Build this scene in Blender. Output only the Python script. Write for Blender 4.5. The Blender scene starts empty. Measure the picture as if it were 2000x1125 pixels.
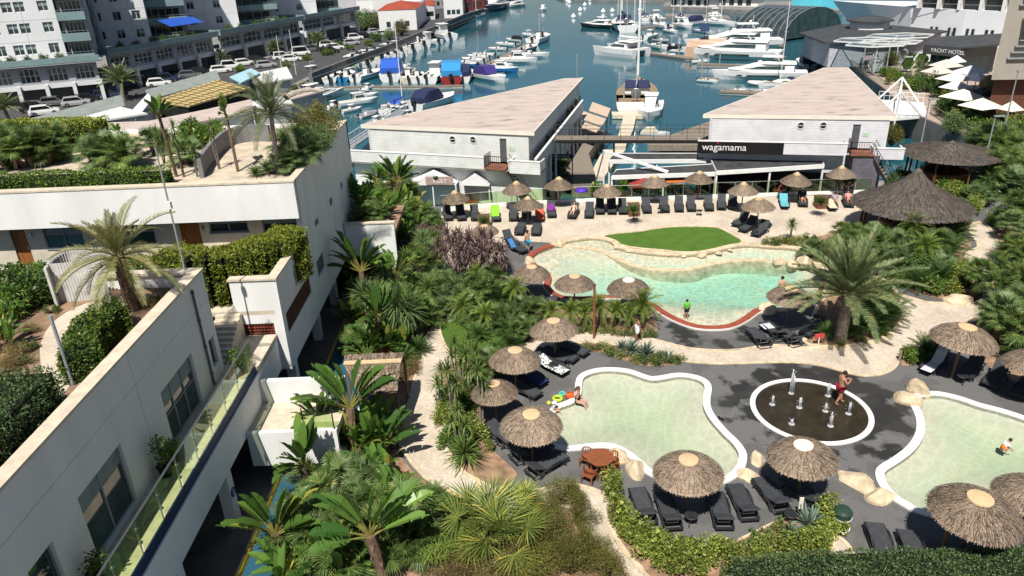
import bpy, bmesh, math, random
from math import sin, cos, pi, radians, atan2, sqrt, hypot
from mathutils import Vector, Matrix, noise
from mathutils.geometry import tessellate_polygon
scene = bpy.context.scene
COL = scene.collection
rnd = random.Random(7)
# ---------------------------------------------------------------- camera
FPX, TILT, ROLL, CAMH = 1444.0, radians(24.8), radians(2.26), 20.0
FWD = Vector((0, cos(TILT), -sin(TILT))); UP0 = Vector((0, sin(TILT), cos(TILT))); R0 = Vector((1, 0, 0))
CR = cos(ROLL)*R0 - sin(ROLL)*UP0
CU = sin(ROLL)*R0 + cos(ROLL)*UP0
CAMP = Vector((0, 0, CAMH))
cam = bpy.data.cameras.new('camera'); camo = bpy.data.objects.new('camera', cam); COL.objects.link(camo)
cam.sensor_fit = 'HORIZONTAL'; cam.sensor_width = 36.0; cam.lens = 36.0*FPX/2000.0
cam.clip_start = 0.2; cam.clip_end = 6000
m3 = Matrix((CR, CU, -FWD)).transposed()
camo.matrix_world = Matrix.Translation(CAMP) @ m3.to_4x4()
scene.camera = camo
# ---------------------------------------------------------------- sun, sky, exposure
SUN = Vector((-0.17, -0.62, 1.0)).normalized()
w = bpy.data.worlds.new('World'); scene.world = w; w.use_nodes = True
nt = w.node_tree; bg = nt.nodes['Background']
sk = nt.nodes.new('ShaderNodeTexSky'); sk.sky_type = 'NISHITA'; sk.sun_disc = False
sk.sun_elevation = math.asin(SUN.z); sk.sun_rotation = atan2(SUN.x, SUN.y)
nt.links.new(sk.outputs[0], bg.inputs[0]); bg.inputs[1].default_value = 0.05
sl = bpy.data.lights.new('sun', 'SUN'); sl.energy = 5.0; sl.angle = radians(0.5); sl.color = (1.0, 0.95, 0.87)
slo = bpy.data.objects.new('sun', sl); COL.objects.link(slo)
slo.rotation_euler = SUN.to_track_quat('Z', 'Y').to_euler(); slo.location = (-60, -120, 200)
scene.view_settings.view_transform = 'Standard'; scene.view_settings.look = 'None'
scene.view_settings.exposure = 0.25; scene.view_settings.gamma = 1.0
scene.cycles.max_bounces = 8; scene.cycles.transparent_max_bounces = 24
scene.cycles.diffuse_bounces = 1; scene.cycles.glossy_bounces = 3; scene.cycles.volume_bounces = 0
scene.cycles.caustics_reflective = False; scene.cycles.caustics_refractive = False

def G(px, py, z=0.0):
    "ground plan position at height z that the measured pixel of the survey photograph corresponds to"
    d = FWD*FPX + CR*(px-1000.0) - CU*(py-562.5)
    t = (z-CAMH)/d.z
    return CAMP + d*t
def GL(pts, z=0.0): return [G(x, y, z) for x, y in pts]
def PX(v):
    d = Vector(v)-CAMP; zc = d.dot(FWD)
    return 1000+FPX*d.dot(CR)/zc, 562.5-FPX*d.dot(CU)/zc

# ---------------------------------------------------------------- mesh builder
class MB:
    def __init__(s): s.v = []; s.f = []; s.m = []; s.mi = 0
    def add(s, vs, fs, mi=None):
        o = len(s.v); s.v.extend([tuple(v) for v in vs]); k = s.mi if mi is None else mi
        for f in fs: s.f.append(tuple(i+o for i in f)); s.m.append(k)
    def box(s, c, d, rz=0.0, M=None, mi=None):
        x, y, z = d[0]/2, d[1]/2, d[2]/2
        vs = [Vector((a*x, b*y, e*z)) for e in (-1, 1) for b in (-1, 1) for a in (-1, 1)]
        if M is None: M = Matrix.Translation(Vector(c)) @ Matrix.Rotation(rz, 4, 'Z')
        else: M = Matrix.Translation(Vector(c)) @ M.to_4x4()
        s.add([M @ v for v in vs], [(0, 2, 3, 1), (4, 5, 7, 6), (0, 1, 5, 4), (2, 6, 7, 3), (0, 4, 6, 2), (1, 3, 7, 5)], mi)
    def box2(s, a, b, mi=None):
        s.box([(a[i]+b[i])/2 for i in range(3)], [abs(b[i]-a[i]) for i in range(3)], mi=mi)
    def beam(s, a, b, w, h, mi=None):
        a, b = Vector(a), Vector(b); d = b-a; L = d.length
        if L < 1e-6: return
        x = d/L; up = Vector((0, 0, 1)) if abs(x.z) < .99 else Vector((0, 1, 0))
        y = up.cross(x).normalized(); z = x.cross(y)
        s.box((a+b)/2, (L, w, h), M=Matrix((x, y, z)).transposed(), mi=mi)
    def poly(s, pts, mi=None): s.add(pts, [tuple(range(len(pts)))], mi)
    def prism(s, pts, z0, z1, mi=None, bottom=True, mside=None):
        n = len(pts); a = sum(pts[i][0]*pts[(i+1) % n][1]-pts[(i+1) % n][0]*pts[i][1] for i in range(n))
        if a < 0: pts = pts[::-1]
        f1 = z1 if callable(z1) else (lambda x, y: z1)
        f0 = z0 if callable(z0) else (lambda x, y: z0)
        vs = [(p[0], p[1], f0(p[0], p[1])) for p in pts]+[(p[0], p[1], f1(p[0], p[1])) for p in pts]
        s.add(vs, [tuple(range(n, 2*n))]+([tuple(range(n-1, -1, -1))] if bottom else []), mi)
        s.add(vs, [(i, (i+1) % n, n+(i+1) % n, n+i) for i in range(n)], mi if mside is None else mside)
    def tube(s, pts, r, n=8, cap=True, mi=None):
        pts = [Vector(p) for p in pts]; k = len(pts)
        rr = list(r) if hasattr(r, '__len__') else [r]*k
        vs = []; t0 = (pts[1]-pts[0]).normalized()
        u = t0.orthogonal().normalized()
        for i, p in enumerate(pts):
            t = (pts[min(i+1, k-1)]-pts[max(i-1, 0)]).normalized()
            u = (u - t*u.dot(t)); u = u.normalized() if u.length > 1e-6 else t.orthogonal().normalized()
            w2 = t.cross(u)
            for j in range(n):
                a = 2*pi*j/n; vs.append(p+(u*cos(a)+w2*sin(a))*rr[i])
        fs = [(i*n+j, i*n+(j+1) % n, (i+1)*n+(j+1) % n, (i+1)*n+j) for i in range(k-1) for j in range(n)]
        if cap: fs += [tuple(range(n-1, -1, -1)), tuple(range((k-1)*n, k*n))]
        s.add(vs, fs, mi)
    def lathe(s, prof, n=24, c=(0, 0, 0), mi=None, sx=1, sy=1):
        vs = []; k = len(prof)
        for r, z in prof:
            for j in range(n):
                a = 2*pi*j/n; vs.append((c[0]+r*cos(a)*sx, c[1]+r*sin(a)*sy, c[2]+z))
        fs = [(i*n+j, i*n+(j+1) % n, (i+1)*n+(j+1) % n, (i+1)*n+j) for i in range(k-1) for j in range(n)]
        if prof[0][0] > 1e-4: fs.append(tuple(range(n-1, -1, -1)))
        if prof[-1][0] > 1e-4: fs.append(tuple(range((k-1)*n, k*n)))
        s.add(vs, fs, mi)
    def ball(s, c, r, n=10, mi=None, M=None, jit=0, seed=0):
        r = r if hasattr(r, '__len__') else (r, r, r); vs = []; k = max(4, n//2+1)
        for i in range(k+1):
            t = pi*i/k
            for j in range(n):
                a = 2*pi*j/n; v = Vector((sin(t)*cos(a), sin(t)*sin(a), cos(t)))
                q = 1+(jit*noise.noise(v*1.7+Vector((seed*3.1, seed, 0))) if jit else 0)
                v = Vector((v.x*r[0]*q, v.y*r[1]*q, v.z*r[2]*q))
                if M: v = M @ v
                vs.append(v+Vector(c))
        s.add(vs, [((i+1)*n+j, (i+1)*n+(j+1) % n, i*n+(j+1) % n, i*n+j) for i in range(k) for j in range(n)], mi)
    def fill(s, loops, z, mi=None):
        "flat sheet with holes"
        lp = [[Vector((p[0], p[1], 0)) for p in l] for l in loops]
        tr = tessellate_polygon(lp); flat = [p for l in lp for p in l]
        o = len(s.v); s.v.extend([(p.x, p.y, z) for p in flat])
        for a, b, c in tr:
            pa, pb, pc = flat[a], flat[b], flat[c]
            if (pb-pa).cross(pc-pa).z < 0: b, c = c, b
            s.f.append((a+o, b+o, c+o)); s.m.append(s.mi if mi is None else mi)
    def ring(s, pts, off, z0, z1, mi=None):
        "kerb: closed outline pts, extruded by off outwards, from z0 to z1"
        n = len(pts); q = offset(pts, off)
        vs = [(p[0], p[1], z) for z in (z0, z1) for l in (pts, q) for p in l]
        fs = []
        for i in range(n):
            j = (i+1) % n
            fs += [(2*n+i, 2*n+j, 3*n+j, 3*n+i), (i, j, 2*n+j, 2*n+i), (n+i, 3*n+i, 3*n+j, n+j)]
        s.add(vs, fs, mi)
    def strip(s, pts, w, z0, z1, mi=None):
        "kerb along an open line"
        n = len(pts); q = []
        for i in range(n):
            t = Vector(pts[min(i+1, n-1)][:2])-Vector(pts[max(i-1, 0)][:2]); t.normalize(); q.append(Vector((-t.y, t.x))*w/2)
        L = [(pts[i][0]+q[i].x, pts[i][1]+q[i].y) for i in range(n)]; R = [(pts[i][0]-q[i].x, pts[i][1]-q[i].y) for i in range(n)]
        s.prism(L+R[::-1], z0, z1, mi)
    def build(s, name, mats, parent=None, W=True, smooth=False, auto=0):
        me = bpy.data.meshes.new(name)
        vs = s.v
        if parent is not None and W:
            im = mw(parent).inverted(); vs = [tuple(im @ Vector(v)) for v in vs]
        me.from_pydata(vs, [], s.f)
        for m in (mats if isinstance(mats, (list, tuple)) else [mats]): me.materials.append(m)
        me.polygons.foreach_set('material_index', s.m)
        if smooth: me.polygons.foreach_set('use_smooth', [True]*len(s.f))
        me.update()
        if auto: me.set_sharp_from_angle(angle=radians(auto)) if smooth else None
        o = bpy.data.objects.new(name, me); COL.objects.link(o)
        if parent is not None: o.parent = parent
        return o
def offset(pts, d):
    n = len(pts); a = sum(pts[i][0]*pts[(i+1) % n][1]-pts[(i+1) % n][0]*pts[i][1] for i in range(n)); sg = 1 if a > 0 else -1
    out = []
    for i in range(n):
        t = Vector(pts[(i+1) % n][:2])-Vector(pts[i-1][:2]); t.normalize()
        out.append(Vector((pts[i][0]+t.y*d*sg, pts[i][1]-t.x*d*sg, 0)))
    return out
def smooth_loop(pts, k=4, closed=True):
    "Catmull-Rom through points"
    pts = [Vector((p[0], p[1], 0)) for p in pts]; n = len(pts); out = []
    rng = range(n) if closed else range(n-1)
    for i in rng:
        g = (lambda j: pts[j % n]) if closed else (lambda j: pts[min(max(j, 0), n-1)])
        p0, p1, p2, p3 = g(i-1), g(i), g(i+1), g(i+2)
        for j in range(k):
            t = j/k
            out.append(.5*((2*p1)+(p2-p0)*t+(2*p0-5*p1+4*p2-p3)*t*t+(3*p1-p0-3*p2+p3)*t**3))
    if not closed: out.append(pts[-1])
    return out
def inside(p, poly):
    x, y = p[0], p[1]; r = False; n = len(poly); j = n-1
    for i in range(n):
        xi, yi, xj, yj = poly[i][0], poly[i][1], poly[j][0], poly[j][1]
        if (yi > y) != (yj > y) and x < (xj-xi)*(y-yi)/(yj-yi)+xi: r = not r
        j = i
    return r
def segdist(p, a, b):
    p, a, b = Vector(p[:2]), Vector(a[:2]), Vector(b[:2]); d = b-a; t = max(0, min(1, (p-a).dot(d)/max(d.length_squared, 1e-9)))
    return (p-a-d*t).length
def linedist(p, pts, closed=True):
    n = len(pts); return min(segdist(p, pts[i], pts[(i+1) % n]) for i in range(n if closed else n-1))
def mw(o):
    m = Matrix.LocRotScale(o.location, o.rotation_euler, o.scale)
    return mw(o.parent) @ m if o.parent else m
# ---------------------------------------------------------------- things
def tag(o, label=None, cat=None, group=None, kind=None):
    if label: o['label'] = label
    if cat: o['category'] = cat
    if group: o['group'] = group
    if kind: o['kind'] = kind
    return o
def thing(name, label, cat, loc=(0, 0, 0), rz=0.0, group=None, sc=1.0):
    o = bpy.data.objects.new(name, None); COL.objects.link(o); o.empty_display_size = .2
    o.location = loc; o.rotation_euler = (0, 0, rz); o.scale = (sc, sc, sc)
    return tag(o, label, cat, group)
def struct(o): o['kind'] = 'structure'; return o
KIDS = {}
def dup(root, loc, rz=0.0, sc=None, label=None, group=None):
    def cp(o, par):
        c = o.copy(); COL.objects.link(c)
        if par is not None: c.parent = par
        for ch in o.children: cp(ch, c)
        return c
    r = cp(root, None); r.location = loc; r.rotation_euler = (0, 0, rz)
    if sc is not None: r.scale = (sc, sc, sc) if not hasattr(sc, '__len__') else sc
    if label: r['label'] = label
    if group: r['group'] = group
    return r
ORD = ['', 'first', 'second', 'third', 'fourth', 'fifth', 'sixth', 'seventh', 'eighth', 'ninth', 'tenth', 'eleventh', 'twelfth', 'thirteenth', 'fourteenth', 'fifteenth', 'sixteenth', 'seventeenth', 'eighteenth', 'nineteenth', 'twentieth']
REG = {}
def reg(o, noun, place):
    "name a thing by its look and the landmark it stands beside; rank it among its likes there at the end"
    REG.setdefault((noun, place), []).append(o); return o
def num(n): return ['', '', 'two', 'three', 'four', 'five', 'six', 'seven', 'eight', 'nine', 'ten', 'eleven', 'twelve', 'thirteen', 'fourteen', 'fifteen', 'sixteen', 'seventeen', 'eighteen', 'nineteen', 'twenty', 'twenty one', 'twenty two', 'twenty three', 'twenty four'][n]
def plural(s):
    return s[:-1]+'ies' if s.endswith('y') and s[-2] not in 'aeiou' else (s+'es' if s.endswith(('sh', 'ch', 's', 'x')) else s+'s')
def finish_labels():
    for (noun, place), L in REG.items():
        n = len(L)
        if n == 1: L[0]['label'] = f'{noun} {place}'; continue
        L.sort(key=lambda o: PX(mw(o).translation)[0])
        head = noun.split(' with ')[0]; rest = noun[len(head):]
        for i, o in enumerate(L):
            if n == 2: o['label'] = f"{'left' if i == 0 else 'right'} one of two {plural(head)}{rest} {place}"
            elif i == 0: o['label'] = f"leftmost of {num(n)} {plural(head)}{rest} {place}"
            elif i == n-1: o['label'] = f"rightmost of {num(n)} {plural(head)}{rest} {place}"
            elif i < (n+1)//2: o['label'] = f"{ORD[i+1]} from left of {num(n)} {plural(head)}{rest} {place}"
            else: o['label'] = f"{ORD[n-i]} from right of {num(n)} {plural(head)}{rest} {place}"
            if 'group' not in o.keys(): o['group'] = f"{plural(head)} {place}"
# ---------------------------------------------------------------- materials
MATS = {}
def nodes(name):
    m = bpy.data.materials.new(name); m.use_nodes = True; t = m.node_tree
    return m, t, t.nodes['Principled BSDF'], t.nodes.new, t.links.new
def rgba(c): return (c[0], c[1], c[2], 1)
def lighter(c, k): return tuple(min(1, x*k) for x in c[:3])
def mat(name, col, rough=.7, var=.18, scale=3.0, bump=0.0, bscale=40.0, metal=0.0, spec=.3, col2=None, orand=0.0, detail=4, stretch=None):
    if name in MATS: return MATS[name]
    m, t, p, N, L = nodes(name); MATS[name] = m
    p.inputs['Roughness'].default_value = rough; p.inputs['Metallic'].default_value = metal
    p.inputs['Specular IOR Level'].default_value = spec
    tc = N('ShaderNodeTexCoord'); src = tc.outputs['Object']
    if stretch:
        mp = N('ShaderNodeMapping'); mp.inputs['Scale'].default_value = stretch; L(src, mp.inputs[0]); src = mp.outputs[0]
    nz = N('ShaderNodeTexNoise'); nz.inputs['Scale'].default_value = scale; nz.inputs['Detail'].default_value = detail
    L(src, nz.inputs['Vector'])
    cr = N('ShaderNodeValToRGB'); a = col2 if col2 else lighter(col, 1-var); b = col if col2 else lighter(col, 1+var)
    cr.color_ramp.elements[0].color = rgba(a); cr.color_ramp.elements[1].color = rgba(b)
    cr.color_ramp.elements[0].position = .3; cr.color_ramp.elements[1].position = .7
    L(nz.outputs[0], cr.inputs[0]); out = cr.outputs[0]
    if orand:
        oi = N('ShaderNodeObjectInfo'); mr = N('ShaderNodeMapRange'); mr.inputs[3].default_value = 1-orand; mr.inputs[4].default_value = 1+orand
        L(oi.outputs['Random'], mr.inputs[0]); hs = N('ShaderNodeHueSaturation'); L(mr.outputs[0], hs.inputs['Value']); L(out, hs.inputs['Color']); out = hs.outputs[0]
    L(out, p.inputs['Base Color'])
    if bump:
        n2 = N('ShaderNodeTexNoise'); n2.inputs['Scale'].default_value = bscale; n2.inputs['Detail'].default_value = 5; L(src, n2.inputs['Vector'])
        bp = N('ShaderNodeBump'); bp.inputs['Strength'].default_value = bump; bp.inputs['Distance'].default_value = .02
        L(n2.outputs[0], bp.inputs['Height']); L(bp.outputs[0], p.inputs['Normal'])
    return m
def leafmat(name, a, b, c=None, tr=.28, rough=.45):
    "leaves: each leaf its own tint between a and b (a few c)"
    if name in MATS: return MATS[name]
    m, t, p, N, L = nodes(name); MATS[name] = m
    p.inputs['Roughness'].default_value = rough; p.inputs['Specular IOR Level'].default_value = .35
    g = N('ShaderNodeNewGeometry'); cr = N('ShaderNodeValToRGB'); L(g.outputs['Random Per Island'], cr.inputs[0])
    e = cr.color_ramp.elements; e[0].color = rgba(a); e[1].color = rgba(b); e[1].position = .85
    if c: q = e.new(.97); q.color = rgba(c)
    oi = N('ShaderNodeObjectInfo'); mr = N('ShaderNodeMapRange'); mr.inputs[3].default_value = .75; mr.inputs[4].default_value = 1.3
    L(oi.outputs['Random'], mr.inputs[0]); hs = N('ShaderNodeHueSaturation'); L(mr.outputs[0], hs.inputs['Value']); L(cr.outputs[0], hs.inputs['Color'])
    L(hs.outputs[0], p.inputs['Base Color'])
    tl = N('ShaderNodeBsdfTranslucent'); L(hs.outputs[0], tl.inputs[0]); mx = N('ShaderNodeMixShader'); mx.inputs[0].default_value = tr
    L(p.outputs[0], mx.inputs[1]); L(tl.outputs[0], mx.inputs[2]); L(mx.outputs[0], t.nodes['Material Output'].inputs[0])
    return m
def schlick(N, L, f0, nrm=None):
    lw = N('ShaderNodeLayerWeight'); lw.inputs[0].default_value = .5
    if nrm: L(nrm, lw.inputs[1])
    pw = N('ShaderNodeMath'); pw.operation = 'POWER'; pw.inputs[1].default_value = 5; L(lw.outputs['Facing'], pw.inputs[0])
    ma = N('ShaderNodeMath'); ma.operation = 'MULTIPLY_ADD'; ma.inputs[1].default_value = 1-f0; ma.inputs[2].default_value = f0; L(pw.outputs[0], ma.inputs[0]); return ma.outputs[0]
def glassmat(name, tint, ior=.04, rough=.02):
    "clear pane: lets light through tinted, mirrors by Fresnel"
    if name in MATS: return MATS[name]
    m, t, p, N, L = nodes(name); MATS[name] = m
    tb = N('ShaderNodeBsdfTransparent'); tb.inputs[0].default_value = rgba(tint)
    gb = N('ShaderNodeBsdfGlossy'); gb.inputs['Roughness'].default_value = rough; gb.inputs[0].default_value = (.9, .95, .95, 1)
    mx = N('ShaderNodeMixShader'); L(schlick(N, L, ior), mx.inputs[0]); L(tb.outputs[0], mx.inputs[1]); L(gb.outputs[0], mx.inputs[2]); L(mx.outputs[0], t.nodes['Material Output'].inputs[0])
    return m
def darkglass(name, col=(.02, .035, .04)): return mat(name, col, rough=.06, var=.5, scale=.6, spec=.8)
# ================================================================ ground, water, pools
SAND = (.55, .44, .33)
M_deck = None
def deckmat():
    m, t, p, N, L = nodes('resin_gravel'); p.inputs['Roughness'].default_value = .85
    tc = N('ShaderNodeTexCoord')
    def nz(s, d=3):
        n = N('ShaderNodeTexNoise'); n.inputs['Scale'].default_value = s; n.inputs['Detail'].default_value = d; L(tc.outputs['Object'], n.inputs['Vector']); return n.outputs[0]
    cr = N('ShaderNodeValToRGB'); L(nz(26, 8), cr.inputs[0]); e = cr.color_ramp.elements
    e[0].position = .34; e[0].color = (.08, .08, .081, 1); e[1].position = .7; e[1].color = (.205, .20, .195, 1)
    # puddled, splashed patches: darker and glossier
    r2 = N('ShaderNodeValToRGB'); L(nz(.42, 5), r2.inputs[0]); r2.color_ramp.elements[0].position = .50; r2.color_ramp.elements[1].position = .545
    wet = r2.outputs[0]
    vd = N('ShaderNodeVectorMath'); vd.operation = 'DISTANCE'; L(tc.outputs['Object'], vd.inputs[0]); vd.inputs[1].default_value = G(1600, 790)
    dr = N('ShaderNodeMapRange'); dr.inputs[1].default_value = 2.6; dr.inputs[2].default_value = 7.0; dr.inputs[3].default_value = 1.0; dr.inputs[4].default_value = 0; L(vd.outputs['Value'], dr.inputs[0])
    vd2 = N('ShaderNodeVectorMath'); vd2.operation = 'DISTANCE'; L(tc.outputs['Object'], vd2.inputs[0]); vd2.inputs[1].default_value = G(1400, 655)
    dr2 = N('ShaderNodeMapRange'); dr2.inputs[1].default_value = 2.5; dr2.inputs[2].default_value = 4.5; dr2.inputs[3].default_value = .72; dr2.inputs[4].default_value = 0; L(vd2.outputs['Value'], dr2.inputs[0])
    mx0 = N('ShaderNodeMath'); mx0.operation = 'MAXIMUM'; L(dr.outputs[0], mx0.inputs[0]); L(dr2.outputs[0], mx0.inputs[1])
    n3 = N('ShaderNodeMath'); n3.operation = 'MULTIPLY_ADD'; n3.inputs[1].default_value = 1.7; L(nz(.9, 7), n3.inputs[0]); L(mx0.outputs[0], n3.inputs[2])
    r3 = N('ShaderNodeValToRGB'); sb = N('ShaderNodeMapRange'); sb.inputs[1].default_value = 1.5; sb.inputs[2].default_value = 1.66; L(n3.outputs[0], sb.inputs[0]); L(sb.outputs[0], r3.inputs[0]); r3.color_ramp.elements[0].position = .0; r3.color_ramp.elements[1].position = 1.0
    mxw = N('ShaderNodeMix'); mxw.data_type = 'RGBA'; L(r3.outputs[0], mxw.inputs[0]); L(cr.outputs[0], mxw.inputs[6]); mxw.inputs[7].default_value = (.03, .029, .027, 1)
    mw2 = N('ShaderNodeMath'); mw2.operation = 'MULTIPLY'; mw2.inputs[1].default_value = .35; L(wet, mw2.inputs[0])
    mxx = N('ShaderNodeMix'); mxx.data_type = 'RGBA'; L(mw2.outputs[0], mxx.inputs[0]); L(mxw.outputs[2], mxx.inputs[6]); mxx.inputs[7].default_value = (.06, .058, .055, 1)
    L(mxx.outputs[2], p.inputs['Base Color'])
    rr = N('ShaderNodeMapRange'); rr.inputs[3].default_value = .88; rr.inputs[4].default_value = .5; L(r3.outputs[0], rr.inputs[0]); L(rr.outputs[0], p.inputs['Roughness'])
    return m
M_deck = deckmat()
def pavemat():
    m, t, p, N, L = nodes('cream_paving'); p.inputs['Roughness'].default_value = .8
    tc = N('ShaderNodeTexCoord'); v = N('ShaderNodeTexVoronoi'); v.inputs['Scale'].default_value = 7; L(tc.outputs['Object'], v.inputs['Vector'])
    cr = N('ShaderNodeValToRGB'); L(v.outputs['Color'], cr.inputs[0]); e = cr.color_ramp.elements; e[0].color = (.55, .465, .365, 1); e[1].color = (.71, .62, .50, 1)
    ve = N('ShaderNodeTexVoronoi'); ve.feature = 'DISTANCE_TO_EDGE'; ve.inputs['Scale'].default_value = 7; L(tc.outputs['Object'], ve.inputs['Vector'])
    r2 = N('ShaderNodeValToRGB'); L(ve.outputs['Distance'], r2.inputs[0]); r2.color_ramp.elements[0].color = (.78, .78, .78, 1); r2.color_ramp.elements[1].position = .07
    n = N('ShaderNodeTexNoise'); n.inputs['Scale'].default_value = .5; n.inputs['Detail'].default_value = 6; L(tc.outputs['Object'], n.inputs['Vector'])
    r3 = N('ShaderNodeValToRGB'); L(n.outputs[0], r3.inputs[0]); r3.color_ramp.elements[0].color = (.78, .76, .74, 1); r3.color_ramp.elements[0].position = .3; r3.color_ramp.elements[1].position = .6
    a = N('ShaderNodeMix'); a.data_type = 'RGBA'; a.blend_type = 'MULTIPLY'; a.inputs[0].default_value = 1; L(cr.outputs[0], a.inputs[6]); L(r2.outputs[0], a.inputs[7])
    b = N('ShaderNodeMix'); b.data_type = 'RGBA'; b.blend_type = 'MULTIPLY'; b.inputs[0].default_value = 1; L(a.outputs[2], b.inputs[6]); L(r3.outputs[0], b.inputs[7])
    L(b.outputs[2], p.inputs['Base Color']); return m
M_pave = pavemat()
M_soil = mat('planting_soil', (.30, .19, .12), .95, .4, 2.2, .6, 18)
M_turf = mat('artificial_turf', (.075, .15, .018), .9, .16, 1.2, .4, 130)
M_lawn = mat('mown_lawn', (.07, .13, .018), .95, .35, 9, .8, 90)
M_white = mat('white_render', (.79, .79, .77), .75, .07, 1.2, .12, 60, stretch=(1, 1, .2), detail=7)
M_coping = mat('white_coping', (.78, .77, .73), .55, .06, 2)
M_stone = mat('cream_stone', (.62, .50, .34), .8, .28, 2.5, .7, 9)
M_redcop = mat('terracotta_coping', (.30, .075, .045), .7, .18, 3)
M_conc = mat('pale_concrete', (.42, .40, .36), .85, .15, 1.5, .2, 30)
M_quay = mat('grey_quay', (.23, .22, .205), .9, .22, .6, .2, 8)
M_roadA = mat('asphalt', (.07, .07, .072), .9, .25, 2, .3, 60)
M_roadB = mat('shaded_blue_road_paint', (.022, .095, .145), .7, .12, 1.2)  # blue paint darkened so its colour carries the shade lying on the road
M_yel = mat('yellow_road_paint', (.55, .38, .04), .7, .2, 3)
M_deckwood = mat('weathered_boards', (.24, .20, .16), .85, .25, 3, .2, 20, stretch=(1, 8, 1))

def sea_mat():
    m, t, p, N, L = nodes('harbour_water'); p.inputs['Roughness'].default_value = .07; p.inputs['Specular IOR Level'].default_value = .5
    tc = N('ShaderNodeTexCoord'); n = N('ShaderNodeTexNoise'); n.inputs['Scale'].default_value = .018; n.inputs['Detail'].default_value = 5; L(tc.outputs['Object'], n.inputs['Vector'])
    cr = N('ShaderNodeValToRGB'); L(n.outputs[0], cr.inputs[0]); cr.color_ramp.elements[0].color = (.014, .085, .115, 1); cr.color_ramp.elements[1].color = (.026, .115, .150, 1)
    cr.color_ramp.elements[0].position = .35; cr.color_ramp.elements[1].position = .65
    L(cr.outputs[0], p.inputs['Base Color'])
    mp = N('ShaderNodeMapping'); mp.inputs['Scale'].default_value = (1, .5, 1); L(tc.outputs['Object'], mp.inputs[0])
    n2 = N('ShaderNodeTexNoise'); n2.inputs['Scale'].default_value = .9; n2.inputs['Detail'].default_value = 4; L(mp.outputs[0], n2.inputs['Vector'])
    b = N('ShaderNodeBump'); b.inputs['Strength'].default_value = .22; b.inputs['Distance'].default_value = .16; L(n2.outputs[0], b.inputs['Height']); L(b.outputs[0], p.inputs['Normal'])
    return m
m = MB(); m.poly([(-2500, -300, -3), (2500, -300, -3), (2500, 4000, -3), (-2500, 4000, -3)]); struct(m.build('harbour_water', sea_mat()))

# ---- outlines (surveyed from the photograph, as plan positions)
KP1 = smooth_loop(GL([(1137,751),(1142,738),(1162,729),(1191,726),(1224,729),(1253,739),(1273,744),(1296,742),(1327,737),(1356,741),(1372,749),(1376,760),(1373,779),(1374,797),(1386,820),(1411,849),(1428,865),(1441,884),(1442,899),(1435,916),(1415,932),(1380,941),(1330,940),(1282,925),(1258,906),(1232,885),(1200,869),(1165,867),(1129,871),(1100,872),(1078,862),(1070,832),(1090,801),(1117,790),(1134,776)]), 3)
KP2 = smooth_loop(GL([(1789,784),(1796,778),(1812,775),(1835,774),(1874,783),(1912,796),(1951,806),(2000,822),(2070,850),(2110,890),(2100,935),(2050,955),(1990,958),(1950,962),(1915,985),(1880,1003),(1822,1001),(1791,993),(1775,984),(1751,969),(1733,948),(1727,930),(1733,919),(1757,904),(1788,879),(1805,849),(1804,818)]), 3)
BPO = smooth_loop(GL([(1041,504),(1052,494),(1082,482),(1108,473),(1142,468),(1165,467),(1191,473),(1206,485),(1232,492),(1271,497),(1322,500),(1374,497),(1412,489),(1438,483),(1464,481),(1500,484),(1552,488),(1580,505),(1597,530),(1603,555),(1590,580),(1550,598),(1495,604),(1474,606),(1451,622),(1425,635),(1399,639),(1361,637),(1322,623),(1296,608),(1271,593),(1232,583),(1191,579),(1144,582),(1103,581),(1085,573),(1074,560),(1077,548),(1074,536),(1059,525),(1041,514)]), 3)
c0 = G(1583, 801); FR = 2.45
LAND = [(-30, -60), (130, -60), (260, 40), (260, 192), (104, 180), (66, 158), (61, 150), (57.8, 124.8), (49, 88), (48.3, 70), (46, 66.5), (34, 61.5), (33, 60.6), (-30, 60.6)]
LOW = [(-300, 20), (-30, 20), (-30, 60.6), (33, 60.6), (34, 61.5), (46, 66.5), (44, 68), (31, 66), (18, 65), (4, 64.5), (-17, 72), (-23, 95), (-37, 137), (-33.5, 165), (-25, 201), (-12, 268), (-1, 320), (12, 430), (-30, 640), (-300, 640)]
def slab(name, loops, z, mats, side=True):
    m = MB(); m.fill(loops, z); lp = loops[0]; n = len(lp)
    for i in range(n):
        a, b = lp[i], lp[(i+1) % n]; m.add([(a[0], a[1], -4), (b[0], b[1], -4), (b[0], b[1], z), (a[0], a[1], z)], [(0, 1, 2, 3)], 1)
    return struct(m.build(name, mats))
slab('ground', [LAND, offset(KP1, .12), offset(KP2, .12), offset(BPO, .12)], 0, [M_deck, M_quay])
slab('quayside', [LOW], -1.2, [M_quay, M_quay])

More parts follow.
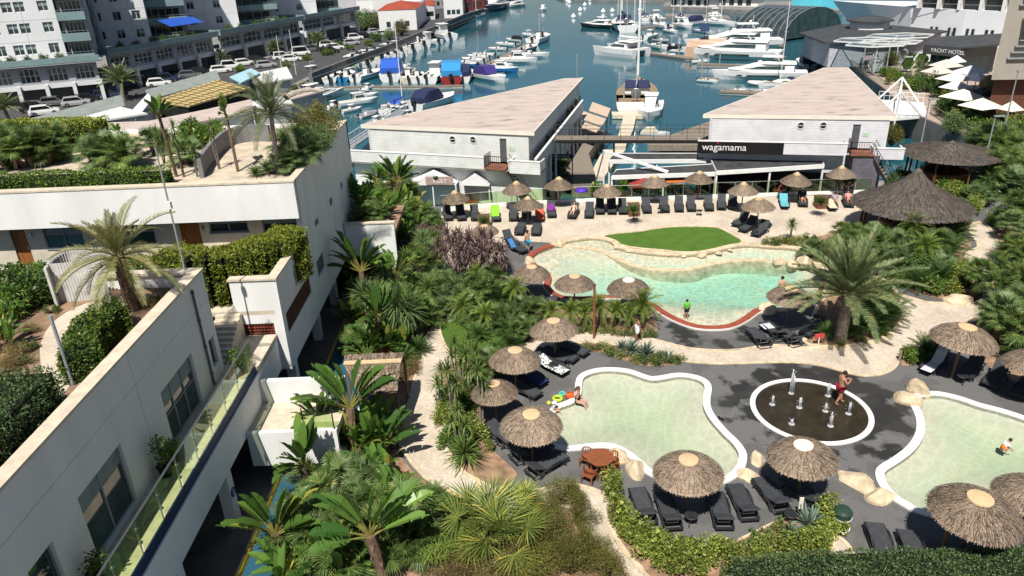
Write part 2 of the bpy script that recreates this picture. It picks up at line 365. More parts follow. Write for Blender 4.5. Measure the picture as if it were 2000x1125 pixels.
def water_mat(name, absorb, dens, lo=.78, sc=1.6):
    m, t, p, N, L = nodes(name)
    tc = N('ShaderNodeTexCoord')
    wv = N('ShaderNodeTexNoise'); wv.inputs['Scale'].default_value = .8; wv.inputs['Detail'].default_value = 2; L(tc.outputs['Object'], wv.inputs['Vector'])
    ad = N('ShaderNodeVectorMath'); ad.operation = 'MULTIPLY_ADD'; ad.inputs[1].default_value = (.55, .55, 0); L(wv.outputs['Color'], ad.inputs[0]); L(tc.outputs['Object'], ad.inputs[2])
    v = N('ShaderNodeTexVoronoi'); v.feature = 'DISTANCE_TO_EDGE'; v.inputs['Scale'].default_value = sc; L(ad.outputs[0], v.inputs['Vector'])
    cr = N('ShaderNodeValToRGB'); L(v.outputs['Distance'], cr.inputs[0]); e = cr.color_ramp.elements; e[0].color = (1, 1, 1, 1); e[1].color = (lo, lo, lo, 1); e[1].position = .16  # bright caustic web painted into the water's see-through tint
    tb = N('ShaderNodeBsdfTransparent'); L(cr.outputs[0], tb.inputs[0])
    gb = N('ShaderNodeBsdfGlossy'); gb.inputs['Roughness'].default_value = .05
    n = N('ShaderNodeTexNoise'); n.inputs['Scale'].default_value = 2.6; n.inputs['Detail'].default_value = 3; n.inputs['Distortion'].default_value = .8; L(tc.outputs['Object'], n.inputs['Vector'])
    b = N('ShaderNodeBump'); b.inputs['Strength'].default_value = .35; b.inputs['Distance'].default_value = .08; L(n.outputs[0], b.inputs['Height']); L(b.outputs[0], gb.inputs['Normal'])
    mx = N('ShaderNodeMixShader'); L(schlick(N, L, .02, b.outputs[0]), mx.inputs[0]); L(tb.outputs[0], mx.inputs[1]); L(gb.outputs[0], mx.inputs[2]); L(mx.outputs[0], t.nodes['Material Output'].inputs[0])
    va = N('ShaderNodeVolumeAbsorption'); va.inputs[0].default_value = rgba(absorb); va.inputs[1].default_value = dens; L(va.outputs[0], t.nodes['Material Output'].inputs[1])
    return m
M_w1 = water_mat('kids_pool_water', (.62, .92, .66), .42, .92, 2.2)
M_w2 = water_mat('main_pool_water', (.36, .94, .92), .32, .84, 2.2)
M_floor1 = mat('sage_pool_lining', (.58, .56, .43), .7, .07, .8, col2=(.54, .56, .44))
M_floor2 = mat('sandy_pool_lining', (.76, .66, .45), .7, .1, 1.2, col2=(.68, .70, .55))
def pool(loop, depth, fm, wm, cell=.4, wz=-.07):
    m = MB(); xs = [p[0] for p in loop]; ys = [p[1] for p in loop]; big = offset(loop, cell*1.5)
    x0, y0 = min(xs)-cell*2, min(ys)-cell*2; nx = int((max(xs)-x0)/cell)+3; ny = int((max(ys)-y0)/cell)+3
    idx = {}
    def vert(i, j):
        if (i, j) not in idx:
            x, y = x0+i*cell, y0+j*cell; d = linedist((x, y), loop) if inside((x, y), loop) else 0
            idx[i, j] = len(m.v); m.v.append((x, y, -depth(x, y, d)))
        return idx[i, j]
    for i in range(nx):
        for j in range(ny):
            if inside((x0+(i+.5)*cell, y0+(j+.5)*cell), big):
                m.f.append((vert(i, j), vert(i+1, j), vert(i+1, j+1), vert(i, j+1))); m.m.append(0)
    n = len(loop)
    for i in range(n):
        a, b = loop[i], loop[(i+1) % n]; m.add([(a[0], a[1], -1.7), (b[0], b[1], -1.7), (b[0], b[1], .02), (a[0], a[1], .02)], [(0, 1, 2, 3)], 0)
    struct(m.build('pool_basin', fm, smooth=True, auto=40))
    m = MB(); m.prism(offset(loop, .03), -1.9, wz); struct(m.build('pool_water', wm))
pool(KP1, lambda x, y, d: .12+.42*min(1, d/2.2), M_floor1, M_w1)
pool(KP2, lambda x, y, d: .12+.42*min(1, d/2.2), M_floor1, M_w1)
beach = [G(1045, 500), G(1110, 480), G(1180, 478)]; beach2 = G(1375, 632)
def bigdepth(x, y, d):
    s = min(1, max(0, (min((Vector((x, y, 0))-b).length for b in beach)-1.5)/6)); s2 = min(1, max(0, ((Vector((x, y, 0))-beach2).length-1.0)/4.5))
    k = min(1, d/2.5); return .12+.95*(k*k*(3-2*k))*min(s, s2)
pool(BPO, bigdepth, M_floor2, M_w2, .45)
for lp in (KP1, KP2):
    m = MB(); m.ring(lp, .34, -.2, .07); struct(m.build('pool_coping', M_coping, smooth=False))
# main pool rim: terracotta stretches and cream stone stretches
nb = len(BPO)
def rim(i0, i1, w, z, mt):
    pts = [BPO[i % nb] for i in range(i0, i1+1)]; q = [offset(BPO, w)[i % nb] for i in range(i0, i1+1)]
    m = MB(); m.prism(pts+q[::-1], -.3, z); struct(m.build('pool_coping', mt))
def near_i(px, py): g = G(px, py); return min(range(nb), key=lambda i: (BPO[i]-g).length)
iA, iB, iC = near_i(1082, 482), near_i(1495, 604), near_i(1041, 510)
rim(0, iA, .45, .12, M_redcop); rim(iA, iB, .5, .09, M_stone); rim(iB, nb, .42, .12, M_redcop)
off2 = [offset(BPO, .42)[i % nb] for i in range(iB, nb+1)]
m = MB(); m.strip(off2, .1, 0, .1); struct(m.build('coping_edge', M_coping))
# curved wall drowned just under the surface
wl = smooth_loop(GL([(1100,478),(1155,483),(1180,490),(1206,503),(1232,514),(1271,523),(1309,525),(1348,523),(1387,514),(1425,508),(1464,505),(1500,508),(1560,514)]), 4, False)
m = MB(); m.strip(wl, .5, -1.5, -.04); struct(m.build('pool_ledge', M_stone))
# turf island
TU = smooth_loop(GL([(1180,463),(1201,458),(1245,454),(1271,450),(1309,445),(1361,444),(1400,446),(1425,458),(1448,473),(1423,482),(1387,490),(1335,493),(1296,489),(1258,486),(1219,480),(1193,470)]), 3)
m = MB(); m.prism(TU, 0, .03); struct(m.build('turf', M_turf))
m = MB(); m.ring(TU, .22, 0, .08); struct(m.build('turf_edging', M_stone))
# cream terrace by the fence, winding paths
def sheet(name, loops, z, mt, edge=None, ew=.16, k=3):
    lp = [smooth_loop(GL(l), k) for l in loops]
    m = MB(); m.fill(lp, z); struct(m.build(name, mt))
    if edge:
        m = MB(); m.ring(lp[0], ew, 0, z+.04); struct(m.build('path_edging', edge))
    return lp[0]
UP = GL([(845,450),(868,412),(905,398),(1200,386),(1500,384),(1700,380),(1690,430),(1640,452),(1565,470)])+BPO[near_i(1552, 486)+1:near_i(1108, 473)-1:-1]+GL([(1075,474),(1000,470),(985,480),(990,505),(960,535),(905,550),(866,528),(876,490)])
m = MB(); m.fill([UP, offset(TU, .21)], .004); struct(m.build('paving', M_pave))
P1 = sheet('path', [[(846,640),(862,640),(866,660),(878,690),(900,704),(945,705),(990,690),(1035,668),(1085,655),(1134,652),(1193,650),(1232,655),(1271,663),(1309,673),(1348,682),(1400,686),(1451,684),(1490,677),(1528,676),(1564,679),(1616,681),(1668,680),(1706,672),(1732,662),(1750,648),(1770,620),(1763,599),(1747,575),(1781,583),(1809,591),(1843,593),(1887,595),(1915,590),(1925,575),(1923,548),(1920,527),(1887,504),(1898,490),(1912,484),(1908,470),(1896,452),(1905,436),(1923,437),(1940,460),(1950,491),(1950,527),(1963,543),(1970,570),(2030,600),(2030,640),(1960,625),(1900,618),(1881,630),(1820,645),(1784,671),(1760,690),(1752,704),(1745,717),(1727,728),(1701,733),(1675,732),(1644,724),(1603,713),(1552,707),(1500,707),(1438,709),(1387,709),(1332,704),(1300,694),(1250,680),(1195,672),(1140,668),(1085,680),(1020,690),(960,712),(905,740),(895,790),(885,850),(878,900),(950,950),(1040,962),(1100,948),(1137,952),(1165,961),(1186,974),(1190,1000),(1188,1026),(1203,1062),(1224,1090),(1258,1125),(1290,1160),(1262,1165),(1232,1125),(1201,1082),(1155,1041),(1137,997),(1090,985),(1039,985),(960,990),(880,960),(833,932),(790,880),(778,840),(800,790),(812,740),(828,700),(830,672)]], .008, M_pave, M_stone, .14, 2)
sheet('path', [[(1600,1040),(1640,1055),(1665,1085),(1690,1120),(1640,1140),(1600,1090)]], .008, M_pave, M_stone)
# soil beds
sheet('planting_bed', [[(560,1180),(590,960),(600,930),(640,900),(700,850),(770,800),(700,700),(698,470),(840,445),(862,480),(858,520),(900,552),(930,545),(985,515),(995,590),(1020,625),(1075,650),(1030,665),(985,686),(940,700),(905,700),(885,688),(870,660),(862,636),(840,636),(822,672),(818,705),(805,740),(790,790),(768,840),(780,890),(830,940),(880,970),(960,1000),(1080,995),(1130,1005),(1148,1045),(1195,1086),(1225,1128),(1250,1190)]], .012, M_soil, None, k=2)
sheet('planting_bed', [[(850,740),(900,705),(960,718),(950,760),(930,790),(960,830),(945,860),(985,900),(1010,930),(960,945),(895,905),(900,850),(900,790)]], .012, M_soil)
sheet('planting_bed', [[(1140,672),(1195,676),(1250,684),(1300,698),(1330,708),(1290,716),(1250,713),(1215,703),(1180,690),(1145,686)]], .012, M_soil)
sheet('planting_bed', [[(1010,600),(1060,610),(1110,592),(1190,592),(1260,600),(1285,640),(1270,655),(1232,650),(1160,644),(1085,648),(1040,632)]], .012, M_soil)
sheet('planting_bed', [[(1196,960),(1215,985),(1230,1040),(1290,1052),(1340,1080),(1400,1075),(1460,1050),(1500,1030),(1560,1010),(1620,1035),(1625,1070),(1600,1110),(1560,1140),(1300,1140),(1255,1108),(1215,1062),(1195,1010)]], .012, M_soil, M_stone, .1)
sheet('planting_bed', [[(1590,640),(1600,600),(1640,560),(1700,540),(1740,560),(1755,600),(1760,620),(1742,644),(1725,656),(1700,666),(1660,673),(1610,675),(1575,668)]], .012, M_soil, M_stone, .22)
sheet('planting_bed', [[(1765,560),(1740,500),(1690,470),(1700,440),(1760,425),(1880,420),(1890,440),(1885,460),(1898,480),(1878,500),(1910,530),(1912,560),(1900,585),(1840,584)]], .012, M_soil)
sheet('planting_bed', [[(1935,420),(1990,420),(2040,470),(2040,590),(1975,570),(1972,545),(1958,525),(1956,490)]], .012, M_soil)
sheet('planting_bed', [[(1762,715),(1770,690),(1800,670),(1830,652),(1890,640),(1960,640),(2030,660),(2040,760),(1960,735),(1900,690),(1860,680),(1810,705)]], .012, M_soil)
sheet('planting_bed', [[(1500,480),(1530,465),(1600,462),(1660,445),(1700,450),(1720,500),(1640,540),(1600,500),(1560,482)]], .012, M_soil, M_stone, .2)
LAWN = sheet('lawn', [[(862,640),(880,622),(905,612),(950,620),(985,640),(1000,665),(965,690),(935,702),(905,702),(880,688),(866,662)]], .05, M_lawn, M_stone, .12)
# splash pad
m = MB(); m.poly([(c0.x+FR*cos(2*pi*i/64), c0.y+FR*sin(2*pi*i/64), .006) for i in range(64)]); struct(m.build('splash_pad', mat('wet_slate', (.035, .028, .018), .25, .35, 1.2, .1, 10)))
m = MB(); m.ring([Vector((c0.x+FR*cos(2*pi*i/64), c0.y+FR*sin(2*pi*i/64), 0)) for i in range(64)], .24, 0, .05); struct(m.build('splash_pad_ring', M_coping))
# service road on the left, cars' quay and streets
m = MB(); m.poly([(-30, -10, .004), (-10.15, -10, .004), (-10.15, 47, .004), (-30, 47, .004)]); struct(m.build('garage_floor', mat('garage_concrete', (.13, .125, .12), .8, .2, 1.2)))
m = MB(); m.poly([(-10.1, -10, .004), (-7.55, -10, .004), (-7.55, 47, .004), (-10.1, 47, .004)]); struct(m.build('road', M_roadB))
m = MB(); m.box2((-10.18, -10, 0), (-10.02, 47, .012)); struct(m.build('road_marking', M_yel))
m = MB(); m.box2((-7.55, -10, 0), (-7.3, 36, .28)); struct(m.build('kerb', M_coping))
def low(pts, z=-1.2): return [(p.x, p.y, z) for p in GL(pts, z)]
m = MB(); m.poly(low([(-60,330),(-60,215),(125,205),(290,155),(420,138),(560,104),(660,72),(700,58),(760,38),(850,8),(960,-20),(985,-10),(905,38),(800,82),(680,122),(600,150),(560,170),(400,220),(200,330)], -1.196)); struct(m.build('quay_road', M_roadA))
m = MB(); m.poly([(4, 60.62, -1.196), (33, 60.62, -1.196), (33, 61.7, -1.196), (4, 61.7, -1.196)]); m.poly([(-16, 60.62, -1.196), (3.9, 60.62, -1.196), (3.9, 64, -1.196), (-16, 70, -1.196)]); struct(m.build('promenade', mat('pale_blue_paving', (.30, .48, .52), .6, .15, 1.5)))
m = MB(); m.poly([(49.2, 60, .004), (49.2, 88, .004), (58, 124.6, .004), (61, 149, .004), (90, 160, .004), (120, 100, .004), (80, 60, .004)]); struct(m.build('promenade', mat('pink_paving', (.42, .33, .27), .85, .15, 1.5)))
m = MB(); m.poly([(4, 61.72, -1.192), (33, 61.72, -1.192), (33, 66, -1.192), (4, 64.6, -1.192)]); struct(m.build('terrace_deck', mat('dark_terrace_boards', (.05, .045, .042), .85, .3, 2, stretch=(1, 7, 1))))
# ================================================================ building helpers
UPV = Vector((0, 0, 1))
def ob(m, O, U, N, a, b, mi=None):
    "box in wall coordinates: a, b = (along, up, out)"
    U, N = Vector(U), Vector(N); d = [abs(b[i]-a[i]) for i in range(3)]; c = [(a[i]+b[i])/2 for i in range(3)]
    m.box(Vector(O)+U*c[0]+UPV*c[1]+N*c[2], (d[0], d[2], d[1]), M=Matrix((U, N, UPV)).transposed(), mi=mi)
def holed(m, O, U, N, w, h, t, holes, mi=None):
    "wall w x h, thickness t (inwards), with rectangular openings (a0, z0, a1, z1)"
    xs = sorted({0, w, *[min(max(v, 0), w) for q in holes for v in (q[0], q[2])]})
    for x0, x1 in zip(xs, xs[1:]):
        if x1-x0 < 1e-4: continue
        c = (x0+x1)/2; cut = sorted([(max(q[1], 0), min(q[3], h)) for q in holes if q[0] < c < q[2]]); z = 0
        for a, b in cut+[(h, h)]:
            if a-z > 1e-4: ob(m, O, U, N, (x0, z, -t), (x1, a, 0), mi)
            z = max(z, b)
def window(parent, O, U, N, hole, nx=2, nz=1, fw=.06, deep=.14, fm=None, gm=None, sill=True, label=None, blind=None):
    "frame and bars with one pane sheet behind them"
    a0, z0, a1, z1 = hole; m = MB()
    for p, q in (((a0, z0), (a0+fw, z1)), ((a1-fw, z0), (a1, z1)), ((a0+fw, z0), (a1-fw, z0+fw)), ((a0+fw, z1-fw), (a1-fw, z1))):
        ob(m, O, U, N, (p[0], p[1], -deep-.05), (q[0], q[1], -deep+.03))
    for i in range(1, nx):
        x = a0+(a1-a0)*i/nx; ob(m, O, U, N, (x-fw*.5, z0+fw, -deep-.04), (x+fw*.5, z1-fw, -deep+.025))
    for i in range(1, nz):
        z = z0+(z1-z0)*i/nz
        ob(m, O, U, N, (a0+fw, z-fw*.4, -deep-.035), (a1-fw, z+fw*.4, -deep+.02))
    f = m.build('window', fm or M_alu, parent)
    if label: f['label'] = label
    m = MB(); ob(m, O, U, N, (a0+.01, z0+.01, -deep-.03), (a1-.01, z1-.01, -deep-.02)); m.build('pane', gm or M_pane, f)
    if blind:
        m = MB(); zb = z1-(z1-z0)*blind; ob(m, O, U, N, (a0+fw, zb, -deep-.014), (a1-fw, z1-fw, -deep-.008)); m.build('blind', mat('pale_blind', (.22, .28, .28), .6, .15, 2), f)
    if sill:
        m = MB(); ob(m, O, U, N, (a0-.04, z0-.05, -deep), (a1+.04, z0-.003, .05)); m.build('sill', M_alu, f)
    return f
M_alu = mat('grey_aluminium', (.28, .31, .32), .45, .1, 2)
M_pane = darkglass('window_pane', (.03, .055, .055))
M_panel = mat('pale_lining', (.45, .45, .42), .8, .1, 1)
M_cope = mat('cream_coping', (.62, .54, .42), .8, .15, 3, .3, 15)
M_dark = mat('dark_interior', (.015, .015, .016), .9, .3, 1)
M_woodor = mat('varnished_wood', (.30, .115, .03), .5, .2, 2.5, stretch=(1, 1, .15))
M_brown = mat('brown_slats', (.12, .05, .03), .7, .25, 4)
M_travert = mat('travertine', (.62, .56, .45), .7, .12, 1.5)
M_navy = mat('navy_paint', (.01, .03, .09), .6, .2, 2)
M_steel = mat('brushed_steel', (.45, .46, .47), .3, .1, 4, metal=.9)
M_black = mat('black_metal', (.02, .02, .021), .5, .2, 4)
M_glassrail = glassmat('balustrade_glass', (.80, .90, .70), .03)
def GXp(px, py, X):
    d = FWD*FPX+CR*(px-1000)-CU*(py-562.5); return CAMP+d*(X/d.x)
def GYp(px, py, Y):
    d = FWD*FPX+CR*(px-1000)-CU*(py-562.5); return CAMP+d*(Y/d.y)
# ---------------------------------------------------------------- near terrace building
NB = thing('terrace_building', 'long white terrace building with roof garden and glass balcony at left front', 'building', (-12.3, 10, 0))
Y0, Y1, XW = 2.0, 27.2, -12.3
O = Vector((XW, Y0, 4.2)); U = Vector((0, 1, 0)); N = Vector((1, 0, 0))
H1 = [(21.9-Y0, 0, 24.7-Y0, 2.2), (16.4-Y0, .05, 18.95-Y0, 2.3), (13.9-Y0, .05, 15.0-Y0, 2.1), (26.3-Y0, .6, 26.85-Y0, 1.8)]
m = MB(); holed(m, O, U, N, Y1-Y0, 4.55, .3, H1); m.box2((-30, Y1-.3, 4.2), (XW-.3, Y1, 8.75)); m.build('wall', M_white, NB)
m = MB(); m.box2((-34, Y0, 7.9), (XW-.3, Y1-.3, 8.2)); m.build('roof', mat('garden_soil', (.26, .17, .11), .95, .35, 2, .6, 15), NB)
m = MB(); m.box2((XW-.42, 9, 8.753), (XW+.06, Y1+.04, 8.85)); m.box2((-30, Y1-.42, 8.753), (XW-.42, Y1+.04, 8.848)); m.build('coping', M_cope, NB)
for i, h in enumerate(H1):
    window(NB, O, U, N, h, nx=(3, 2, 1, 1)[i], nz=(2, 1, 1, 1)[i], blind=(.35, .3, 0, 0)[i] or None, sill=False, gm=darkglass('teal_pane', (.03, .06, .06)))
m = MB(); m.tube([(XW+.06, 25.85, 8.5), (XW+.06, 25.85, 4.25)], .045, 8)
for z in (8.4, 7.2, 6, 4.8): m.lathe([(.065, -.04), (.065, .04)], 8, (XW+.06, 25.85, z))
m.build('drainpipe', mat('grey_pipe', (.10, .115, .13), .5), NB)
m = MB(); m.box2((XW-.3, Y0, 3.95), (-11.07, Y1, 4.2)); m.build('balcony_floor', M_cope, NB)
m = MB(); m.box2((-11.06, Y0, 3.9), (-11.0, Y1, 4.3)); m.build('slab_edge', M_navy, NB)
m = MB(); m.box2((-11.08, Y0, 2.4), (-10.94, 30.2, 3.897)); m.build('fascia_beam', M_white, NB)
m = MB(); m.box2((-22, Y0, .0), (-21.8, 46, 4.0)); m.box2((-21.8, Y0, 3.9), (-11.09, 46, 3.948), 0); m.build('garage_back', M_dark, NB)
for y in (13.5, 17.6, 22.3, 27.0, 32.0, 37.2, 41.8):
    m = MB(); m.box2((-11.4, y, 0), (-10.95, y+.45, 2.398)); m.build('column', M_white, NB)
m = MB(); m.lathe([(0, 0), (.2, 0), (.2, .02), (0, .02)], 20); o = m.build('round_sign', mat('blue_sign', (.02, .05, .2), .5), NB, W=False); o.location = Vector((-10.935, 22.52, 1.5))-NB.location; o.rotation_euler = (0, pi/2, 0)
m = MB(); m.box((0, 0, .0), (.26, .07, .01)); q = m.build('arrow', M_coping, o, W=False); q.location = (0, 0, .026)
m = MB()
for y in (12.6, 20.6): ob(m, (XW, 0, 0), (0, 1, 0), (1, 0, 0), (y, 4.2, .0), (y+.018, 8.75, .004))
ob(m, (XW, 0, 0), (0, 1, 0), (1, 0, 0), (Y0, 7.55, .0), (27, 7.565, .003))
m.build('wall_joint', mat('joint_grey', (.45, .45, .45), .8), NB)
# balustrade
BA = thing('glass_balustrade', 'glass balustrade with steel rail along the long shaded balcony at left', 'balustrade', (-10.87, 14, 4.2))
m = MB(); m.tube([(-11.0, Y0, 5.6), (-11.0, 27.1, 5.6)], .035, 8); m.build('rail', M_steel, BA)
y = Y0
while y < 27:
    y2 = min(y+1.45, 27.1)
    m = MB(); m.box2((-11.006, y+.03, 4.32), (-10.994, y2-.03, 5.56)); m.build('glass_panel', M_glassrail, BA)
    m = MB(); m.beam((-11.05, y, 4.21), (-11.03, y, 5.56), .04, .03); m.box2((-11.06, y-.06, 4.7), (-10.98, y+.06, 4.76)); m.box2((-11.06, y-.06, 5.2), (-10.98, y+.06, 5.26)); m.build('post', M_steel, BA)
    y = y2
# landing bridge to the garden
LB = thing('landing_bridge', 'white walled landing bridge crossing the blue service road', 'footbridge', (-9, 26, 0))
m = MB(); m.box2((-10.93, 24.95, 2.2), (-7.3, 27.1, 2.5)); m.build('floor', M_cope, LB)
m = MB(); m.box2((-10.93, 27.1, 2.0), (-7.3, 27.35, 3.55)); m.build('back_parapet', M_white, LB)
m = MB(); m.box2((-10.93, 24.75, .95), (-7.3, 24.95, 2.56)); m.build('front_beam', M_white, LB)
m = MB(); m.tube([(-8.6, 24.85, 2.56), (-8.6, 24.85, 3.6)], .03, 6); m.tube([(-7.4, 24.85, 2.56), (-7.4, 24.85, 3.6)], .03, 6); m.build('post', M_black, LB)
m = MB(); m.box2((-8.57, 24.84, 2.7), (-7.43, 24.855, 3.5)); m.build('glass_panel', M_glassrail, LB)
m = MB(); m.box2((-7.65, 24.8, 0), (-7.3, 27.3, .948)); m.build('pier', M_white, LB)
# ---------------------------------------------------------------- upper building
UB = thing('garden_block', 'white block with planted roof garden, orange doors and shaded side wall', 'building', (-20, 40, 0))
XS = -10.5
O = Vector((XS, 30.2, 2.5)); HS = []
def hx(tl, br):
    a = GXp(tl[0], tl[1], XS); b = GXp(br[0], br[1], XS); return a, b
for (ya, yb, za, zb) in ((37.9, 38.75, 6.55, 7.65), (41.7, 42.4, 6.45, 7.65), (45.0, 45.6, 6.45, 7.6), (37.0, 38.7, 3.95, 4.9), (30.7, 35.3, 3.95, 4.95)): HS.append((ya-30.2, za-2.5, yb-30.2, zb-2.5))
m = MB(); holed(m, O, U, N, 49.2-30.2, 4.4, .3, HS); O2 = Vector((XS, 35.7, 6.9)); holed(m, O2, U, N, 13.5, 3.0, .3, [])
m.v = [(x, y, z) for x, y, z in m.v]
m.build('side_wall', M_white, UB)
H2 = [h for h in HS if h[3] > 4.0]
m = MB()
for i, h in enumerate(HS[:4]): window(UB, O, U, N, h, nx=1, nz=1, deep=.1, sill=False, gm=mat('shaded_blind', (.10, .11, .115), .5, .15, 1.5))
h = HS[4]; m = MB()
for i in range(34): x = h[0]+(h[2]-h[0])*(i+.2)/34; ob(m, O, U, N, (x, h[1], -.16), (x+.07, h[3], -.04))
ob(m, O, U, N, (h[0], h[1], -.26), (h[2], h[3], -.2), 1); m.build('louvre_screen', [M_brown, M_dark], UB)
# front: overhanging white band, recessed travertine wall with doors and windows
m = MB(); m.box2((-60, 35.2, 8.03), (XS, 35.5, 9.9)); m.box2((-60, 35.5, 8.03), (XS-.3, 36.1, 8.25)); m.build('front_band', M_white, UB)
O3 = Vector((-40, 36.1, 5.4)); Ux = Vector((1, 0, 0)); Nf = Vector((0, -1, 0))
H3 = [(-25.7+40, .3, -24.9+40, 2.55), (-17.0+40, .3, -15.95+40, 2.55), (-24.0+40, 1.2, -22.0+40, 2.5), (-21.2+40, 1.2, -18.3+40, 2.45), (-15.45+40, 1.72, -13.45+40, 2.55), (-12.7+40, 1.5, -10.95+40, 2.55)]
m = MB(); holed(m, O3, Ux, Nf, 29.2, 2.63, .25, H3); m.build('front_wall', M_travert, UB)
for i in (0, 1):
    h = H3[i]; m = MB(); ob(m, O3, Ux, Nf, (h[0], h[1], -.2), (h[2], h[3], -.12)); ob(m, O3, Ux, Nf, (h[0], h[1], -.12), (h[0]+.22, h[3], -.1))
    d = m.build('door', M_woodor, UB); m = MB(); ob(m, O3, Ux, Nf, (h[2]-.16, 1.2, -.118), (h[2]-.1, 1.35, -.06)); m.build('handle', M_steel, d)
for i in (2, 3, 4, 5): window(UB, O3, Ux, Nf, H3[i], nx=2, deep=.08, blind=.45, sill=True)
for x in (-15.8, -24.7):
    m = MB(); m.box2((x, 36.03, 7.35), (x+.12, 36.097, 7.5)); m.build('door_bell', M_steel, UB)
m = MB(); m.box2((-60, 36.4, 9.5), (XS-.3, 48.9, 9.7)); m.build('roof', mat('roof_gravel', (.56, .47, .36), .9, .2, 1.5, .4, 20), UB)
m = MB(); m.box2((-60, 48.9, 8), (XS, 49.2, 9.9)); m.build('back_wall', M_white, UB)
m = MB(); m.box2((-60, 35.17, 9.903), (XS+.04, 35.65, 9.99)); m.box2((XS-.36, 35.65, 9.903), (XS+.04, 49.2, 9.988)); m.build('coping', M_cope, UB)
# planter terrace of the upper building
m = MB(); m.box2((-16.2, 30.2, 5.2), (XS-.3, 35.9, 5.4)); m.build('terrace_floor', M_cope, UB)
m = MB(); m.box2((-12.6, 30.2, 2.3), (XS-.3, 30.5, 3.4)); m.box2((-12.6, 30.2, 4.75), (XS-.3, 30.5, 6.9)); m.box2((-10.95, 30.2, 3.4), (XS-.3, 30.5, 4.75)); m.build('terrace_front', M_white, UB)
m = MB(); m.box2((-12.66, 30.14, 6.903), (XS+.04, 30.6, 6.99)); m.box2((XS-.4, 30.6, 6.903), (XS+.04, 35.15, 6.988)); m.build('terrace_coping', M_cope, UB)
m = MB()
for i in range(12):
    x = -12.6+i*.14; m.box2((x, 30.28, 3.4), (x+.05, 30.36, 4.75))
for i in range(9): z = 3.45+i*.15; m.box2((-12.6, 30.25, z), (-10.95, 30.279, z+.05))
m.box2((-12.6, 30.42, 3.4), (-10.95, 30.45, 4.75), 1); m.build('lattice', [mat('terracotta_lattice', (.22, .06, .035), .7), M_dark], UB)
m = MB(); m.box2((-13.2, 30.6, 0), (-13, 46, 3.89)); m.box2((-21.8, 46, 0), (XS, 46.3, 3.9)); m.build('garage_wall', mat('garage_wall_paint', (.20, .08, .06), .8), UB)
m = MB(); m.box2((-10.8, 30.21, 2.3), (XS, 46.3, 2.497)); m.build('lintel', M_white, UB)
# stair landing between the two buildings
m = MB(); m.box2((-16, 27.23, 4.0), (-10.9, 30.15, 4.2)); m.build('landing', M_cope, UB)
m = MB()
for i in range(9): m.box2((-13.4, 27.6+i*.28, 4.2), (-12.3, 27.88+i*.28, 4.2+.13*(i+1)))
m.build('steps', M_cope, UB)
# the stepped return wall beyond the roof garden
# ---------------------------------------------------------------- planter wall over the road's end
PW = thing('raised_planter', 'white raised planter wall bridging the dark end of the road', 'planter', (-9, 46, 0))
m = MB(); m.box2((-10.45, 44.2, 2.2), (-7.3, 44.5, 4.4)); m.build('wall', M_white, PW)
m = MB(); m.box2((-10.45, 44.5, 3.4), (-7.35, 50, 3.7)); m.build('soil', M_soil, PW)
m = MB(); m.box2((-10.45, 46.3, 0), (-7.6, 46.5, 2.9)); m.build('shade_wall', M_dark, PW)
m = MB()
for i in range(5): m.box2((-10.2+i*.5, 45.9, .05), (-9.75+i*.5, 45.98, 2.3))
m.build('board_gate', M_brown, PW)
m = MB(); m.box2((-10.48, 44.15, 4.403), (-7.25, 44.55, 4.48)); m.build('coping', M_cope, PW)
m = MB(); m.box2((-7.7, 44.2, 0), (-7.3, 44.45, 2.198)); m.build('pier', M_white, PW)
# thin mast standing at the parapet
p0 = Vector((-12.9, 27.05, 8.75)); MS = thing('mast', 'thin metal mast with small white box at the roof parapet corner', 'mast', p0)
m = MB(); m.tube([p0, p0+Vector((0, 0, 5.0))], [.04, .03], 7); m.build('pole', M_alu, MS)
m = MB(); m.box(p0+Vector((.02, -.06, 2.8)), (.18, .16, .28)); m.build('junction_box', M_coping, MS)
# roof garden: paved path, slatted fence, low posts
m = MB(); m.fill([smooth_loop(GL([(185,588),(255,580),(240,625),(190,660),(150,690),(145,740),(100,790),(85,740),(78,680),(95,640),(130,610)], 8.21), 3)], 8.215); o = m.build('path', M_pave); struct(o)
FN = thing('slatted_fence', 'curved fence of upright white slats in the roof garden by the palm', 'fence', G(180, 590, 8.2))
fl = smooth_loop(GL([(112,600),(118,592),(150,588),(185,586),(217,590)], 8.2), 6, False); m = MB()
for i, p in enumerate(fl): m.box((p.x, p.y, 9.0), (.09, .03, 1.6), rz=.3)
m.build('slat', mat('white_slat', (.62, .61, .58), .6), FN)
m = MB(); m.tube([(p.x, p.y+.04, 9.6) for p in fl], .025, 6); m.tube([(p.x, p.y+.04, 8.5) for p in fl], .025, 6); m.build('rail', M_alu, FN)
fl = smooth_loop(GL([(118,592),(122,575),(150,560),(185,556),(216,560)], 8.2), 6, False)
FN2 = thing('slatted_fence', 'rear run of upright white slats behind the curved roof garden fence', 'fence', G(160, 560, 8.2)); m = MB()
for i, p in enumerate(fl): m.box((p.x, p.y, 9.0), (.09, .03, 1.6), rz=.3)
m.build('slat', MATS['white_slat'], FN2)
m = MB(); m.tube([(p.x, p.y+.04, 9.6) for p in fl], .025, 6); m.build('rail', M_alu, FN2)
g = G(143, 752, 8.2); m = MB(); m.tube([(g.x, g.y, 8.2), (g.x, g.y, 10.6)], .05, 8); o = m.build('pole', M_alu)
tag(o, 'plain grey metal pole standing at the roof garden parapet', 'pole')
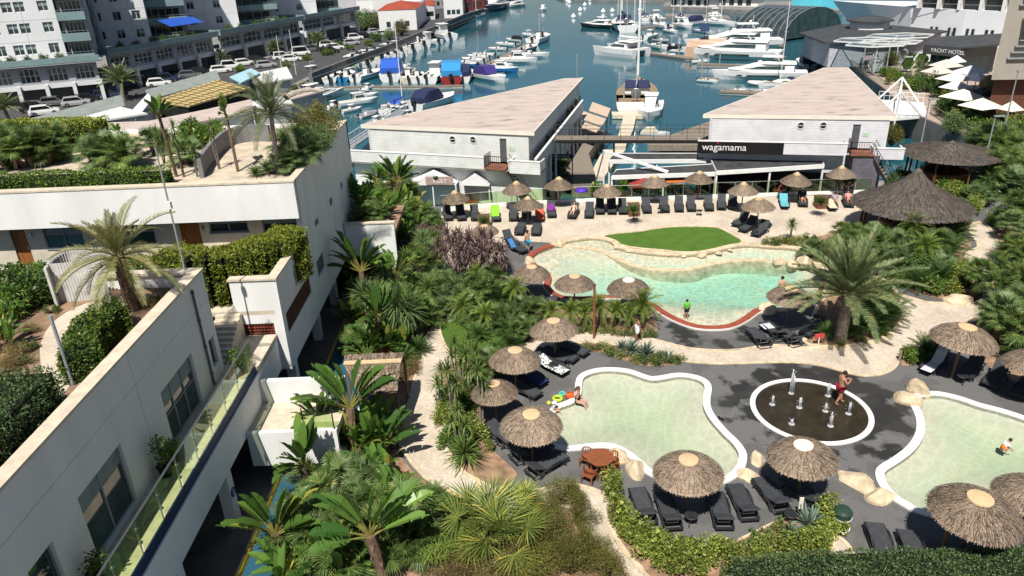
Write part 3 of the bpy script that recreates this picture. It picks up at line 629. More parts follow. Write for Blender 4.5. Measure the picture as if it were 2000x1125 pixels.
# ================================================================ harbour pavilions, terraces, bridges
def cladmat(name, col, step=.19):
    m, t, p, N, L = nodes(name); p.inputs['Roughness'].default_value = .55
    tc = N('ShaderNodeTexCoord'); sp = N('ShaderNodeSeparateXYZ'); L(tc.outputs['Object'], sp.inputs[0])
    mu = N('ShaderNodeMath'); mu.operation = 'MULTIPLY'; mu.inputs[1].default_value = 1/step; L(sp.outputs['Z'], mu.inputs[0])
    fr = N('ShaderNodeMath'); fr.operation = 'FRACT'; L(mu.outputs[0], fr.inputs[0])
    cr = N('ShaderNodeValToRGB'); L(fr.outputs[0], cr.inputs[0]); e = cr.color_ramp.elements
    e[0].color = rgba(lighter(col, .55)); e[0].position = .06; e[1].color = rgba(col); e[1].position = .14
    n = N('ShaderNodeTexNoise'); n.inputs['Scale'].default_value = 1.1; n.inputs['Detail'].default_value = 5; L(tc.outputs['Object'], n.inputs['Vector'])
    r2 = N('ShaderNodeValToRGB'); L(n.outputs[0], r2.inputs[0]); r2.color_ramp.elements[0].color = (.86, .85, .83, 1); r2.color_ramp.elements[0].position = .3; r2.color_ramp.elements[1].position = .6
    b = N('ShaderNodeMix'); b.data_type = 'RGBA'; b.blend_type = 'MULTIPLY'; b.inputs[0].default_value = 1; L(cr.outputs[0], b.inputs[6]); L(r2.outputs[0], b.inputs[7]); L(b.outputs[2], p.inputs['Base Color'])
    return m
M_clad = cladmat('white_boarding', (.76, .79, .77)); M_cladB = cladmat('lilac_white_boarding', (.75, .75, .79))
def roofmat():
    m, t, p, N, L = nodes('weathered_pink_roof'); p.inputs['Roughness'].default_value = .9
    tc = N('ShaderNodeTexCoord'); mp = N('ShaderNodeMapping'); mp.inputs['Scale'].default_value = (.4, 1.0, 1); L(tc.outputs['Object'], mp.inputs[0])
    n = N('ShaderNodeTexNoise'); n.inputs['Scale'].default_value = 1.0; n.inputs['Detail'].default_value = 6; n.inputs['Roughness'].default_value = .6; L(mp.outputs[0], n.inputs['Vector'])
    cr = N('ShaderNodeValToRGB'); L(n.outputs[0], cr.inputs[0]); e = cr.color_ramp.elements
    e[0].color = (.20, .165, .145, 1); e[0].position = .30; e[1].color = (.47, .385, .34, 1); e[1].position = .42
    q = e.new(.62); q.color = (.54, .455, .41, 1)
    L(cr.outputs[0], p.inputs['Base Color']); return m
M_roof = roofmat()
M_tar = mat('dark_felt_roof', (.055, .055, .058), .9, .35, 1.4, .4, 25)
M_beige = mat('beige_canvas', (.55, .43, .32), .85, .08, 1.5)
M_cream = mat('cream_canvas', (.78, .74, .64), .8, .06, 1)
M_whitep = mat('white_paint', (.80, .80, .79), .45, .05, 1.5)
M_thatch = None
def text(name, body, size, M, mt, parent=None, ext=.012, align='LEFT'):
    cu = bpy.data.curves.new(name, 'FONT'); cu.body = body; cu.size = size; cu.extrude = ext; cu.align_x = align; cu.resolution_u = 3
    to = bpy.data.objects.new(name, cu); COL.objects.link(to); bpy.context.view_layer.update()
    me = bpy.data.meshes.new_from_object(to.evaluated_get(bpy.context.evaluated_depsgraph_get())); bpy.data.objects.remove(to)
    me.name = name; me.materials.clear(); me.materials.append(mt)
    if parent is not None: M = mw(parent).inverted() @ M
    me.transform(M); o = bpy.data.objects.new(name, me); COL.objects.link(o)
    if parent is not None: o.parent = parent
    return o
def facing(O, U, N):
    "matrix for lettering lying on a wall: x along U, y up, z out"
    U = Vector(U).normalized(); N = Vector(N).normalized(); M = Matrix((U, UPV, N)).transposed().to_4x4(); M.translation = Vector(O); return M
def stairs(parent, top, dirv, w, n, rise, run, mt):
    dirv = Vector(dirv).normalized(); sd = Vector((-dirv.y, dirv.x, 0)); a = atan2(dirv.y, dirv.x)
    m = MB()
    for i in range(n): c = Vector(top)+dirv*(run*(i+.5))-UPV*(rise*(i+1)); m.box(c, (run+.03, w, .05), rz=a)
    m.build('stair_tread', mt, parent)
    m = MB()
    for s in (-1, 1):
        p = Vector(top)+sd*w/2*s; q = p+dirv*run*n-UPV*rise*n
        m.beam(p-UPV*.2, q-UPV*.2, .06, .22); m.tube([p+UPV*1.0, q+UPV*1.0], .025, 6)
        for i in range(n+1): b = p+(q-p)*i/n; m.tube([b-UPV*.1, b+UPV*1.0], .014, 5)
    m.build('stair_rail', M_black, parent)
def pavilion(name, label, roofpx, clad, ledgepx, zt, zl, doorpx, ports, sign=None):
    rf = GL(roofpx, zt); base = rf[0].copy(); base.z = -1.2
    B = thing(name, label, 'building', base)
    U = (rf[1]-rf[0]).normalized(); N = Vector((U.y, -U.x, 0))
    m = MB(); m.prism(rf, zt-.06, zt-.003); m.build('roof', M_roof, B)
    m = MB(); m.ring(offset(rf, -.02), .1, zt-.3, zt+.04); m.build('roof_edge', M_cream, B)
    m = MB(); m.prism(offset(rf, -.05), zt-.3, zt-.065); m.build('roof_soffit', M_whitep, B)
    wl = offset(rf, -.55); O = Vector((wl[0].x, wl[0].y, zl)); W = (wl[1]-wl[0]).length; H = zt-.3-zl
    def onwall(px, py):
        d = FWD*FPX+CR*(px-1000)-CU*(py-562.5); k = (O-CAMP).dot(N)/d.dot(N); p = CAMP+d*k-O; return p.dot(U), p.z
    d0, dz1 = onwall(*doorpx[0]); d1, _ = onwall(*doorpx[1])
    m = MB(); holed(m, O, U, N, W, H, .2, [(d0, 0, d1, 2.05)])
    n = len(wl)
    for i in range(1, n):
        a, b = wl[i], wl[(i+1) % n]; v = (b-a); L = v.length; v.normalize(); ob(m, (a.x, a.y, zl-4), v, Vector((v.y, -v.x, 0)), (.0, 0, -.2), (L, H+4, 0))
    m.build('wall', clad, B)
    m = MB(); ob(m, O, U, N, (d0, 0, -.16), (d1, 2.05, -.1)); ob(m, O, U, N, (d0+.02, .02, -.1), (d1-.02, 2.0, -.085)); dd = m.build('door', mat('grey_door', (.10, .11, .115), .5, .15, 2), B)
    m = MB(); ob(m, O, U, N, (d0+.1, .95, -.085), (d0+.22, 1.0, -.03)); m.build('handle', M_steel, dd)
    m = MB(); ob(m, O, U, N, (d1+.25, 1.0, .003), (d1+.75, 1.35, .02)); m.build('notice', mat('pale_green_notice', (.45, .62, .45), .6), B)
    for px, py in ports:
        a, z = onwall(px, py); R = facing(O+U*a+UPV*z+N*.004, U, N)
        m = MB(); m.lathe([(.33, 0), (.33, .05), (.27, .05), (.27, .01)], 24); m.v = [tuple(R @ Vector(v)) for v in m.v]; f = m.build('porthole', M_whitep, B)
        m = MB(); m.lathe([(0, .012), (.28, .012)], 24); m.v = [tuple(R @ Vector(v)) for v in m.v]; m.build('pane', M_pane, f)
        m = MB(); m.box((0, 0, .03), (.6, .07, .03)); m.v = [tuple(R @ Vector(v)) for v in m.v]; m.build('bar', mat('port_bar', (.5, .52, .52), .5), f)
    return B, U, N, O, onwall
ROOFA = [(706, 244), (1042, 258), (1138, 152), (1102, 154)]
PA, UA, NA, OA, owA = pavilion('harbour_pavilion', 'white boarded harbour pavilion with pink flat wedge roof left of the footbridge', ROOFA, M_clad, None, 5.8, 3.05, [(976, 280), (989, 280)], [(884, 272), (924, 273)])
ROOFB = [(1375, 224), (1752, 228), (1655, 132), (1610, 133)]
PB, UBv, NBv, OB, owB = pavilion('harbour_pavilion', 'white boarded harbour pavilion with pink wedge roof and black restaurant sign', ROOFB, M_cladB, None, 5.8, 3.05, [(1664, 262), (1679, 262)], [(1564, 245), (1608, 245)])
def ledge(B, O, U, N, a, b, z0, z1, out, clad, back=0.0):
    m = MB(); ob(m, O, U, N, (a, z0-O.z, out-.12), (b, z1-O.z, out)); ob(m, O, U, N, (a, z0-O.z, back+.003), (a+.12, z1-O.z-.003, out-.122)); ob(m, O, U, N, (b-.12, z0-O.z, back+.003), (b, z1-O.z-.003, out-.122)); m.build('parapet', clad, B)
    m = MB(); ob(m, O, U, N, (a, z0-O.z, back-.5), (b, z0-O.z+.2, out-.13)); m.build('ledge_floor', mat('ochre_ledge', (.38, .30, .19), .9, .3, 1.5), B)
    m = MB(); ob(m, O, U, N, (a-.03, z1-O.z+.003, out-.2), (b+.03, z1-O.z+.08, out+.04)); m.build('parapet_cap', M_whitep, B)
WA = (G(1042, 258, 5.8)-G(706, 244, 5.8)).length
ledge(PA, OA, UA, NA, -1.6, WA-4.6, 2.75, 3.75, 1.5, M_clad); ledge(PA, OA, UA, NA, WA-2.4, WA+.4, 2.55, 3.6, 1.5, M_clad)
m = MB(); m.prism([(p.x, p.y) for p in offset(GL(ROOFA, 5.8), -.9)], -1.2, 2.7); ob(m, OA, UA, NA, (-1.5, -4.2, -.3), (WA+.3, -.6, .6)); m.build('lower_storey', M_clad, PA)
m = MB(); ob(m, OA, UA, NA, (-1.8, -.42, -.4), (WA-2.5, -.33, 1.45)); m.build('deck_slab', M_conc, PA)
# planted strip along the right flank
fl = [G(1046, 312, 3.6), G(1138, 196, 3.6)]; Uf = (fl[1]-fl[0]).normalized(); Lf = (fl[1]-fl[0]).length
m = MB(); m.beam(fl[0]-UPV*.55, fl[1]-UPV*.55, .14, 1.1); m.build('flank_parapet', M_clad, PA)
m = MB(); m.beam(fl[0]+UPV*.04, fl[1]+UPV*.04, .24, .07); m.build('parapet_cap', M_whitep, PA)
nf = Vector((-Uf.y, Uf.x, 0)); m = MB(); a = fl[0]+nf*.07-UPV*.9; b = fl[1]+nf*.07-UPV*.9; m.add([a, b, b+nf*1.7, a+nf*1.7], [(0, 1, 2, 3)]); m.build('flank_floor', M_soil, PA)
m = MB()
for k in range(10): p = fl[0]+Uf*(k+.5)*Lf/10; m.tube([p-UPV*4.8, p-UPV*1.1], .1, 6)
m.build('post', M_whitep, PA)
for (BB, O, U, N, px) in ((PA, OA, UA, NA, 958), (PB, OB, UBv, NBv, 1655)):
    ow = owA if BB is PA else owB; a, _ = ow(px, 290)
    m = MB(); ob(m, O, U, N, (a, -.25, .003), (a+1.9, -.13, 1.75)); m.build('landing', mat('red_brown_boards', (.22, .09, .055), .7, .25, 3), BB)
    m = MB()
    for q in range(9): ob(m, O, U, N, (a+q*.19, -.13, 1.7), (a+q*.19+.025, .9, 1.725))
    for q in range(8): ob(m, O, U, N, (a, -.13, .2+q*.2), (a+.025, .9, .2+q*.2+.025))
    ob(m, O, U, N, (a, .9, 1.69), (a+1.6, .95, 1.735)); ob(m, O, U, N, (a, .9, .1), (a+.035, .95, 1.69)); m.build('landing_rail', M_black, BB)
    t0 = O+U*(a+1.9)+N*.95-UPV*.15; stairs(BB, t0, U-N*.15 if BB is PA else U+N*.35, 1.2, 14, .28, .2, M_deckwood)
m = MB(); a, _ = owB(1660, 300); ob(m, OB, UBv, NBv, (a, -4.25, .2), (a+2.1, -.26, 1.6)); m.build('stair_store', mat('slate_boarding', (.13, .12, .15), .7, .2, 3), PB)
# right-hand ledge of B with the black sign
a0, _ = owB(1362, 286); a1, _ = owB(1530, 286); a2, _ = owB(1655, 290)
ledge(PB, OB, UBv, NBv, -.9, a2-.3, 2.75, 3.75, 1.5, M_cladB)
SG = thing('restaurant_sign', 'long black fascia sign with white restaurant lettering on the right pavilion', 'sign', OB+UBv*1.5+NBv*1.52)
m = MB(); ob(m, OB, UBv, NBv, (-.95, -.32, 1.55), (6.3, .72, 1.62)); m.build('board', mat('gloss_black_sign', (.012, .012, .013), .35), SG)
text('lettering', 'wagamama', .86, facing(OB+UBv*-.55+NBv*1.625+UPV*-.02, UBv, NBv), M_whitep, SG)
m = MB()
for k in range(5):
    an = pi/2+k*2*pi/5; v = [Vector((.11*cos(an), .11*sin(an), 0)), Vector((.05*cos(an+.628), .05*sin(an+.628), 0)), Vector((0, 0, 0)), Vector((.05*cos(an-.628), .05*sin(an-.628), 0))]
    Ms = facing(OB+UBv*.78+NBv*1.63+UPV*.63, UBv, NBv); m.add([Ms @ q for q in v], [(3, 2, 1, 0)])
m.build('star', mat('red_star', (.6, .03, .04), .5), SG)
ledge(PB, OB, UBv, NBv, a2+1.8, a2+4.2, 2.5, 3.4, 1.5, M_cladB)
m = MB(); m.prism([(p.x, p.y) for p in offset(GL(ROOFB, 5.8), -.9)], -1.2, 2.7); ob(m, OB, UBv, NBv, (-.8, -4.2, -.3), (a2-.3, -.4, .5)); m.build('lower_storey', M_cladB, PB)
m = MB(); dk = GL([(1390, 285), (1395, 235), (1300, 268), (1265, 285)], -2.0); m.prism([(p.x, p.y) for p in dk], -2.6, -1.9); o = m.build('jetty_deck', M_deckwood); tag(o, 'brown boarded jetty deck on the water beside the right pavilion', 'jetty')
# ---- restaurant terrace roofs in front of the right pavilion
def awning_roof(label, pts, z, slope, fas):
    g = GL(pts, z); R = thing('terrace_roof', label, 'canopy', (g[0].x, g[0].y, -1.2))
    m = MB(); m.prism([(p.x, p.y) for p in g], lambda x, y: z-.1, lambda x, y: z); m.build('roof', M_tar, R)
    m = MB(); m.ring([Vector((p.x, p.y, 0)) for p in g], .16, z-.32, z+.03); m.build('fascia', M_whitep, R)
    for p in g+[(g[0]+g[1])/2, (g[-1]+g[-2])/2]:
        m = MB(); m.box2((p.x-.07, p.y-.07, -1.2), (p.x+.07, p.y+.07, z-.11)); m.build('post', M_whitep, R)
    return R
R1 = awning_roof('large black terrace roof with white fascia under the black restaurant sign', [(1385, 302), (1598, 303), (1608, 321), (1400, 334)], 1.95, 0, 0)
R2 = awning_roof('narrow black terrace roof with sagging edge beside the footbridge', [(1200, 300), (1365, 300), (1378, 311), (1190, 312)], 2.0, 0, 0)
R3 = awning_roof('low black terrace roof behind the middle thatched parasols', [(1205, 332), (1390, 321), (1398, 336), (1195, 343)], 1.75, 0, 0)
m = MB(); a = G(1180, 295, 3.1); b = G(1305, 336, 1.9); m.beam(a, b, .22, .2); m.beam(a, (a.x, a.y, -1.2), .12, .12); m.beam(a, G(1162, 360, -1.2), .1, .1); m.build('truss_beam', M_whitep, R3)
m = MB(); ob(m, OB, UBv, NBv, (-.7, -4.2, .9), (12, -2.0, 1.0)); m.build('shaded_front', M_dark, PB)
for (px, py, tx, col, lab) in ((1320, 346, 1, (.45, .12, .03), 'orange square parasol on the restaurant terrace behind the glass fence'), (1258, 355, 1, (.28, .04, .04), 'dark red parasol on the restaurant terrace behind the glass fence')):
    g = G(px, py, 1.1); P = thing('terrace_parasol', lab, 'parasol', (g.x, g.y, -1.2)); m = MB(); m.add([g+Vector((-1.3, -1.3, -.1)), g+Vector((1.3, -1.3, -.1)), g+Vector((1.3, 1.3, -.1)), g+Vector((-1.3, 1.3, -.1)), g+Vector((0, 0, .45))], [(0, 1, 4), (1, 2, 4), (2, 3, 4), (3, 0, 4)]); m.build('canopy', mat('canvas%d' % px, col, .8), P)
    m = MB(); m.tube([(g.x, g.y, -1.2), (g.x, g.y, 1.5)], .03, 6); m.build('pole', M_black, P)
# ---- tent restaurant below the left pavilion
T = thing('tent_restaurant', 'white gabled tent awning of the restaurant below the left pavilion', 'tent', (-6, 62.5, -1.2))
def gable(name, pxs, z, zr, par):
    a, b, c, d = GL(pxs, z); m = MB(); r0 = (a+b)/2; r0.z = zr; r1 = (c+d)/2; r1.z = zr
    m.add([a, b, c, d, r0, r1], [(0, 3, 5, 4), (4, 5, 2, 1), (0, 4, 1), (3, 2, 5)]); return m.build(name, M_whitep, par)
gable('tent_roof', [(800, 362), (890, 362), (905, 340), (815, 335)], 1.3, 2.4, T); gable('tent_roof', [(900, 362), (955, 364), (965, 342), (910, 340)], 1.3, 2.3, T)
for px in (800, 845, 890, 905, 955):
    g = G(px, 362, 1.3); m = MB(); m.box2((g.x-.05, g.y-.05, -1.2), (g.x+.05, g.y+.05, 1.28)); m.build('post', M_whitep, T)
g = G(833, 360, 1.4); S2 = thing('board_sign', 'pale pink board sign with white lettering over the tent restaurant entrance', 'sign', g)
h = G(886, 360, 1.4); Us = (h-g).normalized(); Ns = Vector((Us.y, -Us.x, 0)); Ls = (h-g).length
m = MB(); ob(m, g, Us, Ns, (0, 0, .1), (Ls, .72, .16)); m.build('board', mat('faded_pink_board', (.42, .31, .27), .7, .15, 3), S2)
text('lettering', 'KULT', .5, facing(g+Us*.65+Ns*.165+UPV*.17, Us, Ns), M_whitep, S2, .005)
m = MB(); ob(m, g, Us, Ns, (.5, .07, .162), (1.9, .1, .17)); m.lathe([(0, 0), (.18, 0), (.18, .04), (0, .04)], 12, tuple(g+Us*.9+Ns*.2+UPV*.72), sx=1.3); m.build('emblem', mat('green_emblem', (.05, .13, .09), .6), S2)
g = G(1074, 309, .9); h = G(1119, 309, .9); Us = (h-g).normalized(); Ns = Vector((Us.y, -Us.x, 0)); Ls = (h-g).length
S3 = thing('gate_sign', 'black gateway sign with white letters over the boardwalk entrance', 'sign', (g.x, g.y, -1.2))
m = MB(); ob(m, g, Us, Ns, (0, 0, 0), (Ls, .42, .08)); m.build('board', M_black, S3)
text('lettering', 'O TAPASAA', .34, facing(g+Us*.15+Ns*.085+UPV*.09, Us, Ns), M_whitep, S3, .005)
for q in (.05, Ls-.05):
    p = g+Us*q; m = MB(); m.box2((p.x-.05, p.y-.05, -1.2), (p.x+.05, p.y+.05, .897)); m.build('post', M_black, S3)
# ---- footbridge between the pavilions
FB = thing('footbridge', 'level timber footbridge with thin rails joining the two pink roofed pavilions', 'footbridge', G(1240, 270, 3.4))
a = G(1083, 270, 3.45); b = G(1402, 270, 3.2); m = MB(); m.beam(a, b, 1.7, .12); m.build('deck', M_deckwood, FB)
m = MB(); s = Vector((0, -.87, 0)); m.beam(a+s-UPV*.12, b+s-UPV*.12, .08, .3); m.beam(a-s-UPV*.12, b-s-UPV*.12, .08, .3); m.build('girder', M_black, FB)
for sgn in (1, -1):
    m = MB(); s = Vector((0, -.84*sgn, 0)); m.tube([a+s+UPV*1.05, b+s+UPV*1.05], .025, 6); m.tube([a+s+UPV*.7, b+s+UPV*.7], .012, 5); m.tube([a+s+UPV*.4, b+s+UPV*.4], .012, 5)
    for i in range(11): p = a+(b-a)*i/10+s; m.tube([p, p+UPV*1.05], .02, 5)
    m.build('railing', M_black, FB)
p = a+(b-a)*.37; m = MB(); m.tube([p-UPV*.1, (p.x, p.y, -3.5)], .08, 8); m.build('pier', M_black, FB)
# ---- boardwalk stalls and floating dock between the pavilions
bw = GL([(1118, 350), (1165, 350), (1150, 300), (1180, 255), (1130, 240), (1082, 300)], -1.2)
m = MB(); m.prism([(p.x, p.y) for p in bw], -3.2, -1.19); struct(m.build('boardwalk', M_deckwood))
for i, pts in enumerate([[(1157, 199), (1193, 212), (1186, 228), (1150, 216)], [(1140, 217), (1184, 232), (1176, 246), (1132, 231)], [(1127, 233), (1173, 249), (1165, 258), (1122, 244)]]):
    g = GL(pts, .9); A = thing('stall_awning', ('rear', 'middle', 'front')[i]+' beige awning of the three on the boardwalk by the moored yacht', 'awning', (g[0].x, g[0].y, -1.2), group='beige boardwalk awnings')
    m = MB(); m.prism([(p.x, p.y) for p in g], .8, .9); m.build('canopy', M_beige, A)
    for p in g: m = MB(); m.box2((p.x-.04, p.y-.04, -1.2), (p.x+.04, p.y+.04, .797)); m.build('post', M_black, A)
FD = thing('floating_dock', 'cream floating dock leading out to the sailing yacht', 'dock', G(1225, 250, -2.6))
for pts in ([(1219, 222), (1243, 222), (1238, 250), (1222, 285), (1200, 285), (1212, 250)], [(1178, 292), (1222, 292), (1205, 312), (1180, 345), (1150, 345)]):
    g = GL(pts, -2.4); m = MB(); m.prism([(p.x, p.y) for p in g], -2.9, -2.4); m.build('deck', M_cope, FD)
g = GL([(1194, 218), (1258, 219), (1256, 226), (1196, 225)], -2.4); m = MB(); m.prism([(p.x, p.y) for p in g], -2.9, -2.39); m.build('deck', M_cope, FD)
g = GL([(1205, 212), (1214, 196), (1222, 198), (1216, 213)], -2.4); m = MB(); m.prism([(p.x, p.y) for p in g], -2.9, -2.38); m.build('finger', mat('red_brown_boards', (.2, .1, .06)), FD)
def pile(px, py, z1, label, hgt=None, r=.13):
    g = G(px, py, -3); m = MB(); m.tube([(g.x, g.y, -4), (g.x, g.y, z1)], r, 10); m.lathe([(r*1.25, 0), (r*.8, .12), (0, .35)], 10, (g.x, g.y, z1)); o = m.build('mooring_pile', mat('galvanised_pile', (.32, .33, .32), .6, .2, 2)); tag(o, label, 'pile'); return o
pile(1218, 212, .6, 'tall grey mooring pile with hook beside the sailing yacht')
# ---- glass fence along the pool terrace
GF = thing('glass_fence', 'glass panel fence on white kerb between pool terrace and restaurants', 'fence', (10, 60, 0))
fl = GL([(862, 412), (940, 405), (1000, 401), (1090, 396), (1200, 392), (1300, 389), (1400, 386), (1500, 383), (1600, 380), (1700, 377)])
m = MB(); m.strip(fl, .16, 0, .28); m.build('kerb', M_white, GF)
tot = 0
for a, b in zip(fl, fl[1:]):
    n = max(1, round((b-a).length/1.5))
    for i in range(n):
        p = a+(b-a)*(i/n); q = a+(b-a)*((i+1)/n); d = (q-p).normalized()*.03
        m = MB(); m.beam(p+d+UPV*.82, q-d+UPV*.82, .014, .95); m.build('glass_panel', M_glassrail, GF)
        m = MB(); m.box2((p.x-.025, p.y-.025, .28), (p.x+.025, p.y+.025, 1.32)); m.build('post', M_steel, GF)
m = MB(); m.tube([(p.x, p.y, 1.32) for p in fl], .022, 6); m.build('rail', M_steel, GF)
# ---- two big palapas on the right
def thatchmat(name, a, b, sc=30):
    m, t, p, N, L = nodes(name); p.inputs['Roughness'].default_value = .9; p.inputs['Specular IOR Level'].default_value = .15
    tc = N('ShaderNodeTexCoord'); g = N('ShaderNodeNewGeometry'); n = N('ShaderNodeTexNoise'); n.inputs['Scale'].default_value = sc; n.inputs['Detail'].default_value = 4; L(tc.outputs['Object'], n.inputs['Vector'])
    ad = N('ShaderNodeMath'); ad.operation = 'ADD'; L(n.outputs[0], ad.inputs[0]); mu = N('ShaderNodeMath'); mu.operation = 'MULTIPLY_ADD'; mu.inputs[1].default_value = .7; mu.inputs[2].default_value = -.35; L(g.outputs['Random Per Island'], mu.inputs[0]); L(mu.outputs[0], ad.inputs[1])
    cr = N('ShaderNodeValToRGB'); L(ad.outputs[0], cr.inputs[0]); e = cr.color_ramp.elements; e[0].color = rgba(a); e[0].position = .2; e[1].color = rgba(b); e[1].position = .8
    oi = N('ShaderNodeObjectInfo'); mr = N('ShaderNodeMapRange'); mr.inputs[3].default_value = .82; mr.inputs[4].default_value = 1.18; L(oi.outputs['Random'], mr.inputs[0]); hs = N('ShaderNodeHueSaturation'); L(mr.outputs[0], hs.inputs['Value']); L(cr.outputs[0], hs.inputs['Color'])
    L(hs.outputs[0], p.inputs['Base Color']); return m
M_thD = thatchmat('dark_thatch', (.055, .045, .04), (.17, .145, .125)); M_th = thatchmat('grey_thatch', (.11, .082, .06), (.37, .285, .21)); M_cap = mat('straw_cap', (.64, .46, .27), .75, .1, 4, .2, 40); M_capw = mat('white_cap', (.78, .72, .60), .7, .06, 3)
def thatch_mesh(m, prof, n, seed, bw=.05, layers=9, over=.12, jit=.03, lift=.05):
    "straw blades in overlapping courses over a surface of revolution prof = [(r, z)...] from top to eave"
    r_ = random.Random(seed); tot = [0]
    for a, b in zip(prof, prof[1:]): tot.append(tot[-1]+hypot(b[0]-a[0], b[1]-a[1]))
    S = tot[-1]
    def at(s):
        s = max(0, s)
        for i in range(len(prof)-1):
            if s <= tot[i+1] or i == len(prof)-2:
                k = (s-tot[i])/max(1e-6, tot[i+1]-tot[i]); return prof[i][0]+(prof[i+1][0]-prof[i][0])*k, prof[i][1]+(prof[i+1][1]-prof[i][1])*k
    m.lathe([(r*.985, z-.03) for r, z in prof], 28); s0 = prof[-1]
    m.lathe([(s0[0]*.97, s0[1]-.05), (prof[len(prof)//2][0]*.9, prof[len(prof)//2][1]-.16), (.02, prof[0][1]-.2)], 20)
    for l in range(layers):
        sb = S*(l+1)/layers; sa = sb-S/layers*1.5; cnt = max(10, int(n*at(sb)[0]/s0[0]))
        for i in range(cnt):
            a = 2*pi*(i+r_.random())/cnt; da = r_.uniform(-.05, .05); e = r_.uniform(-.03, .5)*over+(over*.25 if l == layers-1 else 0)
            ra, za = at(sa+r_.uniform(-.03, .03)); rb, zb = at(min(sb, S)); k = (sb+e-min(sb, S)); rb += k*.6; zb -= k*.8 if l == layers-1 else k*.4
            za += .01; zb += lift*r_.random()+.012; w = bw*r_.uniform(.5, 1.1)
            p = Vector((ra*cos(a), ra*sin(a), za)); q = Vector((rb*cos(a+da), rb*sin(a+da), zb)); t = Vector((-sin(a), cos(a), 0))*w
            m.add([p-t*.6, p+t*.6, q+t*.5, q-t*.5], [(0, 1, 2, 3)])
def palapa(label, c, R, z0, z1, n):
    P = thing('palapa', label, 'thatched hut', (c.x, c.y, 0)); m = MB()
    thatch_mesh(m, [(.12, z1), (R*.25, z1-(z1-z0)*.36), (R*.6, z1-(z1-z0)*.7), (R, z0)], n, int(R*10), .07, 16, .16, .05, .02); m.build('thatch_roof', M_thD, P, W=False)
    for k in range(8): a = k*pi/4; m = MB(); m.tube([(R*.82*cos(a), R*.82*sin(a), 0), (R*.8*cos(a), R*.8*sin(a), z0+.2)], .09, 8); m.build('post', M_brown, P, W=False)
    m = MB(); m.tube([(0, 0, 0), (0, 0, z1-.1)], .14, 8); m.build('centre_pole', M_brown, P, W=False)
    m = MB(); m.lathe([(R*.5, 0), (R*.5, 1.05), (R*.42, 1.05), (R*.42, 0)], 24); m.build('bar_counter', M_woodor, P, W=False)
    m = MB(); m.lathe([(0, 0), (.22, -.12), (.3, -.35)], 12, (0, 0, z1+.12)); m.build('ridge_cap', M_thD, P, W=False)
    return P
palapa('largest dark thatched bar roof right of the pool terrace loungers', G(1781, 398, 2.2), 4.0, 2.2, 4.7, 520)
palapa('open thatched bar roof farther back beside the water channel', G(1856, 298, 2.6), 4.0, 2.6, 3.55, 420)
# ---- white cable footbridge and the railing of the right promenade
CB = thing('truss_footbridge', 'white steel triangle truss footbridge over the water channel', 'footbridge', G(1770, 230, 0))
a, b = G(1700, 236, 0), G(1812, 226, 0); a2_, b2_ = G(1715, 195, 0), G(1803, 200, 0)
m = MB(); mid = [(a+a2_)/2, (b+b2_)/2]; wd = (a2_-a).length; m.prism([(a.x, a.y), (b.x, b.y), (b2_.x, b2_.y), (a2_.x, a2_.y)], -.25, .05); m.build('deck', M_whitep, CB)
for p, q, nm in ((a, b, 'front'), (a2_, b2_, 'rear')):
    ap = p*.55+q*.45+UPV*3.0; m = MB()
    m.beam(ap, p+(q-p)*-.02, .2, .2); m.beam(ap, p+(q-p)*.9, .2, .2); m.beam(ap, p+(q-p)*.42-UPV*1.4, .16, .16); m.build('truss', M_whitep, CB)
    m = MB(); m.tube([p+UPV*1.1, q+UPV*1.1], .035, 6); m.tube([p+UPV*.6, q+UPV*.6], .025, 6)
    for i in range(9): v = p+(q-p)*i/8; m.tube([v, v+UPV*1.1], .03, 6)
    m.build('railing', M_whitep, CB)
m = MB(); m.beam((a*.55+b*.45)+UPV*3.0, (a2_*.55+b2_*.45)+UPV*3.0, .14, .14); m.build('tie', M_whitep, CB)
def railing(label, pts, z, col=None, step=1.0, h=1.1):
    R = thing('railing', label, 'railing', (pts[0].x, pts[0].y, z)); m = MB(); m.tube([(p.x, p.y, z+h) for p in pts], .04, 6); m.tube([(p.x, p.y, z+.12) for p in pts], .03, 5); m.build('rail', col or M_alu, R); m = MB()
    for p, q in zip(pts, pts[1:]):
        n = max(1, int((q-p).length/step))
        for i in range(n): v = p+(q-p)*i/n; m.tube([(v.x, v.y, z), (v.x, v.y, z+h)], .025, 5)
    m.build('railing_infill', col or M_alu, R); return R
M_oldw = mat('greyed_timber', (.26, .21, .16), .8, .2, 3)
railing('timber railing along the right promenade below the truss footbridge', GL([(1816, 222), (1860, 252), (1930, 292), (1990, 322)]), 0, M_oldw, .35)
railing('timber railing along the far right promenade above the pavilion roof', GL([(1660, 130), (1690, 150), (1735, 180)]), 0, M_oldw, .5)
# ================================================================ parasols, loungers, pool furniture
M_pole = mat('parasol_pole', (.20, .12, .07), .8, .25, 4, stretch=(1, 1, .2))
def make_parasol(prof, cap, capm, seed, n):
    P = thing('thatched_parasol', None, 'parasol')
    m = MB(); m.tube([(0, 0, 0), (0, 0, prof[0][1]-.05)], .05, 8); m.build('pole', M_pole, P, W=False)
    m = MB(); thatch_mesh(m, prof, n, seed, .028, 12, .12, .03, .025); m.build('canopy', M_th, P, W=False)
    m = MB(); m.lathe(cap, 20); m.build('cap', capm, P, W=False, smooth=True, auto=35)
    return P
NEAR = [(.18, 2.5), (.42, 2.46), (.78, 2.32), (1.08, 2.13), (1.3, 1.90)]; FAR = [(.12, 2.66), (.4, 2.46), (.85, 2.17), (1.3, 1.83)]
capN = [(.37, 2.465), (.36, 2.53), (.2, 2.565), (0, 2.575)]; capF = [(.36, 2.47), (.34, 2.52), (.1, 2.70), (0, 2.73)]
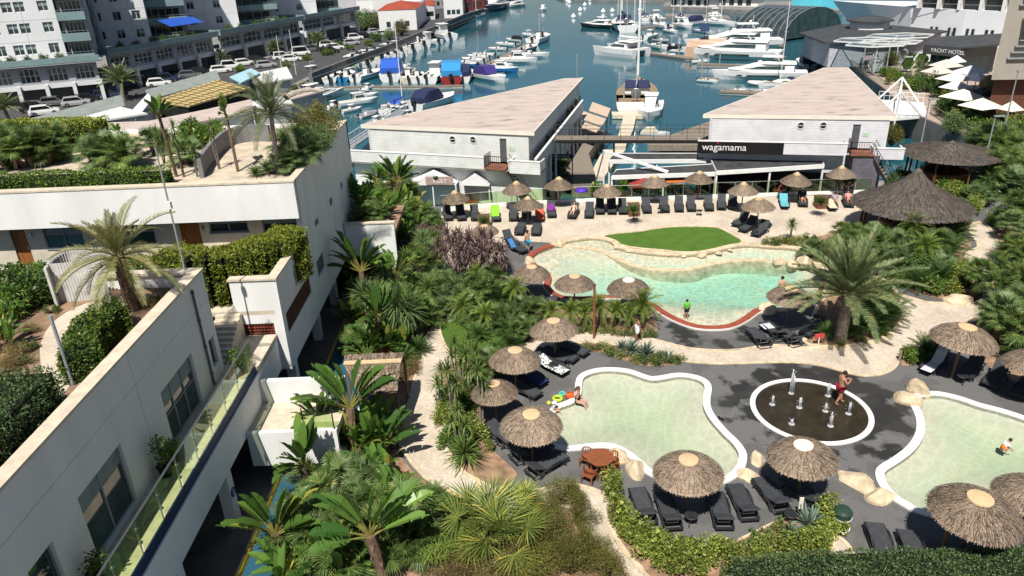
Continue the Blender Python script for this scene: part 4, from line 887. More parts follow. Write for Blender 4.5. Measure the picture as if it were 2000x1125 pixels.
protoP = {'n': make_parasol(NEAR, capN, M_cap, 3, 240), 'w': make_parasol(NEAR, capN, M_capw, 4, 240), 'f': make_parasol(FAR, capF, M_cap, 5, 190)}
usedP = set()
def parasol(px, py, wpx, kind, label, grp):
    g = G(px, py, 2.55); zc = (g-CAMP).dot(FWD); R = wpx*zc/(2*FPX); s = R/1.33
    g = G(px, py, 2.55*s)
    if kind not in usedP: o = protoP[kind]; usedP.add(kind); o.location = (g.x, g.y, 0); o.rotation_euler.z = 0; o.scale = (s, s, s)
    else: o = dup(protoP[kind], (g.x, g.y, 0), rnd.uniform(0, 6), s)
    o.rotation_euler.x, o.rotation_euler.y = rnd.uniform(-.05, .05), rnd.uniform(-.05, .05)
    if label: o['label'] = label
    o['group'] = grp; return o
gn = 'round thatched parasols around the pools'; gf = 'pointed thatched parasols along the glass fence'
for px, py, wp, k, l in ((1350, 897, 142, 'n', 'thatched parasol over loungers in front of the nearer shallow pool'), (1908, 967, 172, 'n', 'largest thatched parasol at lower right above the clipped hedge'), (1576, 868, 138, 'w', 'white capped thatched parasol between splash pad and lower loungers'),
        (1037, 804, 126, 'n', 'thatched parasol at left end of the nearer shallow pool'), (966, 749, 98, 'n', 'thatched parasol beside yellow green shrubs, nearest the turf path'), (1003, 684, 106, 'n', 'thatched parasol just below the one beside the cream path'),
        (1084, 626, 97, 'n', 'thatched parasol between the cream path and the palms by main pool'), (1883, 637, 122, 'n', 'thatched parasol right of the cream path curve near cycad'), (2030, 945, 150, 'n', 'thatched parasol cut by right picture edge beside the right shallow pool'),
        (2032, 690, 120, 'n', 'thatched parasol cut by right picture edge in planting'), (1545, 562, 92, 'n', 'thatched parasol at right corner of main pool below the big palm'), (1036, 519, 76, 'n', 'thatched parasol at left edge of main pool among shrubs'),
        (1122, 539, 84, 'n', 'thatched parasol with straw cap overlapping the main pool edge'), (1229, 545, 87, 'w', 'white capped thatched parasol overlapping the main pool edge'), (947, 440, 60, 'n', 'thatched parasol half hidden behind the purple cordylines')):
    parasol(px, py, wp, k, l, gn)
for px, py, wp, l in ((889, 375, 58, 'pointed thatched parasol at left end of the glass fence row'), (1010, 357, 60, 'pointed thatched parasol in front of the left pavilion stairs'), (1030, 386, 58, 'pointed thatched parasol standing before the one at the stairs'), (1091, 349, 60, 'pointed thatched parasol in front of the boardwalk entrance'),
        (1187, 362, 58, 'pointed thatched parasol above three dark loungers near blue umbrella'), (1280, 345, 57, 'pointed thatched parasol before the orange terrace tables'), (1365, 337, 58, 'pointed thatched parasol below the black restaurant sign'), (1453, 359, 61, 'pointed thatched parasol right of the black restaurant sign'),
        (1485, 387, 67, 'nearest pointed thatched parasol by three loungers at turf'), (1555, 339, 61, 'pointed thatched parasol over the turquoise towel lounger'), (1648, 327, 58, 'pointed thatched parasol at right end of fence by dark dressed people')):
    parasol(px, py, wp, 'f', l, gf)
# ---- loungers
M_resin = mat('charcoal_resin', (.028, .03, .033), .5, .25, 3); M_sling = mat('charcoal_sling', (.05, .054, .06), .8, .2, 5, .15, 140, orand=.15)
def make_lounger(ang):
    P = thing('sun_lounger', None, 'sun lounger'); h = .33
    m = MB()
    for s in (-1, 1):
        m.tube([(s*.33, -.97, h-.03), (s*.34, -.5, h+.01), (s*.34, .1, h), (s*.34, .6, h-.03), (s*.33, .97, h-.05)], [.03, .035, .035, .035, .03], 8)
        m.tube([(s*.345, -.75, h-.02), (s*.36, -.45, h+.1), (s*.36, 0, h+.12), (s*.35, .25, h)], .024, 6)
    m.beam((-.34, -.965, h-.03), (.34, -.965, h-.03), .07, .06); m.beam((-.34, .965, h-.05), (.34, .965, h-.05), .07, .06); m.beam((-.33, .62, h-.05), (.33, .62, h-.05), .05, .03); m.build('frame', M_resin, P, W=False)
    m = MB(); m.box((0, -.335, h+.025), (.60, 1.23, .03)); m.build('seat', M_sling, P, W=False)
    L = .72; c, s_ = cos(ang), sin(ang); m = MB(); Mx = Matrix.Rotation(ang, 3, 'X'); p = Vector((0, .29, h+.035))+Mx @ Vector((0, L/2, 0)); m.box(p, (.60, L, .03), M=Mx)
    for q in (-1, 1): m.beam(Vector((q*.31, .29, h+.03)), Vector((q*.31, .29, h+.03))+Mx @ Vector((0, L, 0)), .045, .045)
    t = Vector((0, .29, h+.03))+Mx @ Vector((0, L, 0)); m.beam(t+Vector((-.33, 0, 0)), t+Vector((.33, 0, 0)), .05, .05); m.build('backrest', M_sling, P, W=False)
    if ang > .15:
        q = Vector((0, .29, h+.02))+Mx @ Vector((0, L*.62, 0)); m = MB()
        for s in (-1, 1): m.tube([q+Vector((s*.22, 0, 0)), Vector((s*.22, .66, h-.04))], .014, 5)
        m.beam(Vector((-.22, .66, h-.03)), Vector((.22, .66, h-.03)), .03, .03); m.build('prop', M_steel, P, W=False)
    for sx in (-1, 1):
        for y, dy in ((-.72, -.1), (.6, .12)):
            m = MB(); m.tube([(sx*.335, y-dy, h-.02), (sx*.35, y, .12), (sx*.35, y+dy*.6, .02)], [.04, .032, .03], 6); m.build('leg', M_resin, P, W=False)
    return P
LP = {'h': make_lounger(radians(50)), 'l': make_lounger(radians(27)), 'f': make_lounger(radians(3))}; usedL = set()
LOUNGERS = {}
def lounger(fx, fy, hx_, hy, kind, place, noun='charcoal sun lounger'):
    a, b = G(fx, fy, .2), G(hx_, hy, .2); d = (b-a); c = (a+b)/2; rz = atan2(d.y, d.x)-pi/2
    if kind not in usedL: usedL.add(kind); o = LP[kind]; o.location = (c.x, c.y, 0); o.rotation_euler.z = rz
    else: o = dup(LP[kind], (c.x, c.y, 0), rz)
    reg(o, noun, place); return o
for f in ((1243, 957, 1268, 1025), (1293, 968, 1316, 1034), (1396, 966, 1416, 1034), (1432, 948, 1468, 1020)): lounger(*f, 'l', 'before the shallow pool parasol')
for f in ((1483, 938, 1530, 1000), (1545, 945, 1590, 985)): lounger(*f, 'l', 'under the white capped parasol')
for f in ((1707, 1030, 1735, 1100), (1770, 1045, 1800, 1115), (1935, 1062, 1960, 1120), (1990, 1060, 2020, 1110)): lounger(*f, 'f', 'under the largest parasol')
for f in ((1103, 890, 1032, 930), (1075, 868, 1000, 900), (1010, 868, 965, 845), (1040, 880, 985, 862)): lounger(*f, 'l', 'at the shallow pool end')
for f in ((1106, 728, 1050, 702), (1062, 748, 1008, 724), (1050, 775, 995, 750)): lounger(*f, 'l', 'below the paired parasols')
for f in ((1142, 692, 1092, 674), (1118, 703, 1070, 688), (1060, 690, 1095, 702)): lounger(*f, 'f', 'in the shade beside the cream path')
for f in ((1462, 642, 1500, 680), (1492, 632, 1530, 664), (1522, 645, 1556, 672), (1572, 655, 1600, 632)): lounger(*f, 'l', 'below the corner parasol')
for f in ((1803, 728, 1845, 695), (1878, 743, 1915, 704), (1926, 760, 1962, 720), (1982, 780, 2016, 742)): lounger(*f, 'h', 'under the parasol by the path curve')
for f in ((1010, 590, 1042, 605), (1003, 575, 1040, 588), (1050, 598, 1075, 590)): lounger(*f, 'f', 'in the shade left of main pool')
for f in ((1028, 494, 990, 478), (1012, 482, 984, 463)): lounger(*f, 'h', 'beside the purple cordylines')
for f in ((1012, 460, 1020, 438), (1046, 460, 1050, 440)): lounger(*f, 'f', 'near the blue trunks bather')
for f in ((860, 442, 846, 422), (878, 436, 870, 408), (904, 436, 897, 408), (930, 436, 925, 408)): lounger(*f, 'h', 'at left end of the fence row')
for f in ((1003, 434, 1003, 411), (1028, 431, 1028, 409), (1056, 433, 1053, 408), (1079, 430, 1075, 402)): lounger(*f, 'h', 'between towel and stair parasols')
for f in ((970, 435, 966, 412),): lounger(*f, 'h', 'with the green towel beside potted palm')
for f in ((1112, 432, 1128, 404),): lounger(*f, 'h', 'with the sunbather beside the blue umbrella')
for f in ((1149, 432, 1153, 402), (1173, 425, 1171, 394), (1196, 425, 1194, 394), (1219, 424, 1213, 395)): lounger(*f, 'h', 'left of the round palm')
for f in ((1267, 422, 1258, 393), (1302, 420, 1293, 392), (1328, 420, 1324, 390), (1353, 418, 1346, 390), (1388, 417, 1380, 389), (1410, 415, 1408, 387), (1432, 414, 1430, 386)): lounger(*f, 'h', 'right of the fence planter')
for f in ((1537, 410, 1526, 383), (1572, 410, 1562, 380)): lounger(*f, 'h', 'at the turquoise towel by the fence')
for f in ((1630, 409, 1617, 390), (1662, 408, 1650, 384)): lounger(*f, 'l', 'left of the big thatched bar')
for f in ((1425, 447, 1468, 421), (1436, 458, 1486, 431), (1462, 468, 1507, 438)): lounger(*f, 'h', 'at the right tip of turf island')
def towel(fx, fy, hx_, hy, col, label, ang=.0, up=.37, L=1.7, wd=.62, y0=0, pat=None):
    a, b = G(fx, fy, up), G(hx_, hy, up); d = (b-a).normalized(); c = (a+b)/2; sd = Vector((d.y, -d.x, 0)); m = MB(); n = 8
    for i in range(n):
        s0, s1 = -.95+y0+L*i/n, -.95+y0+L*(i+1)/n
        def zz(s): return up+.012+max(0, s-.29)*math.tan(ang)
        m.prism([(c+d*s0+sd*wd/2)[:2], (c+d*s1+sd*wd/2)[:2], (c+d*s1-sd*wd/2)[:2], (c+d*s0-sd*wd/2)[:2]], lambda x, y: zz((Vector((x, y, 0))-c).dot(d))-.004, lambda x, y: zz((Vector((x, y, 0))-c).dot(d))+.008)
    o = m.build('towel', pat or mat('towel_%d%d' % (fx, fy), col, .95, .15, 6, .3, 60)); return tag(o, label, 'towel')
def spotted():
    m = mat('spotted_towel_cloth', (.6, .6, .6), .95); t = m.node_tree; p = t.nodes['Principled BSDF']; v = t.nodes.new('ShaderNodeTexVoronoi'); v.inputs['Scale'].default_value = 9
    tc = t.nodes.new('ShaderNodeTexCoord'); t.links.new(tc.outputs['Object'], v.inputs['Vector']); r = t.nodes.new('ShaderNodeValToRGB'); t.links.new(v.outputs['Distance'], r.inputs[0]); r.color_ramp.elements[0].color = (.03, .03, .03, 1); r.color_ramp.elements[1].color = (.7, .7, .68, 1); r.color_ramp.elements[0].position = .35; r.color_ramp.elements[1].position = .45
    t.links.new(r.outputs[0], p.inputs['Base Color']); return m
towel(1056, 433, 1053, 408, (.75, .14, .07), 'orange red towel on a lounger under the stair parasols', radians(50), L=1.5)
towel(1079, 430, 1075, 402, (.22, .03, .30), 'small purple towel on a dark lounger back near the fence', radians(50), L=.35, wd=.4, y0=1.3)
towel(970, 435, 966, 412, (.25, .75, .04), 'bright green towel hanging over a lounger by the potted palm', radians(50), L=.75, y0=1.05)
towel(1537, 410, 1526, 383, (.13, .42, .48), 'turquoise towel covering a lounger at the glass fence', radians(50), L=1.7)
towel(1630, 409, 1617, 390, (.70, .58, .42), 'beige towel spread on a lounger left of the thatched bar', radians(27), L=1.7)
towel(1106, 728, 1050, 702, None, 'black and white spotted towel on a lounger under paired parasols', radians(27), L=1.8, pat=spotted())
towel(1062, 748, 1008, 724, (.02, .035, .12), 'dark blue towel on a lounger under paired parasols', radians(27), L=1.0)
towel(1803, 728, 1845, 695, (.62, .63, .66), 'white towel on a shaded lounger under the path curve parasol', radians(50), L=1.8, wd=.5)
towel(1492, 632, 1530, 664, (.62, .64, .68), 'pale towel on the lounger below the corner parasol', radians(27), L=.6)
towel(1028, 494, 990, 478, (.06, .22, .5), 'bright blue towel over a lounger beside purple cordylines', radians(50), L=.5, wd=.4, y0=1.2)
# ---- side tables
def side_table(px, py, place):
    g = G(px, py, .4)
    if 't' not in protoP:
        P = thing('side_table', None, 'table', (g.x, g.y, 0)); m = MB(); m.lathe([(0, .42), (.24, .42), (.26, .44), (.24, .46), (0, .46)], 16); m.build('table_top', M_resin, P, W=False)
        for k in range(3): a = k*2.1; m = MB(); m.tube([(.12*cos(a), .12*sin(a), .42), (.22*cos(a), .22*sin(a), 0)], .02, 6); m.build('leg', M_resin, P, W=False)
        protoP['t'] = P
    else: P = dup(protoP['t'], (g.x, g.y, 0), rnd.random()*3)
    reg(P, 'dark side table', place)
side_table(1350, 1008, 'beside the pole of the shallow pool parasol'); side_table(1366, 412, 'among the fence row loungers'); side_table(1290, 408, 'among the fence row loungers'); side_table(1240, 420, 'among the fence row loungers')
side_table(1545, 1005, 'under the white capped parasol'); side_table(1475, 452, 'between the loungers at the turf tip'); side_table(1082, 712, 'in the shade by the cream path'); side_table(1880, 735, 'under the path curve parasol'); side_table(1862, 1085, 'under the largest parasol')
# ---- wooden table set
M_teak = mat('oiled_teak', (.26, .085, .035), .5, .2, 3, stretch=(1, 6, 1))
g = G(1172, 892, .74); TB = thing('octagonal_table', 'octagonal reddish wooden table beside the cream boulder at the pool', 'table', (g.x, g.y, 0))
m = MB(); q = [(.6*cos(pi/8+k*pi/4), .6*sin(pi/8+k*pi/4)) for k in range(8)]; m.prism(q, .70, .74); m.prism([(.57*cos(pi/8+k*pi/4), .57*sin(pi/8+k*pi/4)) for k in range(8)], .64, .698); m.build('table_top', M_teak, TB, W=False)
m = MB()
for k in range(8): a = pi/8+k*pi/4; m.beam((.08*cos(a), .08*sin(a), .742), (.57*cos(a), .57*sin(a), .742), .012, .004)
m.lathe([(0, .745), (.035, .745), (.035, .741)], 10); m.build('joint', M_brown, TB, W=False)
for k in range(4): a = k*pi/2+.4; m = MB(); m.beam((.42*cos(a), .42*sin(a), .64), (.42*cos(a), .42*sin(a), 0), .06, .06); m.build('leg', M_teak, TB, W=False)
def make_chair():
    P = thing('wooden_armchair', None, 'chair'); m = MB(); m.box((0, 0, .43), (.5, .48, .035)); m.build('seat', M_teak, P, W=False)
    for sx, sy in ((-1, -1), (1, -1), (-1, 1), (1, 1)): m = MB(); m.beam((sx*.24, sy*.22, 0), (sx*.24, sy*.22, .43 if sy < 0 else .42), .05, .05); m.build('leg', M_teak, P, W=False)
    m = MB()
    pts = [(.29*sin(t), .24-.02+.0-.3+.3*cos(t)*1.0, .66+.16*max(0, cos(t))) for t in [radians(x) for x in range(-110, 111, 20)]]
    m.tube(pts, .028, 6); m.build('back_rail', M_teak, P, W=False)
    m = MB()
    for x, y, z in pts[1:-1]: m.beam((x*.93, y*.93, .44), (x, y, z), .03, .02)
    m.build('back_slats', M_teak, P, W=False); return P
CH = make_chair()
for i, (px, py) in enumerate(((1147, 893), (1151, 925), (1190, 925), (1196, 900))):
    p = G(px, py, .43); rz = atan2(g.y-p.y, g.x-p.x)+pi/2
    o = CH if i == 0 else dup(CH, (p.x, p.y, 0), rz)
    if i == 0: o.location = (p.x, p.y, 0); o.rotation_euler.z = rz
    o['group'] = 'chairs round the octagonal table'; o['label'] = ('slatted wooden armchair on the left rear side of the octagonal table', 'slatted wooden armchair in front of the octagonal table, back to camera', 'wooden armchair between octagonal table and yellow green hedge', 'wooden armchair on the boulder side of octagonal table')[i]
# ---- boulders
def boulder(px, py, wpx, hs, seed, label, asp=.7, z=0.0):
    g = G(px, py, .2); zc = (g-CAMP).dot(FWD); r = wpx*zc/FPX/2; m = MB(); r_ = random.Random(seed); bm = bmesh.new()
    bmesh.ops.create_icosphere(bm, subdivisions=3, radius=1); n = [Vector((r_.uniform(-1, 1), r_.uniform(-1, 1), r_.uniform(-.4, 1))).normalized() for _ in range(9)]
    for v in bm.verts:
        for k in n:
            d = v.co.dot(k)-.72
            if d > 0: v.co -= k*d*.85
        v.co *= 1+.06*noise.noise(v.co*3+Vector((seed, 0, 0)))
        v.co = Vector((v.co.x*r, v.co.y*r*asp, max(v.co.z, -.25)*r*hs))
    vs = [tuple(v.co) for v in bm.verts]; fs = [tuple(x.index for x in f.verts) for f in bm.faces]; bm.free()
    m.add(vs, fs); o = m.build('boulder', M_stone, W=False); o.location = (g.x, g.y, z); o.rotation_euler.z = r_.uniform(0, 3); return tag(o, label, 'boulder')
for a in ((1094, 472, 34, .7, 1, 'cream boulder at the upper left rim of the main pool'), (1035, 508, 34, .8, 2, 'cream boulder at the left rim of main pool above a parasol'), (1240, 912, 72, .6, 3, 'long cream boulder beside the octagonal table', .55), (1210, 886, 62, .5, 4, 'flat cream boulder behind the octagonal table at the pool rim', .6),
          (1462, 925, 52, .75, 5, 'cream boulder right of the nearer pool, front of pair'), (1480, 890, 50, .7, 6, 'cream boulder right of the nearer pool, rear of pair'), (1778, 778, 62, .75, 7, 'cream boulder lower one of pair at right shallow pool'), (1795, 758, 52, 1.1, 8, 'taller cream boulder of pair at right shallow pool'),
          (1678, 935, 90, .45, 9, 'broad cream slab boulder left of the right shallow pool', .6), (1722, 965, 66, .65, 10, 'cream boulder touching the rim of the right shallow pool'), (1500, 601, 52, .6, 11, 'cream boulder at the lower right rim of main pool'), (1520, 506, 30, .8, 12, 'small cream boulder standing in the main pool, left'),
          (1548, 511, 30, .7, 13, 'small cream boulder standing in the main pool, right'), (1580, 490, 52, .7, 14, 'cream boulder behind the big palm at main pool, rear'), (1572, 508, 48, .7, 15, 'cream boulder behind the big palm at main pool, front'), (1838, 495, 40, .8, 16, 'cream boulder among shrubs left of the narrow winding path'), (1872, 584, 60, .7, 17, 'cream boulder at the path fork above the cycad'), (1905, 380, 30, .8, 18, 'cream boulder right of the big thatched bar'),
          (1745, 575, 30, .6, 19, 'small boulder in the palm bed beside cream path'), (1930, 560, 26, .7, 20, 'small cream boulder beside the narrow winding path')): boulder(*a)
TUe = offset(TU, .2)
for k in range(0, 9): p = TUe[(len(TU)*9//16+k*2) % len(TU)]; q = PX(p); boulder(q[0], q[1], 12+5*(k % 3), .6, 40+k, None); REG.setdefault(('small cream rim stone', 'along turf island'), []).append(COL.objects[-1])
# ---- fountain jets
def jetmat():
    m, t, p, N, L = nodes('splashing_water'); p.inputs['Base Color'].default_value = (.8, .83, .85, 1); p.inputs['Roughness'].default_value = .2
    tb = N('ShaderNodeBsdfTransparent'); mx = N('ShaderNodeMixShader'); mx.inputs[0].default_value = .55; L(tb.outputs[0], mx.inputs[1]); L(p.outputs[0], mx.inputs[2]); L(mx.outputs[0], t.nodes['Material Output'].inputs[0]); return m
M_jet = jetmat()
JETS = [(1545, 768, 42), (1617, 773, 24), (1561, 796, 20), (1612, 803, 15), (1657, 808, 22), (1508, 790, 16), (1546, 828, 10), (1622, 832, 26)]
for i, (px, py, h) in enumerate(JETS):
    g = G(px, py, 0); zc = (g-CAMP).dot(FWD); H = h*zc/FPX/.78; m = MB(); r_ = random.Random(i)
    for k in range(8):
        a = r_.uniform(0, 6.3); sp = r_.uniform(.02, .12)*max(.6, H); hh = H*r_.uniform(.6, 1); pts = []
        for s in range(7): t = s/6; pts.append((sp*t*cos(a), sp*t*sin(a), hh*(1-(1-min(1, t*1.7))**2) if t < .6 else hh*(1-((t-.6)/.4)**2*.9)))
        m.tube(pts, [.018, .02, .022, .03, .026, .018, .01], 5)
    for k in range(26): a = r_.uniform(0, 6.3); d = r_.uniform(.02, .16); m.ball((d*cos(a), d*sin(a), r_.uniform(0, H)), r_.uniform(.007, .018), 5)
    m.lathe([(.16, .012), (.1, .03), (0, .04)], 12); o = m.build('water_jet', M_jet, W=False, smooth=True); o.location = (g.x, g.y, 0); o['category'] = 'fountain jet'; o['group'] = 'water jets of the splash pad'
    o['label'] = ('tallest white water jet at the rear of the splash pad', 'thin water jet behind the man in red shorts', 'white water jet near the middle of the splash pad', 'low bubbling water jet in front of the man in red shorts', 'water jet at the right rim of the splash pad', 'short water jet at the left rim of the splash pad', 'lowest bubbling jet at lower left of splash pad', 'leaning water jet nearest the front of splash pad')[i]
# ---- thatched pergola by the path
PG = thing('thatched_pergola', 'flat thatched shelter with straw ridge strip beside the cream path', 'shelter', G(740, 790, 0))
rd = [G(672, 711, 2.75), G(784, 706, 2.75)]; rr = [G(674, 695, 2.55), G(788, 690, 2.55)]; ff = [G(700, 768, 2.2), G(775, 763, 2.2)]
m = MB()
def shingle(a, b, c, d, n, rows, seed):
    r_ = random.Random(seed); m.add([a-UPV*.05, b-UPV*.05, c-UPV*.05, d-UPV*.05], [(0, 1, 2, 3)]); m.add([a-UPV*.12, b-UPV*.12, c-UPV*.1, d-UPV*.1], [(3, 2, 1, 0)])
    for j in range(rows):
        for i in range(n):
            u = (i+r_.random())/n; t0, t1 = (j-.4)/rows, (j+1.1+r_.random()*.3)/rows; p = (a+(b-a)*u); q = (d+(c-d)*u); x = p+(q-p)*max(0, t0); y = p+(q-p)*t1+(b-a)*r_.uniform(-.006, .006); w_ = (b-a).normalized()*.03; z = UPV*(.02+.03*r_.random())
            m.add([x-w_, x+w_, y+w_+z, y-w_+z], [(0, 1, 2, 3)])
shingle(rd[0], rd[1], ff[1], ff[0], 60, 9, 1); shingle(rd[0], rd[1], rr[1], rr[0], 60, 4, 2); m.build('thatch_roof', M_th, PG)
m = MB(); m.beam(rd[0]+UPV*.05, rd[1]+UPV*.05, .3, .06); m.build('ridge_strip', M_cap, PG)
for p in (ff[0], ff[1], rr[0], rr[1]):
    m = MB(); m.tube([(p.x, p.y, 0), (p.x, p.y, p.z-.1)], .06, 7); m.build('post', M_pole, PG)
# ---- small pool-side things
def post(px, py, h, r, mt, label, cat, top=None, name='post'):
    g = G(px, py, 0); P = thing(name, label, cat, (g.x, g.y, 0)); m = MB(); m.tube([(0, 0, 0), (0, 0, h)], r, 10); m.build('shaft', mt, P, W=False)
    m = MB(); (top or (lambda m: m.lathe([(r*1.15, h-.03), (r*1.15, h+.02), (0, h+.03)], 10)))(m); return P, m
P, m = post(1160, 661, 3.3, .07, mat('orange_brown_pole', (.24, .10, .04), .7), 'tall orange brown pole beside the cream path near round palms', 'pole', name='pole'); m.build('cap', M_brown, P, W=False)
P, m = post(1305, 702, .75, .045, M_cream, 'white bollard in the planting between path and shallow pool', 'bollard', lambda m: m.lathe([(.055, .55), (.055, .77), (0, .79)], 10), 'bollard'); m.build('lamp_head', M_coping, P, W=False)
P, m = post(1756, 706, .75, .06, mat('faded_wood_post', (.3, .22, .17), .8), 'weathered wooden bollard at the path corner below main path', 'bollard', None, 'bollard'); m.build('cap', M_brown, P, W=False)
P, m = post(1598, 674, .5, .03, M_cream, 'small red sign on white stake in the palm bed', 'sign', lambda m: m.box((0, 0, .55), (.5, .05, .28)), 'bed_sign'); m.build('board', mat('red_board', (.5, .06, .06), .5), P, W=False)
P, m = post(860, 607, .8, .07, M_alu, 'grey cylindrical bollard lamp at the edge of the round lawn', 'bollard', lambda m: m.lathe([(.085, .6), (.085, .84), (0, .86)], 12), 'bollard'); m.build('lamp_head', M_steel, P, W=False)
P, m = post(1837, 1085, 1.25, .055, mat('varnished_post', (.45, .22, .08), .6), 'varnished wooden post rising behind the hedge at lower right', 'post'); m.build('cap', M_pole, P, W=False)
P, m = post(1560, 1012, .7, .03, M_black, 'small post with white vertical plate beside blue green yucca', 'sign', lambda m: (m.box((0, 0, .72), (.16, .04, .52))), 'plate_sign'); m.build('plate', M_cream, P, W=False)
P, m = post(1916, 1085, .5, .03, M_black, 'small white speaker box on a stake by the hedge', 'speaker', lambda m: m.box((0, 0, .62), (.3, .2, .3)), 'garden_speaker'); m.build('housing', M_whitep, P, W=False)
P, m = post(1914, 408, .7, .05, M_cream, 'short pale bollard beside the path near the thatched bar', 'bollard', None, 'bollard'); m.build('cap', M_coping, P, W=False)
g = G(1640, 1035, 0); BN = thing('litter_bin', 'dark green round litter bin with pale bands by the yellow green shrub', 'bin', (g.x, g.y, 0)); mg = mat('dark_green_bin', (.03, .06, .04), .45)
m = MB(); m.lathe([(.26, 0), (.3, .04), (.32, .8), (.3, .84)], 20); m.build('barrel', mg, BN, W=False)
for z in (.12, .62): m = MB(); m.lathe([(.325, z), (.33, z), (.335, z+.05), (.32, z+.05)], 20); m.build('band', M_coping, BN, W=False)
m = MB(); m.lathe([(.33, .84), (.33, .9), (.25, 1.0), (0, 1.05)], 20); m.build('lid', mg, BN, W=False)
# toys, bag, shoes on the deck at the shallow pool
def toy(name, px, py, label, cat, col, f):
    g = G(px, py, .05); m = MB(); f(m); o = m.build(name, mat(name+str(px), col, .5, .1, 4), W=False, smooth=True); o.location = (g.x, g.y, 0); return tag(o, label, cat)
def ringf(R, r):
    def f(m):
        n = 18; vs = []; 
        for i in range(n):
            for j in range(8): a = 2*pi*i/n; b = 2*pi*j/8; vs.append(((R+r*cos(b))*cos(a), (R+r*cos(b))*sin(a), r+r*sin(b)))
        m.add(vs, [(i*8+j, ((i+1) % n)*8+j, ((i+1) % n)*8+(j+1) % 8, i*8+(j+1) % 8) for i in range(n) for j in range(8)])
    return f
toy('swim_ring', 1089, 779, 'yellow green swim ring on dark deck by the seated woman', 'swim ring', (.45, .6, .05), ringf(.2, .08)); toy('swim_ring', 1098, 769, 'turquoise swim ring on dark deck behind the seated woman', 'swim ring', (.1, .5, .45), ringf(.13, .06))
toy('beach_ball', 1072, 789, 'small yellow ball on dark deck beside the white hat', 'ball', (.7, .65, .05), lambda m: m.ball((0, 0, .11), .11, 12))
toy('beach_bag', 1113, 776, 'orange red beach bag beside the seated woman', 'bag', (.65, .12, .03), lambda m: (m.lathe([(.16, 0), (.2, .05), (.19, .24), (.15, .3), (0, .27)], 14, sx=1.2, sy=.7), m.tube([(-.12, 0, .28), (-.08, 0, .42), (.08, 0, .42), (.12, 0, .28)], .012, 5)))
toy('flip_flops', 1405, 815, 'left black flip flop on grey deck beside shallow pool', 'shoe', (.01, .01, .012), lambda m: m.prism([(-.05, -.13), (.05, -.13), (.055, .1), (0, .14), (-.05, .1)], 0, .03)); toy('flip_flops', 1411, 818, 'right black flip flop on grey deck beside shallow pool', 'shoe', (.01, .01, .012), lambda m: m.prism([(-.05, -.13), (.05, -.13), (.055, .1), (0, .14), (-.05, .1)], 0, .03))
toy('sun_umbrella', 1135, 392, 'small violet blue umbrella opened beside the fence loungers', 'umbrella', (.10, .04, .55), lambda m: (m.lathe([(.62, .95), (.5, 1.08), (.25, 1.2), (0, 1.25)], 8), m.tube([(0, 0, 0), (0, 0, 1.25)], .015, 5)))
for px, py in ((1191, 721), (1192, 753), (1327, 760), (1257, 870), (1868, 815), (1965, 843), (1866, 943)):
    g = G(px, py, -.4); m = MB(); m.lathe([(.09, 0), (.09, .03), (.05, .05), (0, .05)], 12); o = m.build('pool_light', M_coping, W=False); o.location = (g.x, g.y, -.53); reg(o, 'round white pool light', 'in the shallow pools'); o['category'] = 'pool light'
# big terracotta planters
for px, py, l in ((946, 443, 'brown square planter under the potted palm at left fence'), (1237, 420, 'brown square planter between the fence row loungers'), (1602, 405, 'brown square planter left of the beige towel lounger')):
    g = G(px, py, 0); m = MB(); m.prism([(-.42, -.42), (.42, -.42), (.42, .42), (-.42, .42)], 0, .85); m.prism([(-.47, -.47), (.47, -.47), (.47, .47), (-.47, .47)], .85, .93); o = m.build('planter_box', mat('rust_planter', (.16, .06, .035), .7, .2, 3), W=False); o.location = (g.x, g.y, 0); tag(o, l, 'planter')
# restaurant furniture beyond the glass fence
TT = thing('terrace_table', None, 'table'); m = MB(); m.lathe([(.55, .72), (.57, .74), (.55, .77), (0, .77)], 16); m.build('table_top', M_teak, TT, W=False); m = MB(); m.lathe([(.3, 0), (.28, .04), (.05, .08), (.05, .72)], 10); m.build('pedestal', M_black, TT, W=False)
for i, (px, py) in enumerate(((1215, 378), (1250, 372), (1305, 368), (1330, 364), (1345, 374), (1400, 366), (1425, 372), (1500, 364), (1520, 370), (1585, 364), (905, 398), (925, 392))):
    g = G(px, py, -.45); o = TT if i == 0 else dup(TT, (g.x, g.y, -1.19)); o.location = (g.x, g.y, -1.19); reg(o, 'round reddish terrace table', 'behind the glass fence')
    for k in range(2):
        a = rnd.uniform(0, 6.3)+k*pi; c = dup(CH, (g.x+.85*cos(a), g.y+.85*sin(a), -1.19), a+pi/2); c['label'] = ''; del c['group']; reg(c, 'slatted terrace armchair', 'behind the glass fence')
# ================================================================ plants
L_date = leafmat('date_palm_leaf', (.093, .132, .054), (.202, .256, .116), (.372, .310, .124)); L_butia = leafmat('jelly_palm_leaf', (.139, .163, .062), (.310, .310, .116), (.465, .326, .109))
L_pyg = leafmat('pygmy_palm_leaf', (.093, .155, .028), (.232, .310, .054)); L_cyc = leafmat('cycad_leaf', (.034, .085, .022), (.101, .178, .039)); L_fan = leafmat('fan_palm_leaf', (.048, .098, .024), (.15, .225, .06), (.30, .29, .09)); L_fan2 = leafmat('silver_fan_leaf', (.085, .145, .05), (.21, .29, .11)); L_str = leafmat('paddle_leaf', (.054, .132, .028), (.171, .295, .054), (.465, .434, .078), .35, .35); L_pur = leafmat('purple_cordyline_leaf', (.07, .042, .044), (.24, .155, .15), (.232, .171, .093), .15)
L_cor = leafmat('cordyline_leaf', (.062, .116, .028), (.186, .256, .062)); L_swd = leafmat('yellow_green_sword_leaf', (.093, .155, .034), (.310, .372, .078), (.651, .589, .124)); L_blue = leafmat('blue_green_sword_leaf', (.093, .147, .109), (.232, .310, .232))
